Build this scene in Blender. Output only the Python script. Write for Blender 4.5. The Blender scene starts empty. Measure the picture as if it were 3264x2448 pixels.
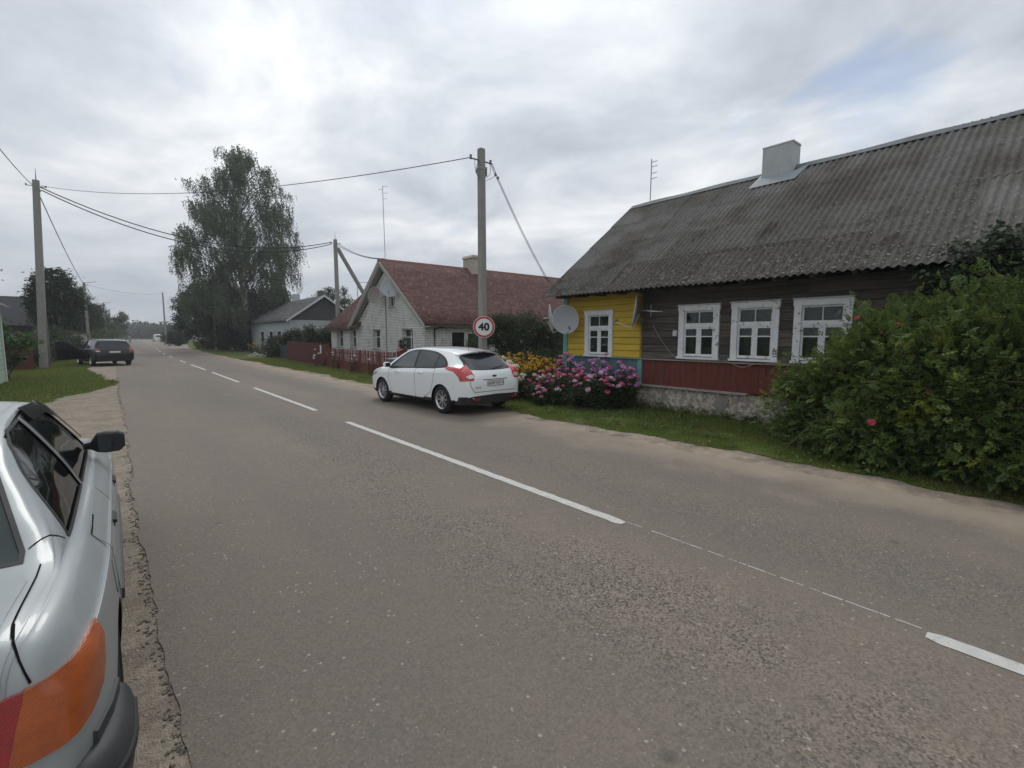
import bpy, bmesh, math, random
import numpy as np
from mathutils import Vector, Matrix
from mathutils.bvhtree import BVHTree
R = math.radians
random.seed(7); rng = np.random.default_rng(11)
sc = bpy.context.scene
C = sc.collection

# ------------------------------------------------------------------ camera, sky, sun
cam = bpy.data.cameras.new('camera'); camo = bpy.data.objects.new('camera', cam); C.objects.link(camo)
cam.sensor_width = 36.0; cam.lens = 36.0 * 478.0 / 1024.0
cam.clip_start = 0.05; cam.clip_end = 6000
camo.location = (0, 0, 1.75)
camo.rotation_euler = (R(90 - 5.829), 0, R(-39.85))
sc.camera = camo
SUN_EL, SUN_AZ = 52.0, 25.0          # azimuth measured from +Y (along the road) towards +X
world = bpy.data.worlds.new('World'); sc.world = world; world.use_nodes = True
nt = world.node_tree; nt.nodes.clear(); N = nt.nodes; L = nt.links
def nd(t, **k):
    n = N.new(t)
    for a, b in k.items(): setattr(n, a, b)
    return n
wo = nd('ShaderNodeOutputWorld'); mx = nd('ShaderNodeMixShader')
sky = nd('ShaderNodeTexSky', sky_type='NISHITA', sun_disc=False)
sky.sun_elevation = R(SUN_EL); sky.sun_rotation = R(SUN_AZ)
bsky = nd('ShaderNodeBackground'); bsky.inputs[1].default_value = 0.12
bcl = nd('ShaderNodeBackground'); bcl.inputs[1].default_value = 1.0
tc = nd('ShaderNodeTexCoord'); sep = nd('ShaderNodeSeparateXYZ'); L.new(tc.outputs['Generated'], sep.inputs[0])
def m(op, a, b=None, c=None):
    n = nd('ShaderNodeMath', operation=op)
    for i, v in enumerate((a, b, c)):
        if v is None: continue
        if isinstance(v, (int, float)): n.inputs[i].default_value = v
        else: L.new(v, n.inputs[i])
    return n.outputs[0]
zc = m('MAXIMUM', sep.outputs[2], 0.0)
den = m('ADD', zc, 0.20)
cmb = nd('ShaderNodeCombineXYZ'); L.new(m('DIVIDE', sep.outputs[0], den), cmb.inputs[0]); L.new(m('DIVIDE', sep.outputs[1], den), cmb.inputs[1])
mp = nd('ShaderNodeMapping'); L.new(cmb.outputs[0], mp.inputs[0]); mp.inputs['Scale'].default_value = (1.0, 1.0, 1); mp.inputs['Location'].default_value = (3.1, 1.7, 0)
mp.inputs['Rotation'].default_value = (0, 0, R(35)); mp.inputs['Scale'].default_value = (1.15, 0.95, 1)
n1 = nd('ShaderNodeTexNoise'); n1.inputs['Scale'].default_value = 1.35; n1.inputs['Detail'].default_value = 6; n1.inputs['Roughness'].default_value = 0.56; n1.inputs['Distortion'].default_value = 0.35
L.new(mp.outputs[0], n1.inputs['Vector'])
cr = nd('ShaderNodeValToRGB'); L.new(n1.outputs[0], cr.inputs[0])
e = cr.color_ramp.elements
e[0].position = 0.33; e[0].color = (.42, .455, .505, 1)
e[1].position = 0.68; e[1].color = (.90, .92, .94, 1)
x = e.new(0.44); x.color = (.54, .575, .63, 1)
x = e.new(0.53); x.color = (.66, .695, .735, 1)
# clouds thin out and even out near the horizon
mh = nd('ShaderNodeMix', data_type='RGBA')
hf = nd('ShaderNodeMapRange'); L.new(sep.outputs[2], hf.inputs[0]); hf.inputs[1].default_value = -0.02; hf.inputs[2].default_value = 0.22; hf.inputs[3].default_value = 0.8; hf.inputs[4].default_value = 0.0
L.new(hf.outputs[0], mh.inputs[0]); L.new(cr.outputs[0], mh.inputs[6]); mh.inputs[7].default_value = (.56, .60, .65, 1)
# overcast skies brighten towards the zenith and around the veiled sun
L.new(mh.outputs[2], bcl.inputs[0])
sd = Vector((math.sin(R(SUN_AZ)) * math.cos(R(SUN_EL)), math.cos(R(SUN_AZ)) * math.cos(R(SUN_EL)), math.sin(R(SUN_EL))))
dp = nd('ShaderNodeVectorMath', operation='DOT_PRODUCT'); L.new(tc.outputs['Generated'], dp.inputs[0]); dp.inputs[1].default_value = sd
gl = m('MULTIPLY', m('POWER', m('MAXIMUM', dp.outputs['Value'], 0.0), 5.0), 0.20)
strength = m('ADD', m('ADD', gl, 0.93), m('MULTIPLY', zc, 0.25))
L.new(strength, bcl.inputs[1])
# one thin gap in the cloud where blue shows
n2 = nd('ShaderNodeTexNoise'); n2.inputs['Scale'].default_value = 2.3; n2.inputs['Detail'].default_value = 6; n2.inputs['Distortion'].default_value = 0.6
L.new(mp.outputs[0], n2.inputs['Vector'])
gd = Vector((0.9075, 0.227, 0.3535)).normalized()
dg = nd('ShaderNodeVectorMath', operation='DOT_PRODUCT'); L.new(tc.outputs['Generated'], dg.inputs[0]); dg.inputs[1].default_value = gd
near = nd('ShaderNodeMapRange'); L.new(dg.outputs['Value'], near.inputs[0]); near.inputs[1].default_value = 0.990; near.inputs[2].default_value = 1.0; near.inputs[3].default_value = 0.0; near.inputs[4].default_value = 0.30
gap = nd('ShaderNodeMapRange'); L.new(m('ADD', n2.outputs[0], near.outputs[0]), gap.inputs[0]); gap.inputs[1].default_value = 0.66; gap.inputs[2].default_value = 0.82; gap.inputs[3].default_value = 1.0; gap.inputs[4].default_value = 0.45
L.new(sky.outputs[0], bsky.inputs[0]); L.new(gap.outputs[0], mx.inputs[0]); L.new(bsky.outputs[0], mx.inputs[1]); L.new(bcl.outputs[0], mx.inputs[2]); L.new(mx.outputs[0], wo.inputs[0])
sl = bpy.data.lights.new('sun', 'SUN'); sl.energy = 0.9; sl.angle = R(18); sl.color = (1, .965, .91)
so = bpy.data.objects.new('sun', sl); C.objects.link(so)
so.rotation_euler = sd.to_track_quat('Z', 'Y').to_euler()
vs = sc.view_settings; vs.view_transform = 'Standard'; vs.look = 'None'; vs.exposure = 0.2; vs.gamma = 1.0; vs.use_curve_mapping = False
sc.cycles.use_denoising = True
sc.cycles.max_bounces = 8; sc.cycles.transparent_max_bounces = 12

# ------------------------------------------------------------------ materials
MATS = {}
def mat(name, col, rough=0.8, spec=0.3, metal=0.0, var=0.0, vscale=3.0, col2=None, c2scale=2.0, c2lo=0.45, c2hi=0.6, bump=0.0, bscale=40.0, coat=0.0, rnd=0.0, stretch=None, detail=5, leaf=False, obj=False):
    """Principled with world/object-space noise: value variation, a second colour in patches, fine relief, per-object variation."""
    if name in MATS: return MATS[name]
    M = bpy.data.materials.new(name); M.use_nodes = True; t = M.node_tree; b = t.nodes['Principled BSDF']; l = t.links
    def add(ty, **k):
        n = t.nodes.new(ty)
        for a, v in k.items(): setattr(n, a, v)
        return n
    b.inputs['Roughness'].default_value = rough; b.inputs['Specular IOR Level'].default_value = spec; b.inputs['Metallic'].default_value = metal
    b.inputs['Coat Weight'].default_value = coat; b.inputs['Coat Roughness'].default_value = 0.06
    if obj: src = add('ShaderNodeTexCoord').outputs['Object']
    else: src = add('ShaderNodeNewGeometry').outputs['Position']
    if stretch:
        mpn = add('ShaderNodeMapping'); mpn.inputs['Scale'].default_value = stretch; l.new(src, mpn.inputs[0]); src = mpn.outputs[0]
    cur = None
    rgb = add('ShaderNodeRGB'); rgb.outputs[0].default_value = (*col, 1); cur = rgb.outputs[0]
    if col2:
        n = add('ShaderNodeTexNoise'); n.inputs['Scale'].default_value = c2scale; n.inputs['Detail'].default_value = detail; n.inputs['Roughness'].default_value = .6; l.new(src, n.inputs['Vector'])
        mr = add('ShaderNodeMapRange'); mr.inputs[1].default_value = c2lo; mr.inputs[2].default_value = c2hi; l.new(n.outputs[0], mr.inputs[0])
        mix = add('ShaderNodeMix', data_type='RGBA'); l.new(mr.outputs[0], mix.inputs[0]); l.new(cur, mix.inputs[6]); mix.inputs[7].default_value = (*col2, 1); cur = mix.outputs[2]
    if var:
        n = add('ShaderNodeTexNoise'); n.inputs['Scale'].default_value = vscale; n.inputs['Detail'].default_value = 6; n.inputs['Roughness'].default_value = .65; l.new(src, n.inputs['Vector'])
        mr = add('ShaderNodeMapRange'); mr.inputs[1].default_value = .3; mr.inputs[2].default_value = .7; mr.inputs[3].default_value = 1 - var; mr.inputs[4].default_value = 1 + var; l.new(n.outputs[0], mr.inputs[0])
        hs = add('ShaderNodeHueSaturation'); l.new(mr.outputs[0], hs.inputs['Value']); l.new(cur, hs.inputs['Color']); cur = hs.outputs[0]
    if rnd:
        oi = add('ShaderNodeObjectInfo'); mr = add('ShaderNodeMapRange'); mr.inputs[3].default_value = 1 - rnd; mr.inputs[4].default_value = 1 + rnd; l.new(oi.outputs['Random'], mr.inputs[0])
        hs = add('ShaderNodeHueSaturation'); l.new(mr.outputs[0], hs.inputs['Value']); l.new(cur, hs.inputs['Color']); cur = hs.outputs[0]
    if leaf:
        at = add('ShaderNodeAttribute', attribute_name='rnd')
        mr = add('ShaderNodeMapRange'); mr.inputs[3].default_value = .6; mr.inputs[4].default_value = 1.5; l.new(at.outputs['Fac'], mr.inputs[0])
        mr2 = add('ShaderNodeMapRange'); mr2.inputs[3].default_value = .51; mr2.inputs[4].default_value = .475; l.new(at.outputs['Fac'], mr2.inputs[0])
        hs = add('ShaderNodeHueSaturation'); l.new(mr.outputs[0], hs.inputs['Value']); l.new(mr2.outputs[0], hs.inputs['Hue']); l.new(cur, hs.inputs['Color']); cur = hs.outputs[0]
        tr = add('ShaderNodeBsdfTranslucent'); hs2 = add('ShaderNodeHueSaturation'); hs2.inputs['Value'].default_value = 1.3; hs2.inputs['Hue'].default_value = .48; l.new(cur, hs2.inputs['Color']); l.new(hs2.outputs[0], tr.inputs[0])
        ms = add('ShaderNodeMixShader'); ms.inputs[0].default_value = .33; l.new(b.outputs[0], ms.inputs[1]); l.new(tr.outputs[0], ms.inputs[2]); l.new(ms.outputs[0], t.nodes['Material Output'].inputs[0])
    l.new(cur, b.inputs['Base Color'])
    if bump:
        n = add('ShaderNodeTexNoise'); n.inputs['Scale'].default_value = bscale; n.inputs['Detail'].default_value = 4; l.new(src, n.inputs['Vector'])
        bm_ = add('ShaderNodeBump'); bm_.inputs['Strength'].default_value = bump; bm_.inputs['Distance'].default_value = .02; l.new(n.outputs[0], bm_.inputs['Height']); l.new(bm_.outputs[0], b.inputs['Normal'])
    MATS[name] = M
    return M
def glass(name, tint=(.02, .025, .03), trans=0.0, rough=0.03):
    if name in MATS: return MATS[name]
    M = bpy.data.materials.new(name); M.use_nodes = True; t = M.node_tree; b = t.nodes['Principled BSDF']; l = t.links
    b.inputs['Base Color'].default_value = (*tint, 1); b.inputs['Roughness'].default_value = rough; b.inputs['Specular IOR Level'].default_value = .5; b.inputs['IOR'].default_value = 1.5
    if trans:
        tr = t.nodes.new('ShaderNodeBsdfTransparent'); tr.inputs[0].default_value = (.62, .68, .66, 1)
        gl_ = t.nodes.new('ShaderNodeBsdfGlossy'); gl_.inputs['Roughness'].default_value = .02
        fr = t.nodes.new('ShaderNodeFresnel'); fr.inputs[0].default_value = 1.5
        m1 = t.nodes.new('ShaderNodeMixShader'); l.new(fr.outputs[0], m1.inputs[0]); l.new(tr.outputs[0], m1.inputs[1]); l.new(gl_.outputs[0], m1.inputs[2])
        m2 = t.nodes.new('ShaderNodeMixShader'); m2.inputs[0].default_value = trans; l.new(b.outputs[0], m2.inputs[1]); l.new(m1.outputs[0], m2.inputs[2]); l.new(m2.outputs[0], t.nodes['Material Output'].inputs[0])
    MATS[name] = M
    return M

# ------------------------------------------------------------------ mesh helpers
class MB:
    def __init__(s): s.v = []; s.f = []; s.m = []; s.smooth = False
    def add(s, vs_, fs, mi=0):
        o = len(s.v); s.v += [tuple(p) for p in vs_]; s.f += [tuple(i + o for i in q) for q in fs]; s.m += [mi] * len(fs); return s
    def box(s, a, b, mi=0):
        x0, y0, z0 = a; x1, y1, z1 = b
        return s.add([(x0, y0, z0), (x1, y0, z0), (x1, y1, z0), (x0, y1, z0), (x0, y0, z1), (x1, y0, z1), (x1, y1, z1), (x0, y1, z1)],
                     [(0, 3, 2, 1), (4, 5, 6, 7), (0, 1, 5, 4), (1, 2, 6, 5), (2, 3, 7, 6), (3, 0, 4, 7)], mi)
    def cb(s, c, d, mi=0, M=None):
        """box by centre and size, optionally through a matrix"""
        t = MB().box([-q / 2 for q in d], [q / 2 for q in d])
        T = Matrix.Translation(c) @ (M if M else Matrix())
        return s.add([T @ Vector(p) for p in t.v], t.f, mi)
    def tube(s, pts, r, n=8, mi=0, cap=True):
        pts = [Vector(p) for p in pts]; k = len(pts)
        rr = r if isinstance(r, (list, tuple)) else [r] * k
        vs_ = []; up = None
        for i, p in enumerate(pts):
            d = (pts[min(i + 1, k - 1)] - pts[max(i - 1, 0)]).normalized()
            if up is None: up = Vector((0, 0, 1)) if abs(d.z) < .9 else Vector((1, 0, 0))
            a = d.cross(up).normalized(); b = d.cross(a).normalized(); up = a.cross(d) if False else up
            for j in range(n):
                t = 2 * math.pi * j / n; vs_.append(p + (a * math.cos(t) + b * math.sin(t)) * rr[i])
        fs = [(i * n + j, i * n + (j + 1) % n, (i + 1) * n + (j + 1) % n, (i + 1) * n + j) for i in range(k - 1) for j in range(n)]
        if cap: fs += [tuple(range(n))[::-1], tuple((k - 1) * n + j for j in range(n))]
        return s.add(vs_, fs, mi)
    def lathe(s, prof, axis='x', n=32, c=(0, 0, 0), mi=0):
        """profile of (along axis, radius)"""
        vs_ = []
        for a, r in prof:
            for j in range(n):
                t = 2 * math.pi * j / n; u, w = r * math.cos(t), r * math.sin(t)
                p = {'x': (a, u, w), 'y': (u, a, w), 'z': (u, w, a)}[axis]
                vs_.append((p[0] + c[0], p[1] + c[1], p[2] + c[2]))
        k = len(prof)
        fs = [(i * n + j, i * n + (j + 1) % n, (i + 1) * n + (j + 1) % n, (i + 1) * n + j) for i in range(k - 1) for j in range(n)]
        return s.add(vs_, fs, mi)
    def prism(s, poly, a, b, axis='x', mi=0):
        """extrude a 2D polygon along an axis from a to b; poly gives the two other coordinates in order"""
        n = len(poly)
        def P(u, w, h): return {'x': (h, u, w), 'y': (u, h, w), 'z': (u, w, h)}[axis]
        vs_ = [P(u, w, a) for u, w in poly] + [P(u, w, b) for u, w in poly]
        fs = [tuple(range(n))[::-1], tuple(range(n, 2 * n))] + [(i, (i + 1) % n, n + (i + 1) % n, n + i) for i in range(n)]
        return s.add(vs_, fs, mi)
    def mesh(s, name, mats, smooth=False, fix=True):
        me = bpy.data.meshes.new(name); me.from_pydata([tuple(v) for v in s.v], [], s.f)
        for x_ in (mats if isinstance(mats, (list, tuple)) else [mats]): me.materials.append(x_)
        me.polygons.foreach_set('material_index', s.m)
        if fix and len(s.f) < 60000:
            bm = bmesh.new(); bm.from_mesh(me); bmesh.ops.recalc_face_normals(bm, faces=bm.faces); bm.to_mesh(me); bm.free()
        if smooth: smooth_mesh(me, smooth)
        me.update(); return me
def smooth_mesh(me, ang):
    me.polygons.foreach_set('use_smooth', [True] * len(me.polygons))
    if ang is not True: me.set_sharp_from_angle(angle=R(ang))
def W(o):
    Mx = Matrix.Identity(4); ch = []
    while o: ch.append(o); o = o.parent
    for q in reversed(ch): Mx = Mx @ q.matrix_parent_inverse @ Matrix.LocRotScale(q.location, q.rotation_euler, q.scale)
    return Mx
def tag(o, label=None, cat=None, group=None, kind=None):
    if label: o['label'] = label
    if cat: o['category'] = cat
    if group: o['group'] = group
    if kind: o['kind'] = kind
    return o
def link(name, me, parent=None, root=None):
    """link a mesh given in world coordinates, or in the coordinates of root; its origin is moved to its middle"""
    if len(me.vertices):
        co = np.empty(len(me.vertices) * 3, dtype=np.float32); me.vertices.foreach_get('co', co); co = co.reshape(-1, 3)
        c = (co.min(0) + co.max(0)) / 2; co -= c; me.vertices.foreach_set('co', co.ravel()); me.update()
        loc = Vector([float(q) for q in c])
    else: loc = Vector((0, 0, 0))
    o = bpy.data.objects.new(name, me); C.objects.link(o); o.location = loc
    if parent:
        o.parent = parent
        o.matrix_parent_inverse = W(parent).inverted() @ (W(root) if root else Matrix())
    return o
def obj(name, mb, mats, parent=None, smooth=False, root=None):
    return link(name, mb.mesh(name, mats, smooth), parent, root)
def thing(name, label, cat, loc=(0, 0, 0), rz=0, group=None):
    o = bpy.data.objects.new(name, None); C.objects.link(o); o.location = loc; o.rotation_euler = (0, 0, rz); o.empty_display_size = .2
    return tag(o, label, cat, group)
def inst(o, parent, loc, rot=None, scale=None, root=None):
    c = o.copy(); C.objects.link(c); c.parent = parent
    if parent: c.matrix_parent_inverse = W(parent).inverted() @ (W(root) if root else Matrix())
    else: c.matrix_parent_inverse = Matrix()
    c.location = loc
    if rot is not None: c.rotation_euler = rot
    if scale is not None: c.scale = scale
    return c
def pchip(xs, ys, q):
    xs = np.array(xs, float); ys = np.array(ys, float); q = np.asarray(q, float)
    h = np.diff(xs); d = np.diff(ys) / h; mm = np.zeros(len(xs)); mm[0], mm[-1] = d[0], d[-1]
    for i in range(1, len(xs) - 1):
        if d[i - 1] * d[i] > 0:
            w1, w2 = 2 * h[i] + h[i - 1], h[i] + 2 * h[i - 1]; mm[i] = (w1 + w2) / (w1 / d[i - 1] + w2 / d[i])
    i = np.clip(np.searchsorted(xs, q) - 1, 0, len(h) - 1); t = (q - xs[i]) / h[i]; t = np.clip(t, 0, 1)
    return (2*t**3-3*t**2+1)*ys[i]+(t**3-2*t**2+t)*h[i]*mm[i]+(-2*t**3+3*t**2)*ys[i+1]+(t**3-t**2)*h[i]*mm[i+1]
def catmull(pts, n, closed=False):
    P = [Vector(p) for p in pts]; k = len(P); out = []
    rngk = range(k if closed else k - 1)
    for i in rngk:
        if closed: a, b, c, d = P[(i - 1) % k], P[i], P[(i + 1) % k], P[(i + 2) % k]
        else: b, c = P[i], P[i + 1]; a = P[i - 1] if i else b; d = P[i + 2] if i + 2 < k else c
        for j in range(n):
            t = j / n
            out.append(.5 * ((2 * b) + (-a + c) * t + (2 * a - 5 * b + 4 * c - d) * t * t + (-a + 3 * b - 3 * c + d) * t ** 3))
    if not closed: out.append(P[-1])
    return out
def bendx(y): return 0.0 if y < 40 else .027 * (y - 40) * min(1, (y - 40) / 40)
# ------------------------------------------------------------------ cars
M_tyre = mat('tyre_rubber', (.018, .018, .019), .75, .3, var=.2, vscale=30)
M_rim = mat('alloy', (.55, .56, .58), .3, .5, .85)
M_blk = mat('black_plastic', (.022, .022, .024), .55, .4)
M_dark = mat('dark_cavity', (.008, .008, .009), .9, .1)
M_chrome = mat('chrome_trim', (.7, .7, .72), .18, .5, 1.0)
G_dark = glass('car_glass_dark')
G_clear = glass('car_glass_clear', (.012, .018, .016), trans=.72)
M_red = mat('red_lens', (.30, .015, .016), .12, .5, var=.15, vscale=14, coat=.6)
M_amber = mat('amber_lens', (.34, .068, .007), .14, .5, var=.35, vscale=7, coat=.6)
M_clear = mat('clear_lens', (.55, .55, .56), .1, .6, .3, coat=.5)
M_plate = mat('plate_white', (.62, .62, .6), .5, .3)
M_ink = mat('plate_ink', (.02, .02, .025), .6, .2)

def lens_relief(M, sc=55, st=.35):
    t = M.node_tree; b = t.nodes['Principled BSDF']; g = t.nodes.new('ShaderNodeTexCoord'); w = t.nodes.new('ShaderNodeTexWave'); w.inputs['Scale'].default_value = sc; w.bands_direction = 'Z'; t.links.new(g.outputs['Object'], w.inputs['Vector'])
    bp = t.nodes.new('ShaderNodeBump'); bp.inputs['Strength'].default_value = st; bp.inputs['Distance'].default_value = .003; t.links.new(w.outputs['Fac'], bp.inputs['Height']); t.links.new(bp.outputs[0], b.inputs['Normal'])
lens_relief(M_red); lens_relief(M_amber)

class Car:
    """lofted body with wheel arches cut out; panels, glass and lights are laid on it by casting onto its surface"""
    def __init__(s, root, P, paint, arch_r=.345, arch_y=(1.3, -1.3), wheel_x=.76, M=6):
        s.root = root; s.P = P; s.paint = paint
        ys = sorted(set(list(np.round(np.concatenate([np.linspace(P['rear'], P['rear'] + .3, 22), np.linspace(P['rear'] + .3, P['front'] - .3, 80), np.linspace(P['front'] - .3, P['front'], 18)]), 4))))
        secs = [s.section(y, M) for y in ys]; K = len(secs[0])
        mb = MB(); row = []
        for y, q in zip(ys, secs):
            full = [(x, z) for x, z in q] + [(-x, z) for x, z in q[::-1][1:-1]]
            row.append(len(full)); mb.v += [(x, y, z) for x, z in full]
        n = row[0]
        for i in range(len(ys) - 1):
            for j in range(n): mb.f.append((i * n + j, i * n + (j + 1) % n, (i + 1) * n + (j + 1) % n, (i + 1) * n + j)); mb.m.append(0)
        mb.f += [tuple(range(n)), tuple((len(ys) - 1) * n + j for j in range(n))[::-1]]; mb.m += [0, 0]
        me = mb.mesh('body', [paint, M_blk, M_dark])
        bm = bmesh.new(); bm.from_mesh(me); s.bvh = BVHTree.FromBMesh(bm); bm.free()
        s.me = me; s.arch = (arch_r, arch_y, wheel_x)
    def section(s, y, M):
        P = s.P; g = lambda k: float(pchip([a for a, b in P[k]], [b for a, b in P[k]], [y])[0])
        T, B, w, rw, bo = g('top'), g('belt'), g('wid'), g('roofw'), g('bot')
        B = min(B, T - .03); h = T - B; cr_ = P.get('crown', .05) * min(1, h / .25 + .25); cr_ = min(cr_, h * .8)
        mid = bo + (B - bo) * P.get('wide_at', .55)
        k = [(0, bo), (w * .82, bo), (w * .95, bo + .025), (w * .985, bo + .12), (w, mid), (w * (P.get('sh', (.988, .962, .935))[0] + P.get('crease', .004)), B - .115), (w * P.get('sh', (.988, .962, .935))[0], B - .09), (w * P.get('sh', (.988, .962, .935))[1], B - .015)]
        a = (w * P.get('sh', (.988, .962, .935))[2], B + min(.012, h * .2)); t_ = (rw, T - cr_)
        bul = .012 * min(1, h / .3)
        k += [a, (a[0] * .66 + t_[0] * .34 + bul, a[1] * .66 + t_[1] * .34), (a[0] * .3 + t_[0] * .7 + bul, a[1] * .3 + t_[1] * .7), t_, (rw * .9, T - cr_ * .42), (rw * .55, T - cr_ * .1), (0, T)]
        pts = catmull([(p[0], p[1], 0) for p in k], M)
        return [(max(0, p[0]), p[1]) for p in pts]
    def finish(s, cutters=(), hollow=None):
        """cut the arches (and window openings) and link the body"""
        r, ays, wx = s.arch; cut = MB()
        for ay in ays:
            for sx in (-1, 1):
                a, b = sorted((sx * (wx - .16), sx * 1.3)); n = 40
                cut.prism([(ay + r * math.cos(2 * math.pi * i / n), .30 + r * math.sin(2 * math.pi * i / n)) for i in range(n)], a, b, 'x')
        o = bpy.data.objects.new('tmp', s.me); C.objects.link(o)
        def boolean(mbc, name):
            cm = mbc.mesh('cut', M_dark); co_ = bpy.data.objects.new('cut', cm); C.objects.link(co_)
            md = o.modifiers.new('b', 'BOOLEAN'); md.operation = 'DIFFERENCE'; md.solver = 'EXACT'; md.object = co_; md.use_self = False
            try: md.material_mode = 'INDEX'
            except Exception: pass
            dg = bpy.context.evaluated_depsgraph_get(); nm = bpy.data.meshes.new_from_object(o.evaluated_get(dg)); o.modifiers.clear(); o.data = nm
            bpy.data.objects.remove(co_)
        boolean(cut, 'arch')
        if hollow is not None: boolean(hollow, 'hollow')
        for c_ in cutters: boolean(c_, 'w')
        me = o.data; bpy.data.objects.remove(o)
        me.materials.clear(); [me.materials.append(q) for q in (s.paint, M_blk, M_dark)]
        bm = bmesh.new(); bm.from_mesh(me)
        for f in bm.faces:
            c_ = f.calc_center_median(); f.material_index = 0
            h = s.bvh.find_nearest(c_)
            if h[3] is None or h[3] > .004: f.material_index = 2
            elif f.normal.z < -.6 and c_.z < .4: f.material_index = 2
            elif c_.z < s.P.get('skirt', 0): f.material_index = 1
        bm.to_mesh(me); bm.free()
        smooth_mesh(me, 32)
        return link('body', me, s.root, s.root)
    def patch(s, name, poly, view, mats, off=.003, grid=.06, parent=None, skirt=None, round_=0, depth=None, smooth=True, mi=None):
        """lay a flat outline onto the body. view: 'L','R' (u=y,v=z), 'B','F' (u=x,v=z), 'T' (u=x,v=y) or an angle in degrees for a slanting look"""
        if isinstance(view, str):
            D, U, V = {'L': ((1, 0, 0), (0, 1, 0), (0, 0, 1)), 'R': ((-1, 0, 0), (0, 1, 0), (0, 0, 1)), 'B': ((0, 1, 0), (1, 0, 0), (0, 0, 1)), 'F': ((0, -1, 0), (1, 0, 0), (0, 0, 1)), 'T': ((0, 0, -1), (1, 0, 0), (0, 1, 0))}[view]
        else: a = R(view); D = (math.sin(a), math.cos(a), 0); U = (math.cos(a), -math.sin(a), 0); V = (0, 0, 1)
        D, U, V = Vector(D), Vector(U), Vector(V)
        if round_: poly = [(p.x, p.y) for p in catmull([(u, v, 0) for u, v in poly], round_, True)]
        bm = bmesh.new(); f = bm.faces.new([bm.verts.new((u, v, 0)) for u, v in poly])
        us = [p[0] for p in poly]; vs_ = [p[1] for p in poly]
        for lo, hi, ax in ((min(us), max(us), 0), (min(vs_), max(vs_), 1)):
            q = math.ceil(lo / grid) * grid
            while q < hi - 1e-4:
                co_ = (q, 0, 0) if ax == 0 else (0, q, 0); no = (1, 0, 0) if ax == 0 else (0, 1, 0)
                bmesh.ops.bisect_plane(bm, geom=bm.verts[:] + bm.edges[:] + bm.faces[:], plane_co=co_, plane_no=no); q += grid
        bmesh.ops.triangulate(bm, faces=[f for f in bm.faces if len(f.verts) > 4])
        hits = {}
        for v in bm.verts:
            o_ = U * v.co.x + V * v.co.y - D * 4
            h = s.bvh.ray_cast(o_, D)
            if h[0] is None:
                h = s.bvh.find_nearest(U * v.co.x + V * v.co.y + D * (-.9 if isinstance(view, str) and view in 'LR' else -2.1))
            nn = h[1] if h[1].dot(D) < 0 else -h[1]; hits[v] = (h[0], nn)
        for v, (p, nn) in hits.items(): v.co = p + nn * off
        sk = off * 1.6 if skirt is None else skirt
        be = [e_ for e_ in bm.edges if len(e_.link_faces) == 1]; new = {}
        for e_ in be:
            for v in e_.verts:
                if v not in new: new[v] = bm.verts.new(v.co - hits[v][1] * sk)
        for e_ in be:
            try: bm.faces.new((e_.verts[0], e_.verts[1], new[e_.verts[1]], new[e_.verts[0]]))
            except ValueError: pass
        bmesh.ops.recalc_face_normals(bm, faces=bm.faces)
        # make the visible side face outwards
        avg = sum((f.normal * f.calc_area() for f in bm.faces), Vector())
        if avg.dot(D) > 0: bmesh.ops.reverse_faces(bm, faces=bm.faces)
        me = bpy.data.meshes.new(name); bm.to_mesh(me); bm.free()
        for q in (mats if isinstance(mats, (list, tuple)) else [mats]): me.materials.append(q)
        if smooth: smooth_mesh(me, 40)
        return link(name, me, parent or s.root, s.root)
    def at(s, view, u, v):
        D, U, V = {'L': ((1, 0, 0), (0, 1, 0), (0, 0, 1)), 'R': ((-1, 0, 0), (0, 1, 0), (0, 0, 1)), 'B': ((0, 1, 0), (1, 0, 0), (0, 0, 1)), 'F': ((0, -1, 0), (1, 0, 0), (0, 0, 1)), 'T': ((0, 0, -1), (1, 0, 0), (0, 1, 0))}[view]
        D, U, V = Vector(D), Vector(U), Vector(V); h = s.bvh.ray_cast(U * u + V * v - D * 4, D)
        return h[0] if h[0] else U * u + V * v
    def seam(s, name, line, view, w=.004, off=.0012, mat_=None, parent=None, straight=True):
        """a thin dark joint following a line"""
        L_ = []
        for p, q in zip(line[:-1], line[1:]):
            p, q = Vector((*p, 0)), Vector((*q, 0)); k = max(1, int((q - p).length / .03)); L_ += [p.lerp(q, i / k) for i in range(k)]
        L_.append(Vector((*line[-1], 0))); a, b = [], []
        for i, p in enumerate(L_):
            d = (L_[min(i + 1, len(L_) - 1)] - L_[max(i - 1, 0)]).normalized(); n_ = Vector((-d.y, d.x, 0)) * w
            a.append((p.x + n_.x, p.y + n_.y)); b.append((p.x - n_.x, p.y - n_.y))
        mb = MB()
        D, U, V = {'L': ((1, 0, 0), (0, 1, 0), (0, 0, 1)), 'R': ((-1, 0, 0), (0, 1, 0), (0, 0, 1)), 'B': ((0, 1, 0), (1, 0, 0), (0, 0, 1)), 'F': ((0, -1, 0), (1, 0, 0), (0, 0, 1)), 'T': ((0, 0, -1), (1, 0, 0), (0, 1, 0))}[view]
        D, U, V = Vector(D), Vector(U), Vector(V); P_ = []
        for q in (a, b):
            for u, v in q:
                h = s.bvh.ray_cast(U * u + V * v - D * 4, D)
                if h[0] is None: h = s.bvh.find_nearest(U * u + V * v - D * .9)
                nn = h[1] if h[1].dot(D) < 0 else -h[1]; P_.append(h[0] + nn * off)
        n = len(a); mb.add(P_, [(i, i + 1, n + i + 1, n + i) for i in range(n - 1)])
        return link(name, mb.mesh(name, mat_ or M_dark), parent or s.root, s.root)
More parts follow.
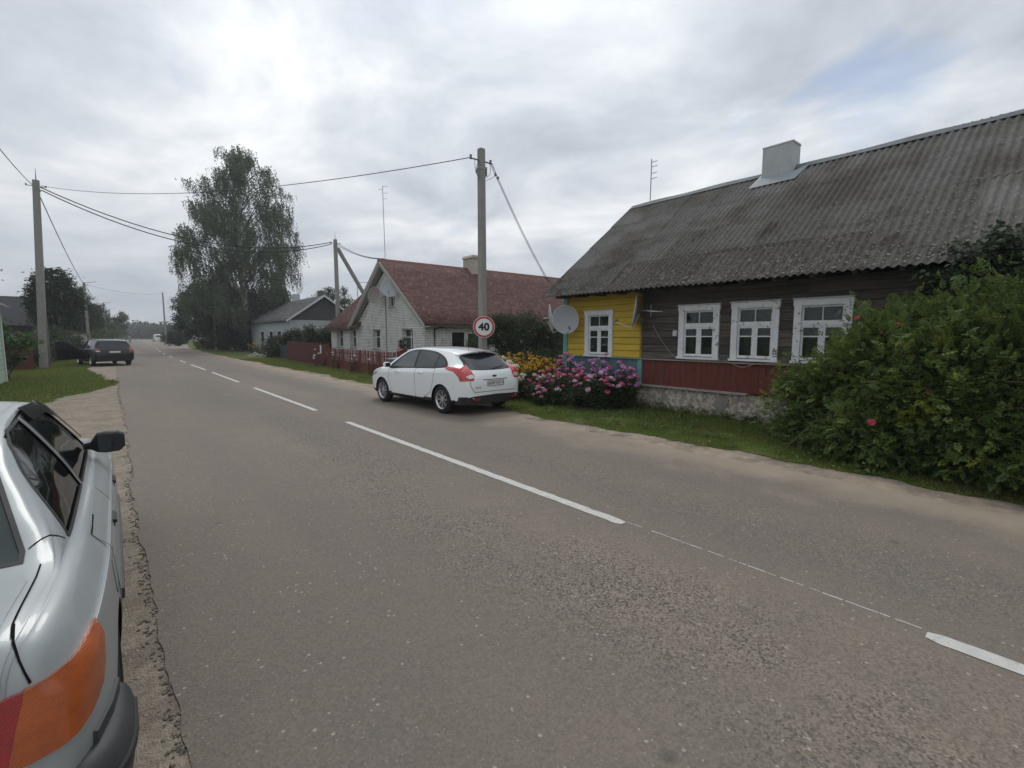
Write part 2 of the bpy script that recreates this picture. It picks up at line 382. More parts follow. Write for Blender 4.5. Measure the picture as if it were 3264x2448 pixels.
    def wheel(s, x, y, r=.315, w=.21, spokes=10, rimr=.205, rimmat=None, double=False, steel=False):
        sx = 1 if x > 0 else -1; root = s.root
        wh = bpy.data.objects.new('wheel', None); C.objects.link(wh); wh.parent = root; wh.location = (x, y, r); wh.empty_display_size = .1
        def tr(mb):
            mb.v = [(p[0] * sx + x, p[1] + y, p[2] + r) for p in mb.v]; return mb
        prof = [(-w / 2 + .02, rimr), (-w / 2, rimr + .03), (-w / 2 + .006, r - .04), (-w / 2 + .03, r - .006), (-w / 2 + .05, r), (-.035, r), (-.03, r - .008), (-.02, r - .008), (-.015, r), (.015, r), (.02, r - .008), (.03, r - .008), (.035, r), (w / 2 - .05, r), (w / 2 - .03, r - .006), (w / 2 - .006, r - .04), (w / 2, rimr + .03), (w / 2 - .02, rimr), (w / 2 - .03, rimr - .005)]
        link('tyre', tr(MB().lathe(prof, n=56)).mesh('tyre', M_tyre, 40), wh, root)
        rm = MB().lathe([(-w / 2 + .02, rimr), (-w / 2 + .03, rimr - .012), (w / 2 - .05, rimr - .025), (w / 2 - .03, rimr - .02), (w / 2 - .018, rimr - .012), (w / 2 - .012, rimr), (w / 2 - .02, rimr + .004)], n=56)
        zc_ = w / 2 - .04
        rm.lathe([(zc_ - .03, 0.001), (zc_ - .03, .07), (zc_ + .008, .062), (zc_ + .014, .045), (zc_ + .014, .001)], n=24)
        if steel: rm.lathe([(zc_ - .01, .05), (zc_ - .02, .1), (zc_ + .01, .15), (zc_ - .03, rimr - .02)], n=40)
        for i in range(0 if steel else spokes):
            a = 2 * math.pi * i / spokes
            for da in ((-.11, .11) if double else (0,)):
                a0, a1 = a + da * .5, a + da
                wd = .013 if double else .02
                P0 = Vector((zc_ - .005, math.cos(a0) * .05, math.sin(a0) * .05)); P1 = Vector((zc_ + .004, math.cos(a1) * (rimr - .016), math.sin(a1) * (rimr - .016)))
                t_ = Vector((0, -math.sin(a1), math.cos(a1))) * wd; dx = Vector((.022, 0, 0))
                v_ = [P0 - t_ * .8 - dx, P0 + t_ * .8 - dx, P1 + t_ * .8 - dx, P1 - t_ * .8 - dx, P0 - t_ * .7, P0 + t_ * .7, P1 + t_ * .6, P1 - t_ * .6]
                rm.add(v_, [(0, 1, 2, 3), (4, 5, 6, 7), (0, 1, 5, 4), (1, 2, 6, 5), (2, 3, 7, 6), (3, 0, 4, 7)])
        link('rim', tr(rm).mesh('rim', rimmat or M_rim, 35), wh, root)
        bd = MB().lathe([(-.02, .02), (-.02, .145), (-.005, .145), (-.005, .02)], n=32)
        bd.lathe([(-w / 2 + .03, 0.001), (-w / 2 + .03, rimr - .01)], n=32)
        link('brake_disc', tr(bd).mesh('brake_disc', M_dark, 30), wh, root)
        return wh
    def mirror(s, side, y, z, mats, glassm, w=.16, h=.12):
        p = s.at('R' if side > 0 else 'L', y, z); mb = MB(); x0 = p.x
        # housing: rounded block swept from the door
        sec = []
        for k, (dx, sc_, dy) in enumerate(((.0, .25, .0), (.04, .35, .0), (.075, .9, -.01), (.12, 1.0, -.015), (.19, .97, -.01), (.225, .6, .01))):
            for j in range(14):
                t = 2 * math.pi * j / 14; c_, s_ = math.cos(t), math.sin(t)
                sq = lambda q: math.copysign(abs(q) ** .55, q)
                sec.append((x0 + side * dx, y + dy + sq(c_) * .045 * sc_, z + .03 + (0 if k > 1 else -.02) + sq(s_) * h * .5 * sc_))
        fs = [(i * 14 + j, i * 14 + (j + 1) % 14, (i + 1) * 14 + (j + 1) % 14, (i + 1) * 14 + j) for i in range(5) for j in range(14)] + [tuple(range(70, 84))]
        mb.add(sec, fs); o = link('mirror', mb.mesh('mirror', mats, 45), s.root, s.root)
        g = MB(); a, b = x0 + side * .08, x0 + side * .205; a, b = min(a, b), max(a, b)
        g.prism([(a, z + .03 - h * .4), (b, z + .03 - h * .38), (b, z + .03 + h * .38), (a, z + .03 + h * .4)], y - .068, y - .055, 'y')
        link('mirror_glass', g.mesh('mirror_glass', glassm), o, s.root)
        return o
def text_mesh(body, size, m_, extrude=.001, align='CENTER', shear=0):
    cu = bpy.data.curves.new('t', 'FONT'); cu.body = body; cu.size = size; cu.extrude = extrude; cu.align_x = align; cu.align_y = 'CENTER'; cu.shear = shear; cu.resolution_u = 3
    o = bpy.data.objects.new('t', cu); C.objects.link(o); dg = bpy.context.evaluated_depsgraph_get(); dg.update()
    me = bpy.data.meshes.new_from_object(o.evaluated_get(dg)); bpy.data.objects.remove(o); me.materials.clear(); me.materials.append(m_); return me
def place_mesh(name, me, M_, parent, root=None):
    me.transform(M_); return link(name, me, parent, root)
def plate(car, view, u, v, w, h, text, lift=.012, tilt=0):
    s = -1 if view == 'B' else 1
    p = car.at(view, u, v); T = Matrix.Translation((u, p.y + s * lift, v)) @ Matrix.Rotation(R(90 if view == 'B' else -90), 4, 'X') @ (Matrix.Rotation(R(180), 4, 'Z') if view == 'F' else Matrix()) @ Matrix.Rotation(R(tilt), 4, 'X')
    mb = MB().box((-w / 2, -h / 2, -.004), (w / 2, h / 2, .001)); me = mb.mesh('number_plate', M_plate); o = place_mesh('number_plate', me, T, car.root, car.root)
    fr = MB(); b = .006
    for a, c_ in (((-w / 2 - b, -h / 2 - b, -.006), (w / 2 + b, -h / 2, .003)), ((-w / 2 - b, h / 2, -.006), (w / 2 + b, h / 2 + b, .003)), ((-w / 2 - b, -h / 2, -.006), (-w / 2, h / 2, .003)), ((w / 2, -h / 2, -.006), (w / 2 + b, h / 2, .003))): fr.box(a, c_)
    place_mesh('plate_frame', fr.mesh('plate_frame', M_blk), T, o, car.root)
    if text:
        me = text_mesh(text, h * .95, M_ink); me.transform(Matrix.Translation((w * .02, -h * .02, .002))); place_mesh('lettering', me, T, o, car.root)
    return o

# ---- white hatchback, parked on the right verge
t = thing('parked_car', 'white five-door hatchback parked at the right verge in front of the flowers', 'car', (6.38, 10.55, 0), R(3.8))
P = dict(rear=-2.16, front=2.2, skirt=.335, crown=.055, wide_at=.62,
    top=[(-2.16, .70), (-2.14, .80), (-2.10, .90), (-2.05, .97), (-1.98, 1.03), (-1.82, 1.15), (-1.62, 1.295), (-1.47, 1.365), (-1.3, 1.398), (-.7, 1.458), (-.2, 1.472), (.25, 1.44), (.6, 1.33), (.95, 1.16), (1.22, 1.02), (1.5, .95), (1.8, .87), (2.0, .78), (2.12, .68), (2.2, .52)],
    belt=[(-2.16, .66), (-2.1, .86), (-2.0, .99), (-1.8, 1.035), (-1.4, 1.02), (-.6, .97), (.3, .925), (1.0, .90), (1.3, .90), (1.8, .82), (2.05, .70), (2.2, .46)],
    wid=[(-2.16, .66), (-2.12, .75), (-2.05, .81), (-1.9, .865), (-1.6, .905), (-1.2, .912), (0, .908), (1.1, .908), (1.6, .895), (1.9, .85), (2.08, .76), (2.16, .66), (2.2, .5)],
    roofw=[(-2.16, .56), (-2.0, .56), (-1.85, .575), (-1.5, .60), (-1.0, .60), (0, .61), (.3, .63), (.7, .68), (1.2, .76), (1.8, .74), (2.2, .4)],
    bot=[(-2.16, .36), (-1.9, .27), (-1.6, .24), (-1.0, .21), (1.0, .21), (1.6, .22), (2.2, .30)])
M_white = mat('white_paint', (.78, .81, .82), .3, .5, coat=.9)
car = Car(t, P, M_white, arch_r=.368, arch_y=(1.324, -1.324), wheel_x=.80)
body = car.finish()
for v in 'LR':
    dr = [(-.30, .30), (-.62, .30), (-.93, .46), (-1.02, .64), (-1.06, .80), (-1.10, 1.0), (-.66, .985), (-.28, .965)]
    d = car.patch('door', dr, v, M_white, off=.0035, grid=.05); car.seam('door_gap', dr[1:] , v, w=.0035, off=.004, parent=d); car.seam('door_gap', [(-.294, .30), (-.28, .962)], v, w=.004, off=.0045, parent=d); car.seam('door_gap', [(.82, .30), (.93, .6), (.98, .895)], v, w=.0035, off=.0042, parent=d)
    car.patch('door', [(.82, .30), (-.288, .30), (-.268, .962), (.3, .925), (.98, .895), (.93, .6)], v, M_white, off=.0035, grid=.05)
    for p_, nm in (((-.52, .88), 'rear'), ((.52, .845), 'front')):
        q = car.at(v, *p_); sx = -1 if v == 'L' else 1
        hb = MB().tube([(q.x + sx * .012, p_[0] - .1, p_[1]), (q.x + sx * .036, p_[0] - .07, p_[1] + .004), (q.x + sx * .038, p_[0] + .04, p_[1] + .006), (q.x + sx * .012, p_[0] + .1, p_[1])], .013, 8)
        link('door_handle', hb.mesh('door_handle', M_white, 50), d, t)
    # side glass with black surround
    car.patch('window_trim', [(1.03, .925), (.3, .945), (-.5, .985), (-1.25, 1.02), (-1.50, 1.065), (-1.36, 1.19), (-1.1, 1.30), (-.75, 1.375), (-.2, 1.405), (.2, 1.375), (.55, 1.25)], v, M_blk, off=.005, round_=3)
    w1 = car.patch('window', [(.84, .96), (.28, .97), (-.16, .99), (-.10, 1.375), (.17, 1.352), (.5, 1.225)], v, glass('side_glass', (.085, .10, .095)), off=.008, grid=.05)
    w2 = car.patch('window', [(-.24, .995), (-1.0, 1.03), (-1.0, 1.30), (-.72, 1.36), (-.2, 1.382)], v, glass('side_glass_tint', (.045, .05, .05)), off=.008, grid=.05)
    car.patch('window', [(-1.05, 1.035), (-1.24, 1.045), (-1.42, 1.08), (-1.32, 1.18), (-1.05, 1.285)], v, G_dark, off=.008, grid=.04)
    # tail lamp wraps round the corner
    a = -38 if v == 'R' else 38
    sg = 1 if v == 'R' else -1
    tp = [(.78, .93), (.99, 1.035), (1.08, 1.10), (.0, .0)]
    U0 = [(2.045, .955), (1.90, .90), (1.86, .74), (1.62, .70)]
    lens = [(-1.42, 1.0), (-1.62, .985), (-1.78, .94), (-1.86, .76), (-2.08, .75)]
    car.patch('headlight', [(2.02, .66), (1.85, .76), (1.55, .86), (1.42, .885), (1.5, .80), (1.78, .68)], v, M_clear, off=.005, round_=3)
    for wy in (1.324, -1.324): car.wheel(sg * .795, wy, r=.318, w=.205, spokes=5 if False else 8, rimr=.212, double=True)
    car.mirror(sg, .93, .975, [M_white], G_dark, h=.13)
# tail lamps
for sg in (-1, 1):
    poly = [(sg * u, z) for u, z in [(1.165, 1.035), (1.10, 1.06), (.94, 1.045), (.83, 1.03), (.70, 1.10), (.60, .98), (.53, .87), (.545, .775), (.84, .765), (.88, .86), (.97, .96), (1.10, .99)]]
    # outline drawn from the slanting look; u runs across that look
    view = 35 if sg < 0 else -35
    off0 = 0.0
    # shift so that the outline sits on the rear corner (corner seen at u ~ x*cos + y*sin)
    pu = [(q[0] + sg * (-.0), q[1]) for q in poly]
    a_ = R(view); base = (-.80 if sg < 0 else .80) * math.cos(a_) - (-1.98) * math.sin(a_)
    pu = [(base + (q[0] - sg * .80), q[1]) for q in poly]
    tl = car.patch('taillight', pu, view, mat('bright_red_lens', (.50, .035, .03), .12, .5, var=.15, vscale=14, coat=.6), off=.010, grid=.04, skirt=.02)
    cl = [(sg * u, z) for u, z in [(.72, .86), (.60, .90), (.54, .85), (.60, .81)]]
    car.patch('reversing_lens', [(base + (q[0] - sg * .80), q[1]) for q in cl], view, M_clear, off=.014, grid=.04, parent=tl, round_=3)
hg = car.patch('tailgate', [(-.60, .52), (.60, .52), (.69, .66), (.70, .80), (.66, .95), (.60, 1.06), (-.60, 1.06), (-.66, .95), (-.70, .80), (-.69, .66)], 'B', M_white, off=.004, grid=.05)
car.seam('tailgate_gap', [(-.60, 1.06), (-.66, .95), (-.70, .80), (-.69, .66), (-.60, .52), (.60, .52), (.69, .66), (.70, .80), (.66, .95), (.60, 1.06)], 'B', w=.005, off=.0045, parent=hg)
rg = car.patch('rear_window', [(-.66, 1.02), (-.42, .985), (0, .975), (.42, .985), (.66, 1.02), (.60, 1.14), (.53, 1.30), (0, 1.33), (-.53, 1.30), (-.60, 1.14)], 'B', G_dark, off=.007, grid=.05, round_=3)
wp = MB().tube([(0, car.at('B', 0, 1.0).y - .02, 1.0), (.12, car.at('B', .12, 1.02).y - .03, 1.02), (.42, car.at('B', .42, 1.06).y - .025, 1.06)], [.012, .007, .004], 6)
link('rear_wiper', wp.mesh('rear_wiper', M_blk), rg, t)
# roof spoiler: shaped wedge over the rear glass
sp = MB(); n = 13; top = []; 
for i in range(n):
    u = -1 + 2 * i / (n - 1); x_ = u * .595; yb = -1.72 + .14 * u * u; zt = 1.400 - .075 * abs(u) ** 2.2
    top += [(x_, yb, zt - .012), (x_, -1.34 + .0 * u, 1.408 - .07 * abs(u) ** 2.2), (x_ * .98, -1.48, 1.360 - .09 * abs(u) ** 2.2), (x_ * .99, yb + .015, zt - .042)]
sp.add(top, [(i * 4 + j, i * 4 + (j + 1) % 4, (i + 1) * 4 + (j + 1) % 4, (i + 1) * 4 + j) for i in range(n - 1) for j in range(4)] + [(0, 1, 2, 3), tuple((n - 1) * 4 + j for j in range(4))])
link('roof_spoiler', sp.mesh('roof_spoiler', M_white, 40), t, t)
link('brake_light', MB().box((-.11, -1.728, 1.362), (.11, -1.715, 1.378)).mesh('brake_light', M_red), t, t)
car.patch('windscreen', [(-.62, 1.16), (-.72, .62), (.72, .62), (.62, 1.16)] if False else [(-.66, 1.22), (.66, 1.22), (.58, .42), (-.58, .42)], 'T', G_dark, off=.006, grid=.07)
car.patch('bumper_cladding', [(-.80, .40), (-.62, .435), (0, .44), (.62, .435), (.80, .40), (.74, .30), (-.74, .30)], 'B', M_blk, off=.006, grid=.06)
# lower bumper apron
ap = MB(); ar = []
for i in range(15):
    u = -1 + 2 * i / 14; x_ = u * .865; yb = -2.195 + .15 * abs(u) ** 4.0
    ar += [(x_, yb, .455 - .03 * abs(u)), (x_, yb + .03, .25), (x_ * .97, yb + .30, .24), (x_ * .97, yb + .25, .41)]
ap.add(ar, [(i * 4 + j, i * 4 + (j + 1) % 4, (i + 1) * 4 + (j + 1) % 4, (i + 1) * 4 + j) for i in range(14) for j in range(4)] + [(0, 1, 2, 3), (56, 57, 58, 59)])
bp = link('rear_bumper', ap.mesh('rear_bumper', M_blk, 40), t, t)
for sg in (-1, 1):
    link('reflector', MB().box((sg * .55 - .09, -2.195, .345), (sg * .55 + .09, -2.12, .385)).mesh('reflector', M_red), bp, t)
link('number_plate_recess', MB().box((-.36, car.at('B', 0, .78).y - .012, .775), (.36, car.at('B', 0, .78).y + .02, .79)).mesh('r', M_chrome), hg, t)
plate(car, 'B', 0.0, .70, .46, .105, '6609 HC-4', lift=.016)
em = MB(); yq = car.at('B', 0, .85).y - .012
em.prism([(.062 * math.cos(q * math.pi / 12), .85 + .026 * math.sin(q * math.pi / 12)) for q in range(24)], yq, yq + .03, 'y')
eo = link('emblem', em.mesh('emblem', mat('badge_blue', (.01, .02, .10), .25, .5, coat=.8), 30), hg, t)
place_mesh('lettering', text_mesh('Ford', .042, M_chrome, shear=.3), Matrix.Translation((0, yq - .002, .85)) @ Matrix.Rotation(R(90), 4, 'X'), eo, t)
place_mesh('lettering', text_mesh('FOCUS', .05, M_chrome, extrude=.003), Matrix.Translation((-.50, car.at('B', -.5, .62).y - .010, .62)) @ Matrix.Rotation(R(90), 4, 'X') , hg, t)
an = MB().tube([(0, -1.2, 1.41), (0, -1.27, 1.56)], [.006, .003], 6); link('antenna', an.mesh('antenna', M_blk), t, t)
link('exhaust', MB().tube([(-.45, -2.1, .25), (-.45, -1.8, .25)], .03, 10).mesh('exhaust', M_chrome, 40), t, t)
# ---- silver saloon in the left foreground
t = thing('parked_sedan', 'silver grey sedan seen close up from its rear corner at the left edge', 'car', (-0.89, 3.78, 0), R(0))
M_silver = mat('silver_paint', (.30, .325, .33), .42, .5, .25, coat=.3, var=.05, vscale=2, obj=True)
M_grey = mat('grey_bumper', (.040, .043, .045), .55, .4, var=.15, vscale=6)
P = dict(rear=-2.02, front=2.2, skirt=.25, crown=.05, wide_at=.5, sh=(.962, .895, .845), crease=.022,
    top=[(-2.02, .62), (-2.005, .78), (-1.975, .87), (-1.93, .908), (-1.8, .935), (-1.6, .952), (-1.50, .972), (-1.25, 1.10), (-.95, 1.255), (-.8, 1.32), (-.5, 1.375), (0, 1.395), (.35, 1.36), (.7, 1.19), (1.1, .97), (1.5, .91), (2.0, .82), (2.15, .72), (2.2, .6)],
    belt=[(-2.02, .58), (-1.97, .82), (-1.9, .875), (-1.5, .925), (-1.1, .935), (0, .915), (1.0, .895), (1.6, .84), (2.1, .7), (2.2, .55)],
    wid=[(-2.02, .66), (-2.0, .71), (-1.95, .745), (-1.86, .782), (-1.7, .815), (-1.5, .832), (-1.2, .845), (0, .85), (1.2, .845), (1.7, .82), (2.05, .74), (2.2, .6)],
    roofw=[(-2.02, .58), (-1.9, .62), (-1.5, .675), (-1.35, .655), (-1.2, .615), (-.9, .53), (-.5, .50), (0, .50), (.4, .53), (.75, .60), (1.1, .66), (1.5, .70), (2.2, .5)],
    bot=[(-2.02, .30), (-1.6, .24), (-1.0, .2), (1.4, .2), (2.2, .26)])
ARY = (1.27, -1.28)
car = Car(t, P, M_silver, arch_r=.335, arch_y=ARY, wheel_x=.74)
Pi = dict(P); Pi['rear'] = -1.64; Pi['front'] = 1.15; Pi['top'] = [(a, b - .045) for a, b in P['top']]; Pi['wid'] = [(a, b - .06) for a, b in P['wid']]; Pi['roofw'] = [(a, b - .045) for a, b in P['roofw']]; Pi['bot'] = [(-2, .35), (2, .35)]; Pi['belt'] = [(a, b) for a, b in P['belt']]
Pi['top'] = [(a, min(b, 5)) for a, b in Pi['top']]
inner = Car(t, Pi, M_dark); hol = MB(); hol.v = [tuple(v.co) for v in inner.me.vertices]; hol.f = [tuple(p.vertices) for p in inner.me.polygons]; hol.m = [0] * len(hol.f)
rear_w = [(-1.24, .955), (-1.03, 1.12), (-.80, 1.27), (-.66, 1.315), (-.40, 1.33), (-.37, 1.325), (-.33, .945), (-.8, .952)]
front_w = [(-.27, .943), (-.30, 1.33), (-.05, 1.338), (.20, 1.322), (.33, 1.29), (.60, 1.13), (.82, .965), (.70, .935)]
back_w = [(-.60, -1.485), (-.60, -1.43), (-.475, -.92), (-.42, -.86), (.42, -.86), (.475, -.92), (.60, -1.43), (.60, -1.485)]
scr_w = [(-.58, 1.02), (-.47, .45), (-.43, .42), (.43, .42), (.47, .45), (.58, 1.02)]
cuts = [MB().prism(rear_w, -1.2, 1.2, 'x'), MB().prism(front_w, -1.2, 1.2, 'x'), MB().prism(back_w, .90, 1.6, 'z'), MB().prism(scr_w, .90, 1.6, 'z')]
car.finish(cuts, hol)
for v in 'RL':
    sg = 1 if v == 'R' else -1
    def grow(poly, d):
        c_ = Vector((sum(p[0] for p in poly) / len(poly), sum(p[1] for p in poly) / len(poly))); return [tuple(c_ + (Vector(p) - c_) * (1 + d)) for p in poly]
    rd = [(-.30, .27), (-.30, .905), (-.85, .912), (-1.13, .905), (-1.13, .72), (-1.02, .58), (-.86, .42), (-.80, .27)]
    d1 = car.patch('door', rd, v, M_silver, off=.003, grid=.05)
    fd = [(-.292, .27), (-.292, .905), (.3, .90), (.92, .885), (.95, .62), (.90, .27)]
    d2 = car.patch('door', fd, v, M_silver, off=.003, grid=.05)
    car.seam('door_gap', [(-.84, .908)] + rd[3:] , v, w=.003, off=.0036, parent=d1); car.seam('door_gap', [(-.296, .90), (-.296, .27), (-.8, .27)], v, w=.003, off=.0036, parent=d1); car.seam('door_gap', fd[3:] + [fd[0]], v, w=.003, off=.0036, parent=d2)
    for wp_, dd in ((rear_w, d1), (front_w, d2)):
        g = car.patch('window', grow(wp_, .02), v, G_clear, off=-.006, grid=.06, parent=dd, skirt=.001)
        car.seam('window_seal', wp_ + [wp_[0]], v, w=.006, off=.0035, parent=g, mat_=M_blk)
    car.patch('wind_deflector', [(-.26, 1.36), (.22, 1.35), (.40, 1.30), (.74, 1.09), (.86, 1.0), (.72, 1.03), (.36, 1.235), (.16, 1.285), (-.26, 1.295)], v, glass('smoked_plastic', (.012, .012, .014), 0, .15), off=.022, grid=.05, parent=d2, skirt=.004)
    for (hy, hz), dd in (((-.60, .80), d1), ((.30, .79), d2)):
        q = car.at(v, hy, hz); mbh = MB().cb((q.x + sg * .002, hy, hz), (.012, .16, .038)); mbh.cb((q.x + sg * .010, hy, hz + .004), (.014, .13, .016))
        link('door_handle', mbh.mesh('door_handle', M_blk), dd, t)
    ff = [(-1.10, .83), (-1.25, .82), (-1.265, .78), (-1.265, .70), (-1.24, .67), (-1.11, .67), (-1.085, .70), (-1.085, .80)]
    if v == 'R':
        fl = car.patch('fuel_flap', ff, v, M_silver, off=.002, grid=.05); car.seam('flap_gap', ff + [ff[0]], v, w=.0028, off=.0024, parent=fl)
    # black rub strip along the flank
    pts = []
    for i in range(30):
        y = 1.85 - (1.85 + 1.9) * i / 29
        if abs(abs(y) - 1.275) < .30: continue
        q = car.at(v, y, .50); pts.append((y, q.x))
    for seg in ([p for p in pts if p[0] > 1.3], [p for p in pts if -1.2 < p[0] < 1.2], [p for p in pts if p[0] < -1.3]):
        if len(seg) < 2: continue
        mbs = MB(); vs_ = []
        for y, x_ in seg: vs_ += [(x_ - sg * .01, y, .47), (x_ + sg * .014, y, .475), (x_ + sg * .014, y, .525), (x_ - sg * .01, y, .53)]
        k = len(seg); mbs.add(vs_, [(i * 4 + j, i * 4 + (j + 1) % 4, (i + 1) * 4 + (j + 1) % 4, (i + 1) * 4 + j) for i in range(k - 1) for j in range(4)] + [(0, 1, 2, 3), tuple((k - 1) * 4 + j for j in range(4))])
        link('rub_strip', mbs.mesh('rub_strip', M_grey), t, t)
    for wy in ARY: car.wheel(sg * .735, wy, r=.30, w=.195, spokes=7, rimr=.185)
    car.mirror(sg, .60, .975, [M_blk], G_dark, h=.15)
# rear glass, windscreen, roof trim
g = car.patch('rear_window', grow(back_w, .02), 'T', glass('rear_glass_green', (.02, .032, .028)), off=-.006, grid=.07, skirt=.001); car.seam('window_seal', back_w + [back_w[0]], 'T', w=.008, off=.003, mat_=M_blk, parent=g)
g = car.patch('windscreen', grow(scr_w, .02), 'T', G_clear, off=-.006, grid=.07, skirt=.001); car.seam('window_seal', scr_w + [scr_w[0]], 'T', w=.008, off=.003, mat_=M_blk, parent=g)
for sg in (-1, 1):
    car.seam('roof_gutter', [(sg * .50, -.75), (sg * .492, 0), (sg * .52, .35), (sg * .58, .70), (sg * .63, 1.0)], 'T', w=.004, off=.002)
    car.seam('pillar_joint', [(sg * .615, -1.42), (sg * .70, -1.29)], 'T', w=.002, off=.002)
# boot lid and its gap
lid = [(-.625, -1.60), (-.60, -1.545), (.60, -1.545), (.625, -1.60), (.585, -1.90), (.56, -1.945), (-.56, -1.945), (-.585, -1.90)]
bl = car.patch('boot_lid', lid, 'T', M_silver, off=.003, grid=.05)
car.seam('boot_gap', [(.65, -1.51), (.645, -1.58), (.63, -1.72), (.615, -1.85), (.618, -1.90)], 'T', w=.0024, off=.0045, parent=bl)
car.seam('boot_gap', [(-.65, -1.51), (-.645, -1.58), (-.63, -1.72), (-.615, -1.85), (-.618, -1.90)], 'T', w=.0024, off=.0045, parent=bl)
for sg in (-1, 1): car.seam('boot_gap', [(sg * .618, .912), (sg * .622, .89), (sg * .635, .85), (sg * .655, .79)], 'B', w=.0024, off=.0045, parent=bl)
for sg in (1, -1):
    a = -35 * sg; cs, sn = math.cos(R(35)), math.sin(R(35))
    X = lambda p: (sg * p[0], p[1])
    outer = [(-.372, .812), (-.372, .77), (-.385, .71), (-.42, .655), (-.49, .615), (-.58, .595), (-.74, .582), (-1.02, .575), (-1.04, .76), (-.86, .772), (-.70, .776), (-.58, .778), (-.49, .785), (-.43, .797)]
    h = car.patch('taillight', [X(p) for p in outer], a, M_red, off=.016, grid=.03, skirt=.035)
    amb = [(-.368, .815), (-.368, .77), (-.381, .71), (-.416, .651), (-.488, .610), (-.58, .590), (-.665, .584), (-.64, .68), (-.61, .782), (-.58, .782), (-.49, .789), (-.43, .801)]
    car.patch('indicator_lens', [X(p) for p in amb], a, M_amber, off=.0185, grid=.03, parent=h, skirt=.02)
# bumper swept round the tail
path = [(.868, -1.60), (.868, -1.72), (.858, -1.83), (.825, -1.935), (.75, -2.02), (.62, -2.075), (.35, -2.105), (0, -2.115)]
pp = [(p.x, p.y) for p in catmull([(a, b, 0) for a, b in path], 4)]; pp = pp + [(-a, b) for a, b in pp[::-1][1:]]
def sweep(prof, m_, name, parent):
    mb = MB(); n = len(prof); vs_ = []
    for i, (x_, y_) in enumerate(pp):
        a = Vector(pp[max(i - 1, 0)]); b = Vector(pp[min(i + 1, len(pp) - 1)]); d = (b - a).normalized(); nn = Vector((d.y, -d.x))
        if nn.dot(Vector((x_, y_ + 1.2))) < 0: nn = -nn
        for o_, z_ in prof: vs_.append((x_ + nn.x * o_, y_ + nn.y * o_, z_))
    k = len(pp); mb.add(vs_, [(i * n + j, i * n + (j + 1) % n, (i + 1) * n + (j + 1) % n, (i + 1) * n + j) for i in range(k - 1) for j in range(n)] + [tuple(range(n)), tuple((k - 1) * n + j for j in range(n))])
    return link(name, mb.mesh(name, m_, 30), parent, t)
bu = sweep([(-.16, .487), (-.06, .487), (-.035, .482), (-.018, .468), (-.006, .44), (.001, .40), (-.001, .35), (-.006, .30), (-.018, .25), (-.04, .22), (-.12, .212)], M_grey, 'rear_bumper', t)
sweep([(-.06, .405), (.003, .405), (.009, .40), (.009, .375), (.003, .37), (-.06, .37)], M_blk, 'bumper_strip', bu)
# cabin
M_seat = mat('seat_fabric', (.03, .034, .038), .9, .2, var=.2, vscale=20)
for sx in (-.36, .36):
    s_ = MB(); s_.prism([(-.28, .40), (.22, .42), (.24, .52), (-.25, .50), (-.38, 1.0), (-.50, .98), (-.36, .42)], sx - .24, sx + .24, 'x'); s_.prism([(-.40, 1.02), (-.47, 1.02), (-.50, 1.16), (-.42, 1.17)], sx - .12, sx + .12, 'x')
    so_ = link('seat', s_.mesh('seat', M_seat), t, t)
s_ = MB(); s_.prism([(-1.25, .38), (-.75, .40), (-.73, .50), (-1.1, .50), (-1.28, .92), (-1.36, .92)], -.62, .62, 'x'); link('rear_seat', s_.mesh('rear_seat', M_seat), t, t)
s_ = MB(); s_.prism([(1.1, .60), (.62, .66), (.60, .84), (.78, .90), (1.1, .90)], -.68, .68, 'x'); link('dashboard', s_.mesh('dashboard', M_blk), t, t)
s_ = MB().tube([(-.36 + .18 * math.cos(k * math.pi / 12), .52 + .05 * math.sin(k * math.pi / 12), .86 + .17 * math.sin(k * math.pi / 12)) for k in range(25)], .014, 6); s_.cb((-.36, .53, .86), (.34, .02, .03)); link('steering_wheel', s_.mesh('steering_wheel', M_blk, 40), t, t)
s_ = MB().box((-.66, -1.38, .86), (.66, -1.20, .90)); link('parcel_shelf', s_.mesh('parcel_shelf', M_seat), t, t)

# ---- dark estate car further up the left verge, front left door open
t = thing('parked_estate_car', 'near-black estate car on the left verge with its driver door standing open', 'car', (-.42, 37.75, 0), R(14))
M_navy = mat('dark_paint', (.006, .007, .011), .35, .4, coat=.3)
P = dict(rear=-2.25, front=2.3, skirt=.30, crown=.05, wide_at=.6,
    top=[(-2.25, .74), (-2.22, .86), (-2.17, .96), (-2.10, 1.04), (-1.95, 1.28), (-1.86, 1.43), (-1.75, 1.485), (-1.2, 1.52), (-.4, 1.53), (.1, 1.50), (.45, 1.40), (.9, 1.17), (1.2, 1.01), (1.6, .94), (2.0, .85), (2.2, .74), (2.3, .55)],
    belt=[(-2.25, .7), (-2.15, .93), (-2.05, .99), (-1.5, .99), (0, .96), (1.0, .93), (1.5, .89), (2.1, .72), (2.3, .5)],
    wid=[(-2.25, .80), (-2.2, .87), (-2.1, .91), (-1.9, .935), (-1.4, .95), (1.2, .95), (1.7, .91), (2.1, .78), (2.3, .62)],
    roofw=[(-2.25, .68), (-1.95, .68), (-1.7, .66), (-.5, .65), (.2, .62), (.6, .67), (1.2, .76), (2.3, .5)],
    bot=[(-2.25, .36), (-1.8, .26), (-1, .22), (1.4, .22), (2.3, .28)])
car = Car(t, P, M_navy, arch_r=.34, arch_y=(1.3, -1.3), wheel_x=.83); car.finish()
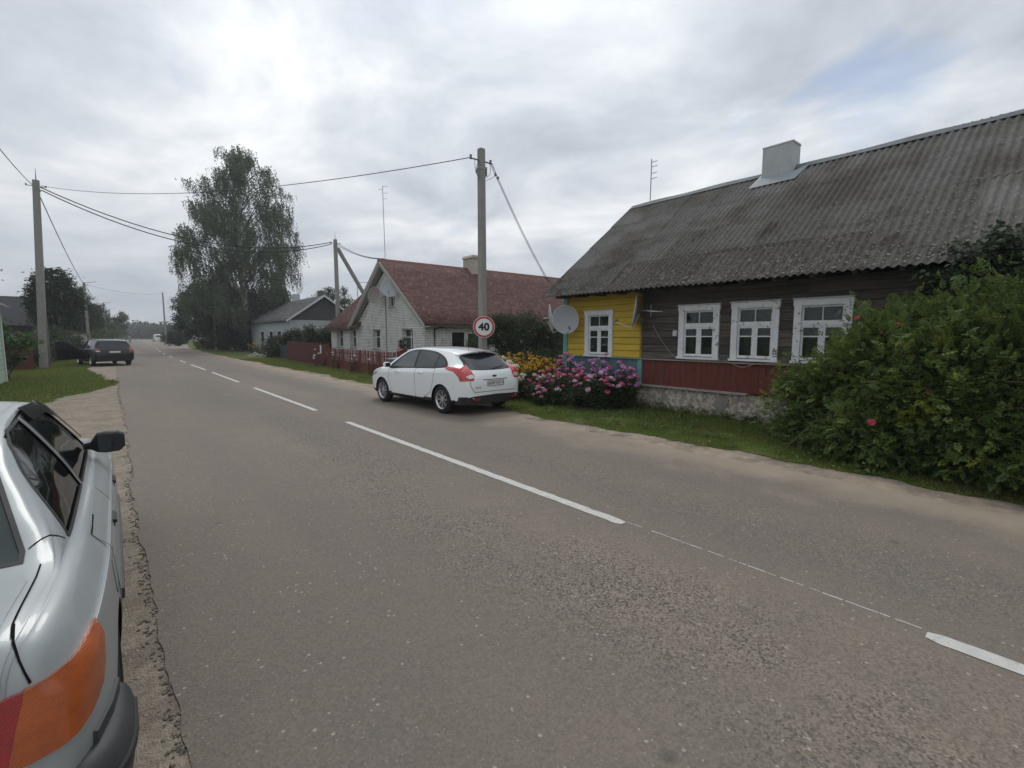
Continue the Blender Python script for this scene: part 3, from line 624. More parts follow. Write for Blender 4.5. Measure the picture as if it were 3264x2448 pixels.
for v in 'LR':
    sg = 1 if v == 'R' else -1
    car.patch('window', [(-.30, .985), (-1.15, 1.0), (-1.15, 1.36), (-.8, 1.42), (-.3, 1.435)], v, G_dark, off=.006)
    car.patch('window', [(-1.22, 1.0), (-2.0, 1.02), (-1.98, 1.10), (-1.82, 1.32), (-1.6, 1.36), (-1.22, 1.37)], v, G_dark, off=.006)
    if v == 'R': car.patch('window', [(-.22, .985), (-.22, 1.435), (.1, 1.42), (.42, 1.31), (.88, 1.02)], v, G_dark, off=.006)
    car.patch('door', [(-.27, .30), (-.27, .965), (-1.15, .975), (-1.1, .7), (-.98, .5), (-.7, .30)], v, M_navy, off=.003)
    for wy in (1.3, -1.3): car.wheel(sg * .83, wy, r=.31, w=.2, spokes=7, rimr=.2)
    sx = sg * .60; rr = MB().tube([(sx, -1.6, 1.46), (sx, -1.5, 1.535), (sx, .1, 1.535), (sx, .25, 1.47)], .014, 6)
    link('roof_rail', rr.mesh('roof_rail', mat('rail_grey', (.25, .26, .28), .4, .5, .6)), t, t)
    tl = car.patch('taillight', [(sg * .66, .80), (sg * .86, .80), (sg * .88, .98), (sg * .80, 1.0), (sg * .68, .95)], 'B', M_red, off=.008, grid=.05)
    car.patch('reversing_lens', [(sg * .67, .83), (sg * .84, .83), (sg * .84, .87), (sg * .67, .87)], 'B', M_clear if v == 'L' else M_red, off=.012, grid=.05, parent=tl)
car.mirror(1, .85, 1.02, [M_navy], G_dark)
car.patch('opening', [(-.20, .34), (-.20, 1.42), (.1, 1.40), (.42, 1.29), (.95, .95), (.95, .40)], 'L', M_dark, off=.003)
car.patch('rear_window', [(-.70, 1.06), (.70, 1.06), (.66, 1.2), (.58, 1.42), (-.58, 1.42), (-.66, 1.2)], 'B', G_dark, off=.006)
b_ = MB(); b_.box((-.84, -2.31, .42), (.84, -2.15, .62)); b_.box((-.80, -2.28, .30), (.80, -2.1, .42)); link('rear_bumper', b_.mesh('rear_bumper', M_navy), t, t)
plate(car, 'B', 0.0, .80, .50, .11, '', lift=.01)
dr = MB(); q = Matrix.Translation((-.92, .93, 0)) @ Matrix.Rotation(R(-72), 4, 'Z')
def dv(u, w_, z): return q @ Vector((w_, -u, z))
prof = [(0, .33), (1.12, .33), (1.15, .96), (0, .94)]
dr.add([dv(u, -.035, z) for u, z in prof] + [dv(u, .035, z) for u, z in prof], [(0, 1, 2, 3), (7, 6, 5, 4), (0, 1, 5, 4), (1, 2, 6, 5), (2, 3, 7, 6), (3, 0, 4, 7)])
do = link('open_door', dr.mesh('open_door', M_navy), t, t)
fr = MB().tube([dv(.02, 0, .93), dv(.5, 0, 1.28), dv(.9, 0, 1.40), dv(1.13, 0, 1.41), dv(1.15, 0, .95)], .02, 6); link('window_frame', fr.mesh('window_frame', M_navy), do, t)
gg = MB(); gp = [(.06, .95), (.5, 1.26), (.9, 1.38), (1.12, 1.39), (1.13, .95)]; gg.add([dv(u, 0, z) for u, z in gp], [(0, 1, 2, 3, 4)]); link('pane', gg.mesh('pane', G_dark), do, t)
mm_ = MB().cb(dv(.1, -.12, 1.0), (.12, .2, .13), 0, Matrix.Rotation(R(-72), 4, 'Z')); link('mirror', mm_.mesh('mirror', M_chrome), do, t)
hh = MB().cb(dv(1.0, -.05, .86), (.03, .14, .03), 0, Matrix.Rotation(R(-72), 4, 'Z')); link('door_handle', hh.mesh('door_handle', M_chrome), do, t)

# ---- small white van far down the road
t = thing('white_van', 'small white van parked far away on the right side of the road', 'van', (9.9, 166, 0), R(4))
P = dict(rear=-2.2, front=2.2, skirt=.35, crown=.06, wide_at=.5,
    top=[(-2.2, 1.0), (-2.17, 1.5), (-2.1, 1.85), (-1.9, 1.98), (0, 2.0), (.5, 1.95), (1.2, 1.35), (1.5, 1.15), (2.0, 1.0), (2.2, .6)],
    belt=[(-2.2, .9), (-2.1, 1.1), (0, 1.1), (1.2, 1.05), (2.2, .55)], wid=[(-2.2, .82), (-2.1, .88), (0, .92), (1.6, .9), (2.2, .65)],
    roofw=[(-2.2, .75), (-1.9, .76), (.4, .76), (1.2, .78), (2.2, .5)], bot=[(-2.2, .35), (2.2, .3)])
car = Car(t, P, M_white, arch_r=.35, arch_y=(1.35, -1.35), wheel_x=.8); car.finish()
car.patch('rear_window', [(-.62, 1.25), (.62, 1.25), (.60, 1.75), (-.60, 1.75)], 'B', G_dark, off=.006)
for sg in (-1, 1):
    for wy in (1.35, -1.35): car.wheel(sg * .8, wy, r=.32, w=.2, steel=True)
    car.patch('taillight', [(sg * .70, .9), (sg * .82, .9), (sg * .82, 1.4), (sg * .72, 1.4)], 'B', M_red, off=.008)
# ------------------------------------------------------------------ ground, road, verges
def ribbon(name, ys, xl, xr, z, m_, kind='structure', nx=1, zf=None):
    mb = MB()
    for y in ys:
        a, b = xl(y), xr(y)
        for i in range(nx + 1):
            x_ = a + (b - a) * i / nx; mb.v.append((x_, y, z if zf is None else zf(x_, y)))
    n = nx + 1
    for i in range(len(ys) - 1):
        for j in range(nx): mb.f.append((i * n + j, i * n + j + 1, (i + 1) * n + j + 1, (i + 1) * n + j)); mb.m.append(0)
    o = obj(name, mb, m_)
    if kind: o['kind'] = kind
    return o
_ph = rng.uniform(0, 6.28, 64)
def wob(y, a, seed=0, f=1.0):
    """irregular edge: sum of waves of growing frequency"""
    s_ = 0
    for k in range(7): s_ += math.sin(y * f * 1.9 ** k * .55 + _ph[(seed * 7 + k) % 64]) / 1.45 ** k
    return a * s_ * .5
ys_near = list(np.arange(-8, 45, .06)) + list(np.arange(45, 90, .5)) + list(np.arange(90, 420, 4.0))
M_soil = mat('field_green', (.075, .10, .028), .95, .1, var=.35, vscale=1.2, col2=(.14, .12, .06), c2scale=.35, c2lo=.52, c2hi=.68, bump=.6, bscale=25)
g = MB(); g.box((-900, -300, -3), (1200, 1600, -.035)); o = obj('ground', g, M_soil); o['kind'] = 'structure'

def asphalt():
    M = bpy.data.materials.new('asphalt'); M.use_nodes = True; t = M.node_tree; b = t.nodes['Principled BSDF']; l = t.links
    def add(ty, **k):
        n = t.nodes.new(ty)
        for a, v in k.items(): setattr(n, a, v)
        return n
    pos = add('ShaderNodeNewGeometry').outputs['Position']
    def noise(sc_, det=5, ro=.6, vec=None, out=0):
        n = add('ShaderNodeTexNoise'); n.inputs['Scale'].default_value = sc_; n.inputs['Detail'].default_value = det; n.inputs['Roughness'].default_value = ro; l.new(vec or pos, n.inputs['Vector']); return n.outputs[out]
    def mr(src, a, b_, c=0, d=1):
        n = add('ShaderNodeMapRange'); n.inputs[1].default_value = a; n.inputs[2].default_value = b_; n.inputs[3].default_value = c; n.inputs[4].default_value = d; l.new(src, n.inputs[0]); return n.outputs[0]
    def mix(f, a, b_):
        n = add('ShaderNodeMix', data_type='RGBA')
        for s_, v in ((0, f), (6, a), (7, b_)):
            if isinstance(v, tuple): n.inputs[s_].default_value = (*v, 1)
            elif isinstance(v, float): n.inputs[s_].default_value = v
            else: l.new(v, n.inputs[s_])
        return n.outputs[2]
    def mth(op, a, b_):
        n = add('ShaderNodeMath', operation=op)
        for i, v in enumerate((a, b_)):
            if isinstance(v, (int, float)): n.inputs[i].default_value = v
            else: l.new(v, n.inputs[i])
        return n.outputs[0]
    st = add('ShaderNodeMapping'); st.inputs['Scale'].default_value = (1, .16, 1); l.new(pos, st.inputs[0])
    col = mix(mr(noise(.55, 4, .55, st.outputs[0]), .38, .62), (.158, .134, .110), (.205, .166, .132))
    col = mix(mr(noise(2.2, 6, .7), .35, .7, 0, .5), col, (.142, .125, .108))
    # worn band: coarse stone shows through
    sx = add('ShaderNodeSeparateXYZ'); l.new(pos, sx.inputs[0])
    band = mr(mth('ABSOLUTE', mth('SUBTRACT', sx.outputs[0], 2.55), 0.0), .25, .95, 1, 0)
    band2 = mr(mth('ABSOLUTE', mth('SUBTRACT', sx.outputs[0], 4.55), 0.0), .2, .9, .5, 0)
    wear = mth('MULTIPLY', mth('ADD', band, band2), mr(noise(.8, 4, .6), .36, .56))
    v1 = add('ShaderNodeTexVoronoi'); v1.inputs['Scale'].default_value = 85; l.new(pos, v1.inputs['Vector'])
    v1c = add('ShaderNodeSeparateColor'); l.new(v1.outputs['Color'], v1c.inputs[0])
    v2 = add('ShaderNodeTexVoronoi'); v2.inputs['Scale'].default_value = 36; l.new(pos, v2.inputs['Vector'])
    v2c = add('ShaderNodeSeparateColor'); l.new(v2.outputs['Color'], v2c.inputs[0])
    grain = mr(v1c.outputs[0], 0, 1, .66, 1.34)
    gw = mth('ADD', mth('MULTIPLY', mth('SUBTRACT', grain, 1.0), mth('ADD', mth('MULTIPLY', wear, 1.0), .42)), 1.0)
    hs = add('ShaderNodeHueSaturation'); l.new(gw, hs.inputs['Value']); l.new(col, hs.inputs['Color']); col = hs.outputs[0]
    # pale chips and dark pits
    chip = mth('MULTIPLY', mth('GREATER_THAN', v2c.outputs[0], .968), mth('LESS_THAN', v2.outputs['Distance'], .33))
    chip2 = mth('MULTIPLY', mth('GREATER_THAN', v1c.outputs[1], .965), mth('LESS_THAN', v1.outputs['Distance'], .45))
    col = mix(mth('MULTIPLY', chip, .6), col, (.42, .38, .33)); col = mix(mth('MULTIPLY', chip2, .4), col, (.34, .31, .27))
    pit = mth('MULTIPLY', mth('LESS_THAN', v1c.outputs[2], .10), mth('ADD', mth('MULTIPLY', wear, .85), .10))
    col = mix(pit, col, (.055, .05, .048))
    # oil spots
    v3 = add('ShaderNodeTexVoronoi'); v3.inputs['Scale'].default_value = 1.15; l.new(pos, v3.inputs['Vector'])
    v3c = add('ShaderNodeSeparateColor'); l.new(v3.outputs['Color'], v3c.inputs[0])
    spot = mth('MULTIPLY', mr(v3.outputs['Distance'], .02, .06, 1, 0), mth('GREATER_THAN', v3c.outputs[0], .45)); col = mix(mth('MULTIPLY', spot, .55), col, (.05, .048, .047))
    # sand dusted over the right edge
    dust = mr(mth('ADD', sx.outputs[0], mr(noise(1.3, 6, .65), .3, .7, -.45, .45)), 5.55, 6.7, 0, .85)
    far = mr(sx.outputs[1], 30, 38, 1, .3)
    col = mix(mth('MULTIPLY', dust, far), col, (.32, .262, .20))
    l.new(col, b.inputs['Base Color']); b.inputs['Roughness'].default_value = .85; b.inputs['Specular IOR Level'].default_value = .35
    bp_ = add('ShaderNodeBump'); bp_.inputs['Strength'].default_value = .5; bp_.inputs['Distance'].default_value = .006; l.new(mth('ADD', v1.outputs['Distance'], mth('MULTIPLY', noise(200, 2), .6)), bp_.inputs['Height']); l.new(bp_.outputs[0], b.inputs['Normal'])
    return M
M_asph = asphalt()
M_sand = mat('sand_verge', (.33, .27, .208), .95, .15, var=.22, vscale=6, col2=(.165, .148, .125), c2scale=1.6, c2lo=.45, c2hi=.65, bump=.7, bscale=60)
M_sand2 = mat('gravel_verge', (.31, .262, .21), .95, .15, var=.3, vscale=22, col2=(.24, .20, .16), c2scale=2.4, c2lo=.45, c2hi=.6, bump=1.0, bscale=90)
M_grassg = mat('grass_base', (.075, .105, .024), .95, .1, var=.4, vscale=7, col2=(.14, .13, .05), c2scale=1.6, c2lo=.50, c2hi=.68, bump=.8, bscale=60)
M_paint = mat('road_paint', (.50, .49, .46), .7, .3, var=.12, vscale=9, col2=(.22, .21, .20), c2scale=34, c2lo=.60, c2hi=.70, detail=6)
ribbon('right_verge', ys_near, lambda y: 6.0 + bendx(y), lambda y: 12 + bendx(y), 0, M_sand, zf=lambda x_, y: -.012, nx=1)['kind'] = 'structure'
ribbon('left_verge', ys_near, lambda y: -2.6 + bendx(y), lambda y: .8 + bendx(y), -.009, M_sand2)
def redge(y): return 6.62 + bendx(y) + wob(y, .05, 1)
def ledge(y): return .10 + bendx(y) + wob(y, .035, 2) + wob(y, .018, 5, 6)
ribbon('road', ys_near, ledge, redge, 0, M_asph)
# broken rim of the asphalt on the left: a real lip with lumps
M_rim = mat('asphalt_rim', (.18, .156, .132), .95, .2, var=.4, vscale=40, bump=1, bscale=90)
mb = MB()
for i in range(1100):
    y = rng.uniform(.4, 26) if i % 3 else rng.uniform(.4, 8); x_ = ledge(y) + rng.normal(-.015, .03); r_ = rng.uniform(.0025, .009)
    mb.cb((x_, y, -.007), (r_ * 2, r_ * 2.6, r_ * 1.1), 0, Matrix.Rotation(rng.uniform(0, 3), 4, 'Z') @ Matrix.Rotation(rng.uniform(-.5, .5), 4, 'X'))
tag(obj('asphalt_crumbs', mb, M_rim), 'dark crumbs of broken asphalt along the left road edge', None, None, 'stuff')
# grass verges
def gr_r(y):
    e_ = 7.15 + bendx(y) + wob(y, .20, 3) + wob(y, .06, 4, 4)
    if y > 60: e_ += .15
    return e_
ribbon('grass_verge', ys_near, gr_r, lambda y: 40 + bendx(y), -.004, M_grassg)
def gr_l(y):
    b = -.25 + bendx(y)
    if y < 17: b = -1.6
    elif y < 22: b = -1.5 + (y - 17) / 5 * 1.5
    elif y < 26: b = 0 - (y - 22) / 4 * .25
    elif y < 33: b = -.25 - (y - 26) / 7 * .9
    elif y < 46: b = -1.15
    else: b = -.6 + bendx(y)
    return b + wob(y, .16, 6) + wob(y, .10, 7, 3)
ribbon('grass_verge', ys_near, lambda y: -40 + bendx(y), gr_l, -.005, M_grassg)
# painted dashes and the hairline setting-out line
dash = [(-5.7, .47), (2.64, 9.49), (11.39, 17.72), (20.2, 26.4), (28.4, 34.2)] + [(36.9 + 8.6 * k, 40.4 + 8.6 * k) for k in range(15)]
root = thing('centre_line', 'broken white centre line painted down the middle of the road', 'road marking', (3.55, 0, .004))
for a, b in dash:
    mb = MB(); n = max(2, int((b - a) / .07)); w_ = .058
    for i in range(n + 1):
        y = a + (b - a) * i / n; e1, e2 = (rng.normal(0, .0035), rng.normal(0, .0035)); c_ = 3.56 + bendx(y)
        k = .6 if i in (0, n) else 1
        mb.v += [(c_ - w_ * k + e1, y, .004), (c_ + w_ * k + e2, y, .004)]
    mb.f = [(2 * i, 2 * i + 1, 2 * i + 3, 2 * i + 2) for i in range(n)]; mb.m = [0] * n
    obj('dash', mb, M_paint, root)
mb = MB()
y = .5
while y < 2.62:
    l_ = rng.uniform(.03, .14); mb.box((3.612 + rng.normal(0, .002), y, .0005), (3.620 + rng.normal(0, .002), y + l_, .003)); y += l_ + rng.exponential(.018)
obj('guide_line', mb, M_paint, root)['kind'] = 'stuff'
# loose pebbles on asphalt and verges
peb = MB()
def stone(mb, c, r_):
    a = rng.uniform(0, 6.28); k = 6; vs_ = [(c[0] + r_ * rng.uniform(.7, 1.1) * math.cos(a + 6.28 * i / k), c[1] + r_ * rng.uniform(.7, 1.1) * math.sin(a + 6.28 * i / k), c[2]) for i in range(k)]
    vs_ += [(c[0] + (p[0] - c[0]) * .6, c[1] + (p[1] - c[1]) * .6, c[2] + r_ * .55) for p in vs_[:k]]
    mb.add(vs_, [tuple(range(k, 2 * k))] + [(i, (i + 1) % k, k + (i + 1) % k, k + i) for i in range(k)])
for i in range(220):
    y = rng.uniform(.6, 1) * rng.exponential(3.2) + .5; stone(peb, (rng.uniform(.2, 6.6), y, -.001), rng.uniform(.0035, .009))
for i in range(900):
    y = rng.exponential(5) + .5; stone(peb, (rng.uniform(-1.6, .08), y, -.010), rng.uniform(.004, .014))
for i in range(500):
    y = rng.uniform(-1, 14); stone(peb, (rng.uniform(6.5, 7.5), y, -.013), rng.uniform(.004, .013))
tag(obj('pebbles', peb, mat('pebble', (.36, .33, .29), .9, .2, var=.3, vscale=60)), 'small loose pebbles scattered on asphalt and sand', None, None, 'stuff')

# ---- fast leaf/blade meshes
def leafmesh(name, V, F, rnd, m_, parent=None, root=None, tris=True):
    me = bpy.data.meshes.new(name); k = F.shape[1]; nf = len(F)
    me.vertices.add(len(V)); me.vertices.foreach_set('co', V.astype(np.float32).ravel())
    me.loops.add(nf * k); me.loops.foreach_set('vertex_index', F.astype(np.int32).ravel())
    me.polygons.add(nf); me.polygons.foreach_set('loop_start', np.arange(0, nf * k, k, dtype=np.int32))
    at = me.attributes.new('rnd', 'FLOAT', 'FACE'); at.data.foreach_set('value', rnd.astype(np.float32))
    me.materials.append(m_); me.update(calc_edges=True)
    return link(name, me, parent, root)
def leaves(P_, size, aspect=.55, up=.35, droop=None, jitter=.5, seed=0):
    """rhombic leaves folded along the midrib at points P_; returns verts, faces, rnd"""
    r_ = np.random.default_rng(seed); n = len(P_)
    d = r_.normal(size=(n, 3)); d[:, 2] *= .6
    if droop is not None: d = d * (1 - droop) + np.array([0, 0, -1.0]) * droop * 2
    d /= np.linalg.norm(d, axis=1)[:, None]
    nn = r_.normal(size=(n, 3)); nn[:, 2] = np.abs(nn[:, 2]) + up * 2; nn -= (nn * d).sum(1)[:, None] * d; nn /= np.linalg.norm(nn, axis=1)[:, None] + 1e-9
    s_ = np.cross(d, nn); L_ = size * r_.uniform(1 - jitter * .6, 1 + jitter * .6, n)[:, None]
    a = P_; c_ = P_ + d * L_; mdl = P_ + d * L_ * .45
    b1 = mdl + s_ * L_ * aspect * .5 + nn * L_ * .12; b2 = mdl - s_ * L_ * aspect * .5 + nn * L_ * .12
    V = np.stack([a, b1, c_, b2], 1).reshape(-1, 3); i = np.arange(n) * 4
    F = np.concatenate([np.stack([i, i + 1, i + 2], 1), np.stack([i, i + 2, i + 3], 1)]); q = r_.random(n); return V, F, np.concatenate([q, q])
def blades(pts, h, w_, seed, lean=.35):
    r_ = np.random.default_rng(seed); n = len(pts); a = r_.uniform(0, 6.28, n); hh = h * r_.uniform(.5, 1.4, n)
    dx = np.stack([np.cos(a), np.sin(a), 0 * a], 1) * (w_ * r_.uniform(.6, 1.3, n))[:, None]; ln = r_.normal(size=(n, 3)) * lean * hh[:, None]; ln[:, 2] = hh
    V = np.stack([pts - dx, pts + dx, pts + ln], 1).reshape(-1, 3); i = np.arange(n) * 3; return V, np.stack([i, i + 1, i + 2], 1), r_.random(n)
M_blade = mat('grass_blade', (.10, .150, .030), .75, .25, leaf=True, col2=(.16, .15, .055), c2scale=1.7, c2lo=.50, c2hi=.66)
def grass(name, n, region, h, w_, label, seed, ok=lambda x_, y: True):
    x0, x1, y0, y1 = region; r_ = np.random.default_rng(seed)
    P_ = np.stack([r_.uniform(x0, x1, n), r_.uniform(y0, y1, n), np.full(n, -.006)], 1)
    m_ = np.array([ok(a, b) for a, b, c_ in P_]); P_ = P_[m_]
    V, F, q = blades(P_, h, w_, seed); tag(leafmesh(name, V, F, q, M_blade), label, None, None, 'stuff')
_c1 = np.random.default_rng(5).uniform(0, 6.28, 8)
def patchy(x_, y, k=1.0): return math.sin(x_ * 2.3 * k + _c1[0]) + math.sin(y * 1.9 * k + _c1[1]) + math.sin((x_ + y) * 3.7 * k + _c1[2]) + math.sin((x_ - y) * 5.1 * k + _c1[3]) > rng.normal(-1.5, 1.2)
grass('grass', 90000, (6.9, 10.0, -2, 9), .05, .0035, 'short green grass on the right verge below the wooden house', 1, lambda x_, y: x_ > gr_r(y) - .02 + rng.normal(0, .04) and patchy(x_, y))
grass('grass', 60000, (6.9, 10.5, 9, 40), .055, .008, 'grass strip between the sand and the red fences', 2, lambda x_, y: x_ > gr_r(y) + rng.normal(0, .05))
grass('grass', 110000, (-7, .3, 11, 45), .07, .007, 'rough green lawn on the left verge around the pole', 3, lambda x_, y: x_ < gr_l(y) + rng.normal(0, .06))
M_weed = M_blade
# ------------------------------------------------------------------ buildings
def seg_boxes(lo, hi, holes):
    """split an interval by holes"""
    out = []; a = lo
    for h0, h1 in sorted(holes):
        if h0 > a: out.append((a, min(h0, hi)))
        a = max(a, h1)
    if a < hi: out.append((a, hi))
    return [(p, q) for p, q in out if q - p > .02]
M_brown = mat('weathered_brown_boards', (.120, .098, .080), .85, .2, var=.35, vscale=4, stretch=(8, .8, 14), col2=(.075, .070, .062), c2scale=1.2, c2lo=.4, c2hi=.6, bump=.7, bscale=14, rnd=.28)
M_yellow = mat('yellow_boards', (.53, .37, .04), .7, .3, var=.12, vscale=3, stretch=(6, .7, 10), col2=(.42, .28, .05), c2scale=1.1, c2lo=.55, c2hi=.75, bump=.35, bscale=12, rnd=.06)
M_redw = mat('oxblood_boards', (.135, .036, .028), .75, .25, var=.18, vscale=2.5, stretch=(4, 6, .9), col2=(.115, .052, .040), c2scale=1.4, c2lo=.5, c2hi=.7, bump=.3, bscale=14, rnd=.07)
M_wtrim = mat('worn_white_paint', (.68, .69, .70), .6, .3, var=.10, vscale=7, col2=(.22, .20, .17), c2scale=11, c2lo=.60, c2hi=.68, bump=.3, bscale=30)
M_teal = mat('teal_paint', (.13, .33, .31), .65, .3, var=.12, vscale=6)
M_sill = mat('grey_ledge', (.30, .27, .24), .8, .2, var=.25, vscale=5, stretch=(4, .6, 4))
M_plas = mat('flaking_plaster', (.25, .215, .185), .95, .15, var=.22, vscale=9, col2=(.43, .38, .33), c2scale=12, c2lo=.45, c2hi=.55, bump=1.0, bscale=26, detail=8)
M_roof = mat('asbestos_sheet', (.148, .144, .133), .9, .15, var=.30, vscale=16, col2=(.085, .074, .064), c2scale=.7, c2lo=.42, c2hi=.62, bump=.7, bscale=45, rnd=.13)
M_lich = mat('lichen', (.26, .255, .225), .95, .1, var=.3, vscale=40)
M_curt = mat('lace_curtain', (.46, .47, .47), .9, .1, var=.25, vscale=13)
M_pane = glass('window_pane', (.015, .018, .02), .82, .02)
M_metal = mat('sheet_metal', (.24, .27, .285), .6, .4, .1, var=.08, vscale=3)
M_conc = mat('pole_concrete', (.27, .26, .24), .9, .2, var=.14, vscale=5, stretch=(3, 3, .6), bump=.5, bscale=40)
M_chim = mat('whitewashed_chimney', (.42, .435, .45), .9, .15, var=.12, vscale=3, stretch=(2, 2, .8), bump=.4, bscale=20)
M_brick = mat('white_brick', (.68, .67, .65), .9, .15, var=.12, vscale=9, col2=(.50, .49, .46), c2scale=2.2, c2lo=.5, c2hi=.68, bump=.5, bscale=50, rnd=.08)
M_mort = mat('mortar', (.055, .053, .05), .95, .1, var=.2, vscale=20)
M_redroof = mat('red_roof', (.098, .043, .037), .85, .2, var=.45, vscale=2.2, stretch=(1, 2, 1), col2=(.145, .12, .108), c2scale=7, c2lo=.53, c2hi=.63, bump=.5, bscale=30, detail=8)
M_wire = mat('cable_black', (.03, .03, .033), .6, .3)
M_ins = mat('insulator', (.12, .12, .13), .4, .5)

wh = thing('wooden_house', 'long wooden house, brown and yellow boards, under a grey corrugated roof', 'house', (13.2, 3, 0))
XW = 9.90
wins = [(7.81, 8.74, 1.20, 2.38), (5.00, 5.94, 1.235, 2.39), (3.82, 4.74, 1.235, 2.40), (2.63, 3.56, 1.235, 2.40)]
casing = .125
# core of the walls (kept behind the boards, open behind the windows)
core = MB()
core.box((XW + .32, -4.4, .5), (16.9, 9.44, 2.78)); o = obj('wall_core', core, M_dark, wh)
for h0, h1 in seg_boxes(-4.4, 9.44, [(a + .06, b - .06) for a, b, c_, d_ in wins]):
    core = MB().box((XW + .03, h0, .5), (XW + .33, h1, 2.78)); obj('wall_core', core, M_dark, wh)
def planks(y0, y1, z0, z1, ph, m_, x_=XW, depth=.03):
    z = z0; k = 0
    while z < z1 - .01:
        t_ = min(z + ph, z1)
        holes = [(a + .05, b - .05) for a, b, c_, d_ in wins if t_ > c_ + .04 and z < d_ - .05]
        segs = []
        for p, q in seg_boxes(y0, y1, holes):
            # long runs are made of butted boards
            while q - p > 5.2:
                c_ = p + rng.uniform(2.8, 4.6); segs.append((p, c_ - .004)); p = c_
            segs.append((p, q))
        for p, q in segs:
            mb = MB(); j = rng.normal(0, .0025); l1 = .012
            # weatherboard: thicker at the foot
            mb.prism([(x_ + depth, z), (x_ - l1 + j, z + .003), (x_ + j - l1, z + .03), (x_ + .006 + j, t_ - .006), (x_ + depth, t_ - .004)], p, q, 'y')
            mb.v = [(v[0], v[1], v[2] + rng.normal(0, .001)) for v in mb.v]
            o = obj('plank', mb, m_, wh)
        z = t_; k += 1
planks(6.98, 9.40, 1.20, 2.80, .165, M_yellow)
planks(-4.4, 6.93, 1.20, 2.80, .165, M_brown)
obj('corner_board', MB().box((XW - .035, 9.40, .52), (XW + .03, 9.55, 2.80)), M_teal, wh)
obj('corner_board', MB().box((XW - .02, 6.928, 1.2), (XW + .02, 6.982, 2.80)), mat('corner_dark', (.25, .19, .05), .8, .2, var=.3, vscale=20), wh)
obj('corner_board', MB().box((XW - .035, 6.90, .52), (XW + .01, 7.02, 1.17)), M_teal, wh)
y = -4.4
while y < 6.9:
    w_ = min(rng.uniform(.11, .15), 6.9 - y)
    obj('skirt_board', MB().box((XW - .012 + rng.normal(0, .002), y + .002, .56 + rng.normal(0, .006)), (XW + .02, y + w_ - .002, 1.165)), M_redw, wh); y += w_
y = 7.03
while y < 9.38:
    w_ = min(.16, 9.4 - y); obj('skirt_board', MB().box((XW - .012, y + .003, .56), (XW + .02, y + w_ - .003, 1.165)), mat('pale_teal', (.10, .155, .175), .7, .3, var=.15, vscale=6, rnd=.1), wh); y += w_
mb = MB().box((XW - .06, -4.4, 1.168), (XW + .02, 6.95, 1.195)); obj('ledge', mb, M_sill, wh)
mb = MB().box((XW - .06, 6.955, 1.168), (XW + .02, 9.56, 1.195)); obj('ledge', mb, mat('teal_ledge', (.16, .28, .27), .8, .2, var=.2, vscale=6), wh)
# lower ledge, sagging, ends before the bush
mb = MB().prism([(XW - .10, .53), (XW + .02, .53), (XW + .02, .575), (XW - .10, .555)], 4.35, 6.9, 'y'); obj('ledge', mb, M_sill, wh)
# plinth with uneven plaster
mb = MB(); n1_, n2_ = 130, 12; ys_ = np.linspace(-4.5, 9.6, n1_); zs_ = np.linspace(-.08, .53, n2_)
for y in ys_:
    for z in zs_: mb.v.append((XW - .02 - .03 * (1 - z / .55) + rng.normal(0, .006) + .008 * math.sin(y * 7 + z * 11), y, z))
for i in range(n1_ - 1):
    for j in range(n2_ - 1): mb.f.append((i * n2_ + j, i * n2_ + j + 1, (i + 1) * n2_ + j + 1, (i + 1) * n2_ + j)); mb.m.append(0)
mb.box((XW + .02, -4.4, -.1), (17, 9.5, .52)); mb.add([(XW - .05, -4.5, .5301), (XW + .1, -4.5, .5301), (XW + .1, 9.6, .5301), (XW - .05, 9.6, .5301)], [(0, 1, 2, 3)])
pl = obj('plinth', mb, M_plas, wh, smooth=True)
mb = MB(); mb.add([(XW - .062, 4.88 + a, .30 + b) for a, b in ((-.17, .10), (-.03, .17), (.05, .20), (.12, .06), (.17, -.04), (.09, -.13), (-.03, -.16), (-.14, -.03))], [tuple(range(8))]); mb.add([(p[0] + .03, p[1], p[2]) for p in mb.v], [], 0)
mb.f += [(i, (i + 1) % 8, 8 + (i + 1) % 8, 8 + i) for i in range(8)]; mb.m += [0] * 8
obj('cement_patch', mb, mat('cement', (.21, .20, .18), .9, .2, var=.1, vscale=8), pl)
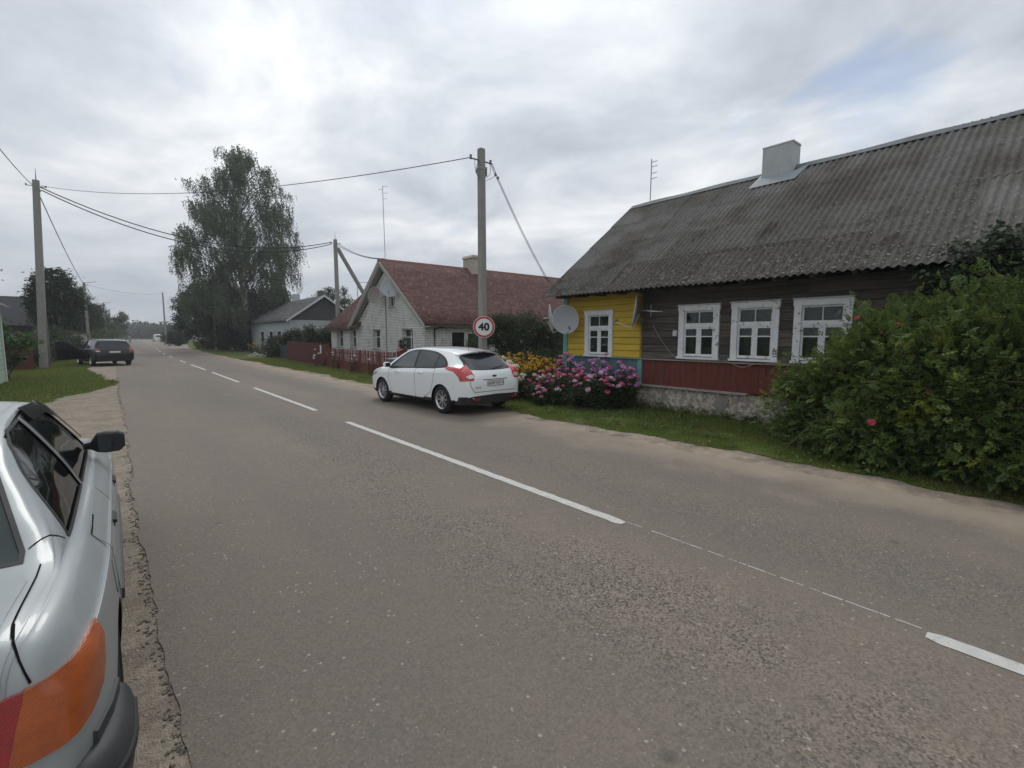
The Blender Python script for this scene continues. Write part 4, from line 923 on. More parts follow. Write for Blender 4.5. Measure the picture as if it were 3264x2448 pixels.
# windows
def house_window(parent, x_, y0, y1, z0, z1, style=0, curtain=True, m_=M_wtrim):
    root = obj('window', MB().box((x_ - .045, y0, z0), (x_ + .01, y0 + casing, z1)), m_, parent)   # left casing carries the rest
    def sub(nm, mb, mm): return obj(nm, mb, mm, root)
    sub('casing', MB().box((x_ - .045, y1 - casing, z0), (x_ + .01, y1, z1)), m_)
    sub('casing', MB().box((x_ - .05, y0 - .015, z1 - casing + .02), (x_ + .01, y1 + .015, z1 + .012)), m_)
    sub('drip_cap', MB().prism([(x_ - .085, z1 + .014), (x_ + .01, z1 + .03), (x_ + .01, z1 + .045), (x_ - .085, z1 + .026)], y0 - .03, y1 + .03, 'y'), m_)
    sub('sill', MB().box((x_ - .08, y0 - .02, z0 - .01), (x_ + .01, y1 + .02, z0 + .035)), m_)
    a, b, c_, d_ = y0 + casing, y1 - casing, z0 + .05, z1 - casing + .018
    tz = c_ + (d_ - c_) * .665; mid = (a + b) / 2; xr = x_ + .012
    def bar(y_0, y_1, z_0, z_1, dx=0, nm='sash'): sub(nm, MB().box((xr - .012 + dx, y_0, z_0), (xr + .035, y_1, z_1)), m_)
    bar(a, b, tz - .03, tz + .03, -.014, 'transom')
    bar(mid - .022, mid + .022, c_, tz - .03, -.006, 'mullion')
    f_ = .033
    # two casements
    for p, q in ((a, mid - .023), (mid + .023, b)):
        bar(p, p + f_, c_, tz - .031); bar(q - f_, q, c_, tz - .031); bar(p + f_, q - f_, c_, c_ + f_ + .02); bar(p + f_, q - f_, tz - .031 - f_, tz - .031)
        zz = c_ + (tz - c_) * .66; bar(p + f_, q - f_, zz - .012, zz + .012)
        sub('pane', MB().box((xr + .010, p + f_, c_ + f_ + .02), (xr + .014, q - f_, zz - .012)), M_pane)
        sub('pane', MB().box((xr + .010, p + f_, zz + .012), (xr + .014, q - f_, tz - .031 - f_)), M_pane)
    # top light
    bar(a, a + f_, tz + .031, d_); bar(b - f_, b, tz + .031, d_); bar(a + f_, b - f_, tz + .031, tz + .031 + f_); bar(a + f_, b - f_, d_ - f_, d_)
    bar(mid - .008, mid + .008, tz + .031 + f_, d_ - f_, 0, 'glazing_bar')
    for p, q in ((a + f_, mid - .008), (mid + .008, b - f_)):
        sub('pane', MB().box((xr + .010, p, tz + .031 + f_), (xr + .014, q, d_ - f_)), M_pane)
    if curtain:
        mb = MB(); n = 26
        for i in range(n + 1):
            yy = a - .02 + (b - a + .04) * i / n; xx = x_ + .17 + .018 * math.sin(i * 1.3)
            mb.v += [(xx, yy, c_ - .02), (xx, yy, d_)]
        mb.f = [(2 * i, 2 * i + 1, 2 * i + 3, 2 * i + 2) for i in range(n) if style == 0 or i < 6 or i > n - 7]; mb.m = [0] * len(mb.f)
        sub('curtain', mb, M_curt)
        if style == 1:
            sub('curtain', MB().box((x_ + .16, a, c_ - .02), (x_ + .17, b, c_ + .20)), mat('net', (.42, .42, .40), .9))
    return root
for k, (a, b, c_, d_) in enumerate(wins): house_window(wh, XW, a, b, c_, d_, style=1 if k == 1 else 0, m_=M_wtrim if k else mat('white_paint_trim', (.66, .68, .69), .55, .3, var=.08, vscale=6))
# roof of corrugated sheets, each one a piece
ex, ez, rx_, rz_ = 9.27, 2.80, 13.25, 5.84
sl_ = Vector((rx_ - ex, 0, rz_ - ez)); SLL = sl_.length; sdir = sl_.normalized(); nrm = Vector((-sdir.z, 0, sdir.x))
def sheet_mesh(width, length, waves, amp, th, name, nseg=8, left=1):
    n = waves * nseg; mb = MB()
    for lay in (0, 1):
        for i in range(n + 1):
            u = -width / 2 + width * i / n; h = amp * math.cos(2 * math.pi * waves * i / n) - lay * th
            mb.v += [(0, u, h), (length, u, h)]
    N2 = 2 * (n + 1)
    for i in range(n):
        a = 2 * i; mb.f += [(a, a + 1, a + 3, a + 2), (N2 + a, N2 + a + 2, N2 + a + 3, N2 + a + 1), (a, a + 2, N2 + a + 2, N2 + a), (a + 1, N2 + a + 1, N2 + a + 3, a + 3)]
    mb.m = [0] * len(mb.f); me = mb.mesh(name, M_roof, True); me.set_sharp_from_angle(angle=R(50)); return me
SW = 1.05; rowl = SLL / 4
sm = sheet_mesh(SW + .13, rowl + .16, 9, .021, .007, 'roof_sheet')
ang = math.atan2(sdir.z, sdir.x)
rf = obj('roof', MB().prism([(ex + .25, ez + .10), (rx_, rz_ - .12), (17.0, ez + .05), (16.7, ez - .05), (rx_, rz_ - .24), (ex + .25, ez + .0)], -4.4, 9.45, 'y'), M_dark, wh)
proto = None; protos = {}
M_moss = mat('mossy_sheet', (.092, .083, .073), .95, .1, var=.35, vscale=14, col2=(.15, .14, .125), c2scale=7, c2lo=.56, c2hi=.66, bump=.7, bscale=40, rnd=.15)
M_mid = mat('stained_sheet', (.122, .115, .105), .95, .1, var=.35, vscale=14, col2=(.065, .058, .05), c2scale=1.5, c2lo=.5, c2hi=.65, bump=.7, bscale=40, rnd=.12)
sms = {0: sm}
for k_, mm_ in ((1, M_moss), (2, M_mid)): q_ = sm.copy(); q_.materials[0] = mm_; sms[k_] = q_
for r_ in range(4):
    for c_ in range(14):
        yy = 9.72 - SW / 2 - c_ * SW
        p = Vector((ex, yy, ez)) + sdir * (r_ * rowl - .06) + nrm * (.032 + .003 * (c_ % 2) + rng.normal(0, .003))
        q = (0, -(ang - .005) + rng.normal(0, .002), rng.normal(0, .004))
        kd = 1 if (r_ == 0 and 2 <= c_ <= 6) else 2 if (r_ == 0 or (r_ == 1 and 3 <= c_ <= 7)) else 0
        if kd not in protos:
            proto = bpy.data.objects.new('roof_sheet', sms[kd]); C.objects.link(proto); proto.parent = rf; proto.matrix_parent_inverse = W(rf).inverted(); proto.location = p; proto.rotation_euler = q; protos[kd] = proto
        else: inst(protos[kd], rf, p, q)
back = sheet_mesh(14.4, 4.95, 100, .026, .007, 'roof_back', 4); bo = bpy.data.objects.new('roof_back', back); C.objects.link(bo); bo.parent = rf; bo.matrix_parent_inverse = W(rf).inverted(); bo.location = (rx_ + .02, 2.6, rz_ + .03); bo.rotation_euler = (0, ang, 0)
# lichen blotches standing on the wave crests
mb = MB()
for i in range(3600):
    s_ = rng.uniform(0, 1) ** 1.5; yy = 9.6 - rng.integers(0, 108) * (SW / 8) - (SW / 16) * 0 + rng.normal(0, .016)
    if yy > 6.5 and rng.random() < .6: continue
    if s_ > .55 and rng.random() < .5: continue
    k_ = round((9.72 - yy) / ((SW + 0) / 8)); yy = 9.72 - k_ * SW / 8 - .0 + rng.normal(0, .02)
    r__ = rng.uniform(.005, .016) * (1.4 - s_); p = Vector((ex, yy, ez)) + sdir * (s_ * SLL) + nrm * (.066 - (s_ * 4 % 1) * .0)
    a0 = rng.uniform(0, 6); vs_ = []
    for k in range(6): vs_.append(p + sdir * (r__ * 1.5 * rng.uniform(.6, 1.2) * math.cos(a0 + k * 1.047)) + Vector((0, 1, 0)) * (r__ * rng.uniform(.6, 1.2) * math.sin(a0 + k * 1.047)) - nrm * .012)
    vs_.append(p + nrm * .004); mb.add(vs_, [(k, (k + 1) % 6, 6) for k in range(6)])
tag(obj('lichen_patches', mb, M_lich, rf), None, None, None, 'stuff')
mb = MB(); ysr = np.linspace(-4.6, 9.74, 60)
for y in ysr: mb.v += [(rx_ - .15, y, rz_ - .045), (rx_, y, rz_ + .085 + .01 * math.sin(y * 3)), (rx_ + .15, y, rz_ - .045)]
mb.f = [(3 * i + j, 3 * i + j + 1, 3 * i + j + 4, 3 * i + j + 3) for i in range(59) for j in range(2)]; mb.m = [0] * len(mb.f)
obj('ridge_cap', mb, mat('ridge_metal', (.13, .145, .15), .7, .3, var=.3, vscale=2), rf)
ch = obj('chimney', MB().box((12.9, 4.92, 5.0), (13.42, 5.60, 6.41)), M_chim, rf); 
obj('chimney_cap', MB().prism([(12.885, 6.41), (13.43, 6.41), (13.38, 6.45), (12.93, 6.45)], 4.905, 5.615, 'y'), M_chim, ch)
ap_ = MB(); fx = 12.62
def onroof(x_, y, d=.075): return (x_, y, ez + (x_ - ex) * (rz_ - ez) / (rx_ - ex) + d)
ap_.add([onroof(12.62, 4.72), onroof(12.62, 5.80), onroof(13.2, 5.72), (12.895, 5.61, 5.70), (12.895, 4.85, 5.70), onroof(13.2, 4.60)], [(0, 1, 3, 4), (1, 2, 3), (0, 4, 5)]); obj('flashing', ap_, M_metal, ch)
# eave: dark rafters' ends and fascia
for k in range(22):
    yy = 9.3 - k * .62; obj('rafter_end', MB().prism([(9.36, 2.74), (9.95, 2.76), (9.95, 2.90), (9.36, 2.82)], yy, yy + .07, 'y'), M_brown, wh)
gab = MB().prism([(9.95, 2.78), (16.6, 2.78), (13.25, 5.68)], 9.42, 9.46, 'y'); obj('gable_wall', gab, M_brown, wh)
obj('end_wall', MB().box((9.95, 9.46, .5), (16.8, 9.50, 2.78)), M_yellow, wh)
# cable clipped along the wall and the little meter box
cb = catmull([(XW - .03, 6.62, 2.0), (XW - .05, 6.45, 1.75), (XW - .06, 6.2, 1.45), (XW - .05, 5.98, 1.25), (XW - .09, 5.6, 1.21), (XW - .09, 5.0, 1.215), (XW - .09, 4.75, 1.20), (XW - .10, 4.45, 1.10), (XW - .09, 4.15, 1.19), (XW - .09, 3.7, 1.205), (XW - .09, 3.2, 1.20)], 5)
obj('wall_cable', MB().tube(cb, .008, 5), mat('cable_grey', (.25, .23, .21), .7), wh)
bx_ = obj('meter_box', MB().box((XW - .045, 5.98, 1.73), (XW - .01, 6.08, 1.86)), mat('box_white', (.5, .5, .49), .6), wh)

# ---- white brick house
bh = thing('brick_house', 'white brick house with a weathered red roof behind the parked hatchback', 'house', (18, 27, 0))
BX, BY0, BY1, BY2, BZ = 12.0, 21.1, 29.8, 34.4, 2.42
AP = (25.45, 5.80)
gw = [(26.25, 27.4, .95, 2.08), (22.4, 23.65, .95, 2.08), (32.15, 33.35, .95, 2.1), (29.9, 30.95, .95, 2.1), (24.35, 25.1, 3.30, 3.88)]
sw = [(13.55, 14.35, .75, 1.9), (14.55, 15.3, 1.05, 1.85), (17.2, 18.2, .9, 1.9)]
def gz(y):  # top of the wall at y on the gable plane
    if y > BY1: return 2.22
    return BZ + (AP[1] - .18 - BZ) * (1 - abs(y - AP[0]) / (AP[0] - BY0)) if BY0 <= y <= 2 * AP[0] - BY0 else BZ
core = MB()
for a, b, c_, d_ in gw + []: pass
core.prism([(BY0 + .02, 0), (BY1, 0), (BY1, BZ), (AP[0], AP[1] - .2), (BY0 + .02, BZ)], BX + .32, 26, 'x')
core.box((BX + .32, BY1, 0), (18.5, BY2 - .02, 2.2))
obj('wall_core', core, M_dark, bh)
# backing slabs with openings
def backing(u0, u1, z0, z1f, holes, mk):
    cuts = sorted(set([u0, u1] + [h[0] for h in holes] + [h[1] for h in holes]))
    for a, b in zip(cuts[:-1], cuts[1:]):
        zz = sorted([(h[2], h[3]) for h in holes if h[0] < (a + b) / 2 < h[1]])
        top = min(z1f(a), z1f(b)); lo = z0
        for p, q in zz: mk(a, b, lo, p); lo = q
        if top > lo: mk(a, b, lo, top, (z1f(a), z1f(b), z1f((a + b) / 2)))
slab = MB()
def mkx(a, b, lo, hi, tops=None):
    if tops and (abs(tops[0] - tops[1]) > .02 or abs(tops[2] - tops[0]) > .02):
        poly = [(a, lo), (b, lo), (b, tops[1])] + ([(AP[0], gz(AP[0]))] if a < AP[0] < b else []) + [(a, tops[0])]
        slab.prism(poly, BX + .012, BX + .33, 'x')
    else: slab.box((BX + .012, a, lo), (BX + .33, b, hi))
backing(BY0 + .012, BY2, 0, gz, gw, mkx)
slab2 = MB()
backing(BX + .331, 20.5, 0, lambda x_: BZ - .02, sw, lambda a, b, lo, hi, tp=None: slab2.box((a, BY0 + .012, lo), (b, BY0 + .31, hi)))
obj('wall', slab, M_mort, bh); obj('wall', slab2, M_mort, bh)
BL, BHt, JT = .25, .070, .017
full = []; odd = MB()
def lay(u0, u1, zmaxf, holes, place):
    z = .02; r_ = 0
    while z < 6:
        off = (r_ % 2) * (BL + JT) / 2; zt = z + BHt
        spans = seg_boxes(u0, u1, [(h[0], h[1]) for h in holes if zt > h[2] + .01 and z < h[3] - .01])
        for p, q in spans:
            k0 = math.floor((p - off - u0) / (BL + JT)); u = u0 + off + k0 * (BL + JT)
            while u < q:
                a, b = max(u, p), min(u + BL, q)
                if b - a > .03 and zmaxf(a) > zt and zmaxf(b) > zt: place(a, b, z, zt)
                u += BL + JT
        z += BHt + JT; r_ += 1
def pg(a, b, z, zt):
    if b - a > BL - .002: full.append(('x', (a + b) / 2, z + BHt / 2))
    else: odd.box((BX, a, z), (BX + .02, b, zt))
def ps(a, b, z, zt):
    if b - a > BL - .002: full.append(('y', (a + b) / 2, z + BHt / 2))
    else: odd.box((a, BY0, z), (b, BY0 + .02, zt))
lay(BY0, BY2, gz, gw, pg); lay(BX, 20.5, lambda x_: BZ, sw, ps)
full.sort(key=lambda q: (math.hypot(BX, q[1]) if q[0] == 'x' else math.hypot(q[1], BY0)) + (50 if q[2] < .9 else 0))
bmx = MB().box((-.011, -BL / 2, -BHt / 2), (.011, BL / 2, BHt / 2)).mesh('brick', M_brick); bmy = MB().box((-BL / 2, -.011, -BHt / 2), (BL / 2, .011, BHt / 2)).mesh('brick', M_brick)
px_ = {}
for k, (ax, u, z) in enumerate(full):
    if k < 300:
        p = (BX + .006 + rng.normal(0, .0012), u, z) if ax == 'x' else (u, BY0 + .006 + rng.normal(0, .0012), z)
        if ax not in px_:
            o = bpy.data.objects.new('brick', bmx if ax == 'x' else bmy); C.objects.link(o); o.parent = bh; o.matrix_parent_inverse = W(bh).inverted(); o.location = p; px_[ax] = o
        else: inst(px_[ax], bh, p)
    else:
        j = rng.normal(0, .0012)
        if ax == 'x': odd.box((BX - .005 + j, u - BL / 2, z - BHt / 2), (BX + .018, u + BL / 2, z + BHt / 2))
        else: odd.box((u - BL / 2, BY0 - .005 + j, z - BHt / 2), (u + BL / 2, BY0 + .018, z + BHt / 2))
o = obj('brickwork', odd, M_brick, bh); o['kind'] = 'stuff'
M_wf = mat('white_frame', (.6, .6, .6), .5, .3)
def deep_window(u0, u1, z0, z1, ax, d=.24, bars=1):
    def bx3(a0, b0, z_0, z_1, dd, th): return MB().box((BX + dd, a0, z_0), (BX + dd + th, b0, z_1)) if ax == 'x' else MB().box((a0, BY0 + dd, z_0), (b0, BY0 + dd + th, z_1))
    f_ = .06; root = obj('window', bx3(u0, u1, z0, z0 + f_, d, .05), M_wf, bh)
    for q in ((u0, u0 + f_, z0 + f_, z1), (u1 - f_, u1, z0 + f_, z1), (u0 + f_, u1 - f_, z1 - f_, z1)): obj('frame', bx3(*q, d, .05), M_wf, root)
    mid = (u0 + u1) / 2
    obj('mullion', bx3(mid - .035, mid + .035, z0 + f_, z1 - f_, d - .006, .05), M_wf, root)
    tz = z0 + (z1 - z0) * .62
    for a, b in ((u0 + f_, mid - .035), (mid + .035, u1 - f_)):
        if bars:
            obj('bar', bx3(a, b, tz - .025, tz + .025, d, .045), M_wf, root)
            obj('pane', bx3(a, b, z0 + f_, tz - .025, d + .02, .008), G_dark, root); obj('pane', bx3(a, b, tz + .025, z1 - f_, d + .02, .008), G_dark, root)
        else: obj('pane', bx3(a, b, z0 + f_, z1 - f_, d + .02, .008), G_dark, root)
    for q in ((u0, u0 + .012, z0, z1), (u1 - .012, u1, z0, z1), (u0, u1, z1 - .012, z1)): obj('reveal', bx3(q[0] - (.006 if q[0] == u0 else 0), q[1] + (.006 if q[1] == u1 else 0), q[2], q[3] + .004, .004, d - .006), M_brick, root)
    obj('sill', bx3(u0 - .03, u1 + .03, z0 - .04, z0 + .0, -.05, .31), M_metal, root)
    return root
for k, w_ in enumerate(gw): deep_window(*w_, 'x', .24 if k < 4 else .12, bars=1 if k < 4 else 0)
for w_ in sw: deep_window(*w_, 'y', .10, bars=0)
# red roofs: wavy sheets
def wavy(p0, du, dv, nu, amp, pitch, name, parent, m_, th=.02):
    """p0 corner, du along the eave, dv up the slope"""
    du, dv, p0 = Vector(du), Vector(dv), Vector(p0); n_ = du.cross(dv).normalized()
    if n_.z < 0: n_ = -n_
    Lu = du.length; k = int(Lu / pitch * 4); mb = MB(); rows = 7
    for j in range(rows):
        for i in range(k + 1):
            h = amp * math.cos(i * math.pi / 2) + (.018 * (1 - (j * 1.0 % 1)))
            mb.v.append(p0 + du * (i / k) + dv * (j / (rows - 1)) + n_ * (amp * math.cos(i * math.pi / 2) + rng.normal(0, .003)))
    for j in range(rows - 1):
        for i in range(k): a = j * (k + 1) + i; mb.f.append((a, a + 1, a + k + 2, a + k + 1)); mb.m.append(0)
    o = obj(name, mb, m_, parent, smooth=True)
    md = o.modifiers.new('thickness', 'SOLIDIFY'); md.thickness = th; return o
RX0, RX1 = 11.62, 26.2
rr = wavy((RX0, 20.55, 2.30), (RX1 - RX0, 0, 0), (0, AP[0] - 20.55, AP[1] + .12 - 2.30), 1, .016, .15, 'roof', bh, M_redroof)
wavy((RX0, 2 * AP[0] - 20.55, 2.30), (RX1 - RX0, 0, 0), (0, -(AP[0] - 20.55), AP[1] + .12 - 2.30), 1, .016, .15, 'roof', bh, M_redroof)
wavy((11.62, 29.0, 2.22), (0, 5.85, 0), (3.85, 0, 3.35), 1, .016, .15, 'roof', bh, M_redroof)
wavy((19.3, 29.0, 2.22), (0, 5.85, 0), (-3.85, 0, 3.35), 1, .016, .15, 'roof', bh, M_redroof)
obj('ridge_cap', MB().prism([(AP[0] - .16, AP[1] + .03), (AP[0], AP[1] + .18), (AP[0] + .16, AP[1] + .03)], RX0 - .02, RX1, 'x'), mat('ridge_red', (.15, .05, .042), .8, .2, var=.2, vscale=6), rr)
for s_ in (-1, 1):
    y_e = AP[0] + s_ * (AP[0] - 20.55)
    mb = MB().prism([(AP[0], AP[1] + .12), (y_e, 2.30), (y_e, 2.16), (AP[0], AP[1] - .04)], RX0 + .005, RX0 + .03, 'x'); obj('barge_board', mb, mat('barge_grey', (.42, .41, .38), .7), bh)
    mb = MB().prism([(AP[0], AP[1] - .06), (y_e, 2.14), (y_e - s_ * .3, 2.16), (AP[0], AP[1] - .22)], RX0 + .031, BX - .01, 'x'); obj('soffit', mb, mat('soffit', (.30, .29, .27), .8), bh)
obj('fascia', MB().box((RX0 + .04, 20.60, 2.16), (RX1 - .1, 20.63, 2.27)), mat('fascia_dark', (.08, .06, .055), .8), bh)
obj('fascia', MB().box((11.66, 29.9, 2.10), (11.69, 34.8, 2.20)), mat('fascia_dark', (.08, .06, .055), .8), bh)
ch = obj('chimney', MB().box((17.55, 24.95, 5.3), (18.45, 25.9, 6.55)), mat('cream_chimney', (.42, .36, .31), .9, var=.15, vscale=5, bump=.3), rr)
obj('chimney_cap', MB().prism([(17.48, 6.55), (18.52, 6.55), (18.42, 6.72), (17.58, 6.72)], 24.88, 25.97, 'y'), mat('cream_chimney', (.42, .36, .31)), ch)
obj('downpipe', MB().tube([(13.0, 20.72, 2.2), (12.5, 21.04, 2.05), (12.5, 21.04, .2)], .045, 8), M_blk, bh)

# ---- grey roofed house further on
h3 = thing('grey_roof_house', 'pale house with a dark grey gable roof behind the weeping birch', 'house', (15, 50, 0))
Y3 = 45.0
obj('wall', MB().box((12.1, Y3, 0), (18.1, 60, 3.1)), mat('pale_wall', (.36, .38, .39), .9, var=.1, vscale=2), h3)
obj('gable', MB().prism([(12.1, 3.1), (18.1, 3.1), (15.1, 5.2)], Y3 - .02, Y3 + .2, 'y'), mat('gable_slate', (.06, .06, .062), .85, var=.2, vscale=4), h3)
M_gr = mat('grey_roof', (.085, .085, .085), .9, .15, var=.25, vscale=3, col2=(.14, .135, .13), c2scale=2, bump=.4)
r3 = wavy((11.75, Y3 - .3, 3.0), (0, 15.6, 0), (3.35, 0, 2.35), 1, .016, .2, 'roof', h3, M_gr); wavy((18.45, Y3 - .3, 3.0), (0, 15.6, 0), (-3.35, 0, 2.35), 1, .016, .2, 'roof', h3, M_gr)
for s_ in (-1, 1):
    xe = 15.1 + s_ * 3.35; mb = MB().prism([(15.1, 5.42), (xe, 3.06), (xe, 2.88), (15.1, 5.22)], Y3 - .36, Y3 - .32, 'y'); obj('barge_board', mb, mat('barge_white', (.50, .52, .54), .7), h3)
obj('chimney', MB().box((14.8, 53, 5), (15.4, 53.6, 6.0)), M_chim, r3); obj('chimney', MB().box((15.2, 46.4, 5), (15.7, 46.9, 5.9)), mat('dark_chimney', (.12, .10, .09)), r3)
for yy in (47.5, 50.5, 54):
    w_ = obj('window', MB().box((12.02, yy, 1.0), (12.08, yy + 1.1, 2.2)), M_wf, h3); obj('pane', MB().box((12.0, yy + .08, 1.08), (12.015, yy + 1.02, 2.12)), G_dark, w_)
w_ = obj('window', MB().box((13.4, Y3 - .08, 1.1), (14.4, Y3 - .02, 2.2)), M_wf, h3); obj('pane', MB().box((13.48, Y3 - .10, 1.18), (14.32, Y3 - .085, 2.12)), G_dark, w_)

# ---- left side buildings
h4 = thing('green_house', 'corner of a pale green house at the far left edge of the photo', 'house', (-6, 22, 0))
obj('wall', MB().box((-9, 17, 0), (-3.14, 26.0, 2.8)), mat('pale_green_wall', (.30, .42, .34), .8, var=.1, vscale=3), h4)
for z in np.arange(.5, 2.8, .17): obj('board_joint', MB().box((-3.142, 17, z), (-3.137, 26.0, z + .012)), mat('joint_dark', (.12, .16, .13)), h4)
obj('corner_board', MB().box((-3.15, 25.88, 0), (-3.10, 26.03, 2.8)), mat('white_board', (.55, .58, .55)), h4)
obj('roof', MB().prism([(-2.82, 2.78), (-6, 5.0), (-9.3, 2.78), (-9.3, 2.70), (-6, 4.9), (-2.82, 2.70)], 16.6, 26.25, 'y'), M_gr, h4)
h5 = thing('dark_roof_house', 'dark house with a long slate roof beyond the tall left pole', 'house', (-10, 62, 0))
obj('wall', MB().box((-16, 59, 0), (-5.2, 66, 2.7)), mat('dark_wall', (.05, .045, .043), .9, var=.2, vscale=3), h5)
obj('roof', MB().prism([(58.5, 2.6), (62.5, 5.25), (66.5, 2.6), (66.5, 2.5), (62.5, 5.1), (58.5, 2.5)], -16.5, -5.0, 'x'), mat('slate_dark', (.035, .037, .042), .85, var=.2, vscale=3), h5)
for x_ in (-9.5, -7.2):
    w_ = obj('window', MB().box((x_, 58.93, 1.0), (x_ + 1, 58.98, 2.1)), mat('window_brown', (.1, .06, .05)), h5); obj('pane', MB().box((x_ + .1, 58.915, 1.1), (x_ + .9, 58.925, 2.0)), G_dark, w_)
sh = thing('white_shed', 'small whitewashed shed half hidden behind the dark estate car', 'shed', (-2.3, 54, 0))
obj('wall', MB().box((-3.2, 53, 0), (-1.6, 55.5, 1.9)), mat('whitewash', (.42, .40, .38), .9, var=.1, vscale=2), sh)
obj('roof', MB().prism([(-3.3, 1.9), (-1.5, 1.9), (-1.5, 1.96), (-3.3, 2.2)], 52.8, 55.7, 'y'), M_gr, sh)
obj('door', MB().box((-2.1, 52.96, .05), (-1.95, 52.99, 1.7)), mat('dark_door', (.05, .04, .04)), sh)
h6 = thing('far_cottage', 'tiny far cottage with a hipped grey roof where the road ends', 'house', (14.5, 170, 0))
obj('wall', MB().box((12.6, 168, 0), (19.5, 176, 2.4)), mat('pale_wall', (.36, .38, .39)), h6)
mb = MB(); mb.add([(12.2, 167.5, 2.3), (19.9, 167.5, 2.3), (19.9, 176.5, 2.3), (12.2, 176.5, 2.3), (15.5, 171, 5.2), (16.7, 172.6, 5.2)], [(0, 1, 4), (1, 2, 5, 4), (2, 3, 5), (3, 0, 4, 5), (0, 3, 2, 1)]); obj('roof', mb, M_gr, h6)
ks = thing('kiosk', 'small cream metal kiosk beside the far white van', 'kiosk', (13.4, 163, 0))
obj('wall', MB().box((12.3, 162, 0), (14.2, 164, 2.0)), mat('cream_metal', (.45, .44, .36), .7), ks); obj('roof', MB().prism([(12.2, 2.0), (14.3, 2.0), (14.3, 2.1), (12.2, 2.16)], 161.9, 164.1, 'y'), M_wf, ks)
# ------------------------------------------------------------------ fences
M_redf = mat('red_fence_paint', (.155, .045, .038), .75, .2, var=.2, vscale=6, col2=(.12, .06, .05), c2scale=3, c2lo=.55, c2hi=.7, rnd=.12)
M_redpanel = mat('red_panel', (.10, .030, .026), .6, .3, var=.12, vscale=2)
def fx(y): return 8.72 + .045 * (y - 18)
pf = thing('picket_fence', 'rusty red picket fence in front of the white brick house', 'fence', (fx(20), 20, 0))
pk = MB().prism([(-.017, 0), (.017, 0), (.017, 1.00), (0, 1.04), (-.017, 1.00)], -.008, .008, 'x').mesh('picket', M_redf)
first = None; y = 14.6
while y < 26.8:
    zb = .03 + rng.normal(0, .008); p = (fx(y) - .03, y, zb)
    if first is None:
        first = bpy.data.objects.new('picket', pk); C.objects.link(first); first.parent = pf; first.matrix_parent_inverse = W(pf).inverted(); first.location = p
    else: inst(first, pf, p, (rng.normal(0, .02), rng.normal(0, .012), math.atan2(-.045, 1)))
    y += .093 + rng.normal(0, .003)
for z in (.40, .86):
    obj('rail', MB().tube([(fx(14.5), 14.5, z), (fx(26.9), 26.9, z)], .022, 6), M_redf, pf)
for y in np.arange(14.6, 27, 2.45): obj('post', MB().box((fx(y) + .02, y - .035, -.1), (fx(y) + .09, y + .035, 1.02)), M_redf, pf)
sf = thing('sheet_fence', 'solid dark red sheet metal fence left of the picket fence', 'fence', (fx(32), 32, 0))
for k in range(8):
    y0 = 26.95 + k * 1.16; mb = MB(); n = 24
    for i in range(n + 1):
        y = y0 + 1.155 * i / n; h = .018 * (1 if (i // 2) % 2 else -1); mb.v += [(fx(y) + h, y, .05), (fx(y) + h, y, 1.28 + .01 * k)]
    mb.f = [(2 * i, 2 * i + 1, 2 * i + 3, 2 * i + 2) for i in range(n)]; mb.m = [0] * n
    obj('panel', mb, M_redpanel, sf)
for k in range(5): y = 26.9 + k * 2.33; obj('post', MB().box((fx(y) + .04, y - .04, 0), (fx(y) + .12, y + .04, 1.3)), M_redf, sf)
df = thing('dark_fence', 'low dark green board fence beyond the red sheet fence', 'fence', (10, 41, 0))
M_dgf = mat('dark_green_board', (.03, .042, .036), .85, var=.3, vscale=4, rnd=.25)
y = 36.5
while y < 47.5: obj('board', MB().box((fx(y) + .25, y, .05), (fx(y) + .28, y + .14, 1.02 + rng.normal(0, .015))), M_dgf, df); y += .16
for z in (.3, .85): obj('rail', MB().tube([(fx(36.5) + .31, 36.5, z), (fx(47.4) + .31, 47.4, z)], .03, 5), M_dgf, df)
gp = thing('gate_post', 'square dark red gate post standing in the picket fence', 'post', (8.8, 17.4, 0))
obj('shaft', MB().box((8.66, 17.22, 0), (8.96, 17.52, 1.12)), M_redf, gp); obj('cap', MB().prism([(8.63, 1.12), (8.99, 1.12), (8.81, 1.22)], 17.19, 17.55, 'y'), M_redf, gp)
wb = thing('blue_well_box', 'small blue-grey wooden well box with a lid behind the white car', 'well', (8.45, 16.6, 0))
M_blue = mat('blue_board', (.16, .22, .27), .8, var=.2, vscale=6, rnd=.2)
for k in range(7): obj('board', MB().box((8.05, 16.15 + k * .12, .05), (8.075, 16.262 + k * .12, .82)), M_blue, wb)
for k in range(6): obj('board', MB().box((8.09 + k * .12, 16.12, .05), (8.202 + k * .12, 16.145, .82)), M_blue, wb)
obj('lid', MB().prism([(7.98, .83), (8.87, .90), (8.87, .94), (7.98, .87)], 16.05, 17.05, 'y'), mat('lid_grey', (.20, .21, .20), .8), wb)
np_ = thing('number_tag', 'white vertical number board fixed on the red fence', 'sign', (fx(27.9) - .08, 27.9, 1.0))
obj('board', MB().box((fx(27.9) - .06, 27.80, .72), (fx(27.9) - .045, 28.02, 1.18)), M_wf, np_); obj('bracket', MB().box((fx(27.9) - .045, 27.88, .9), (fx(27.9) + .05, 27.94, .95)), M_blk, np_)
rp = thing('red_gate', 'narrow red plank gate in front of the green bush on the left', 'gate', (-3.5, 34.2, 0))
for k in range(5): obj('plank', MB().box((-3.75 + k * .135, 34.0, .05), (-3.62 + k * .135, 34.03, 1.22 + .02 * (k % 2))), M_redpanel, rp)
for z in (.35, 1.0): obj('rail', MB().box((-3.76, 34.031, z), (-3.07, 34.07, z + .07)), M_redpanel, rp)
mp_ = thing('notice_post', 'small white notice board on a thin post near the rubble', 'sign', (10.05, 44.7, 0))
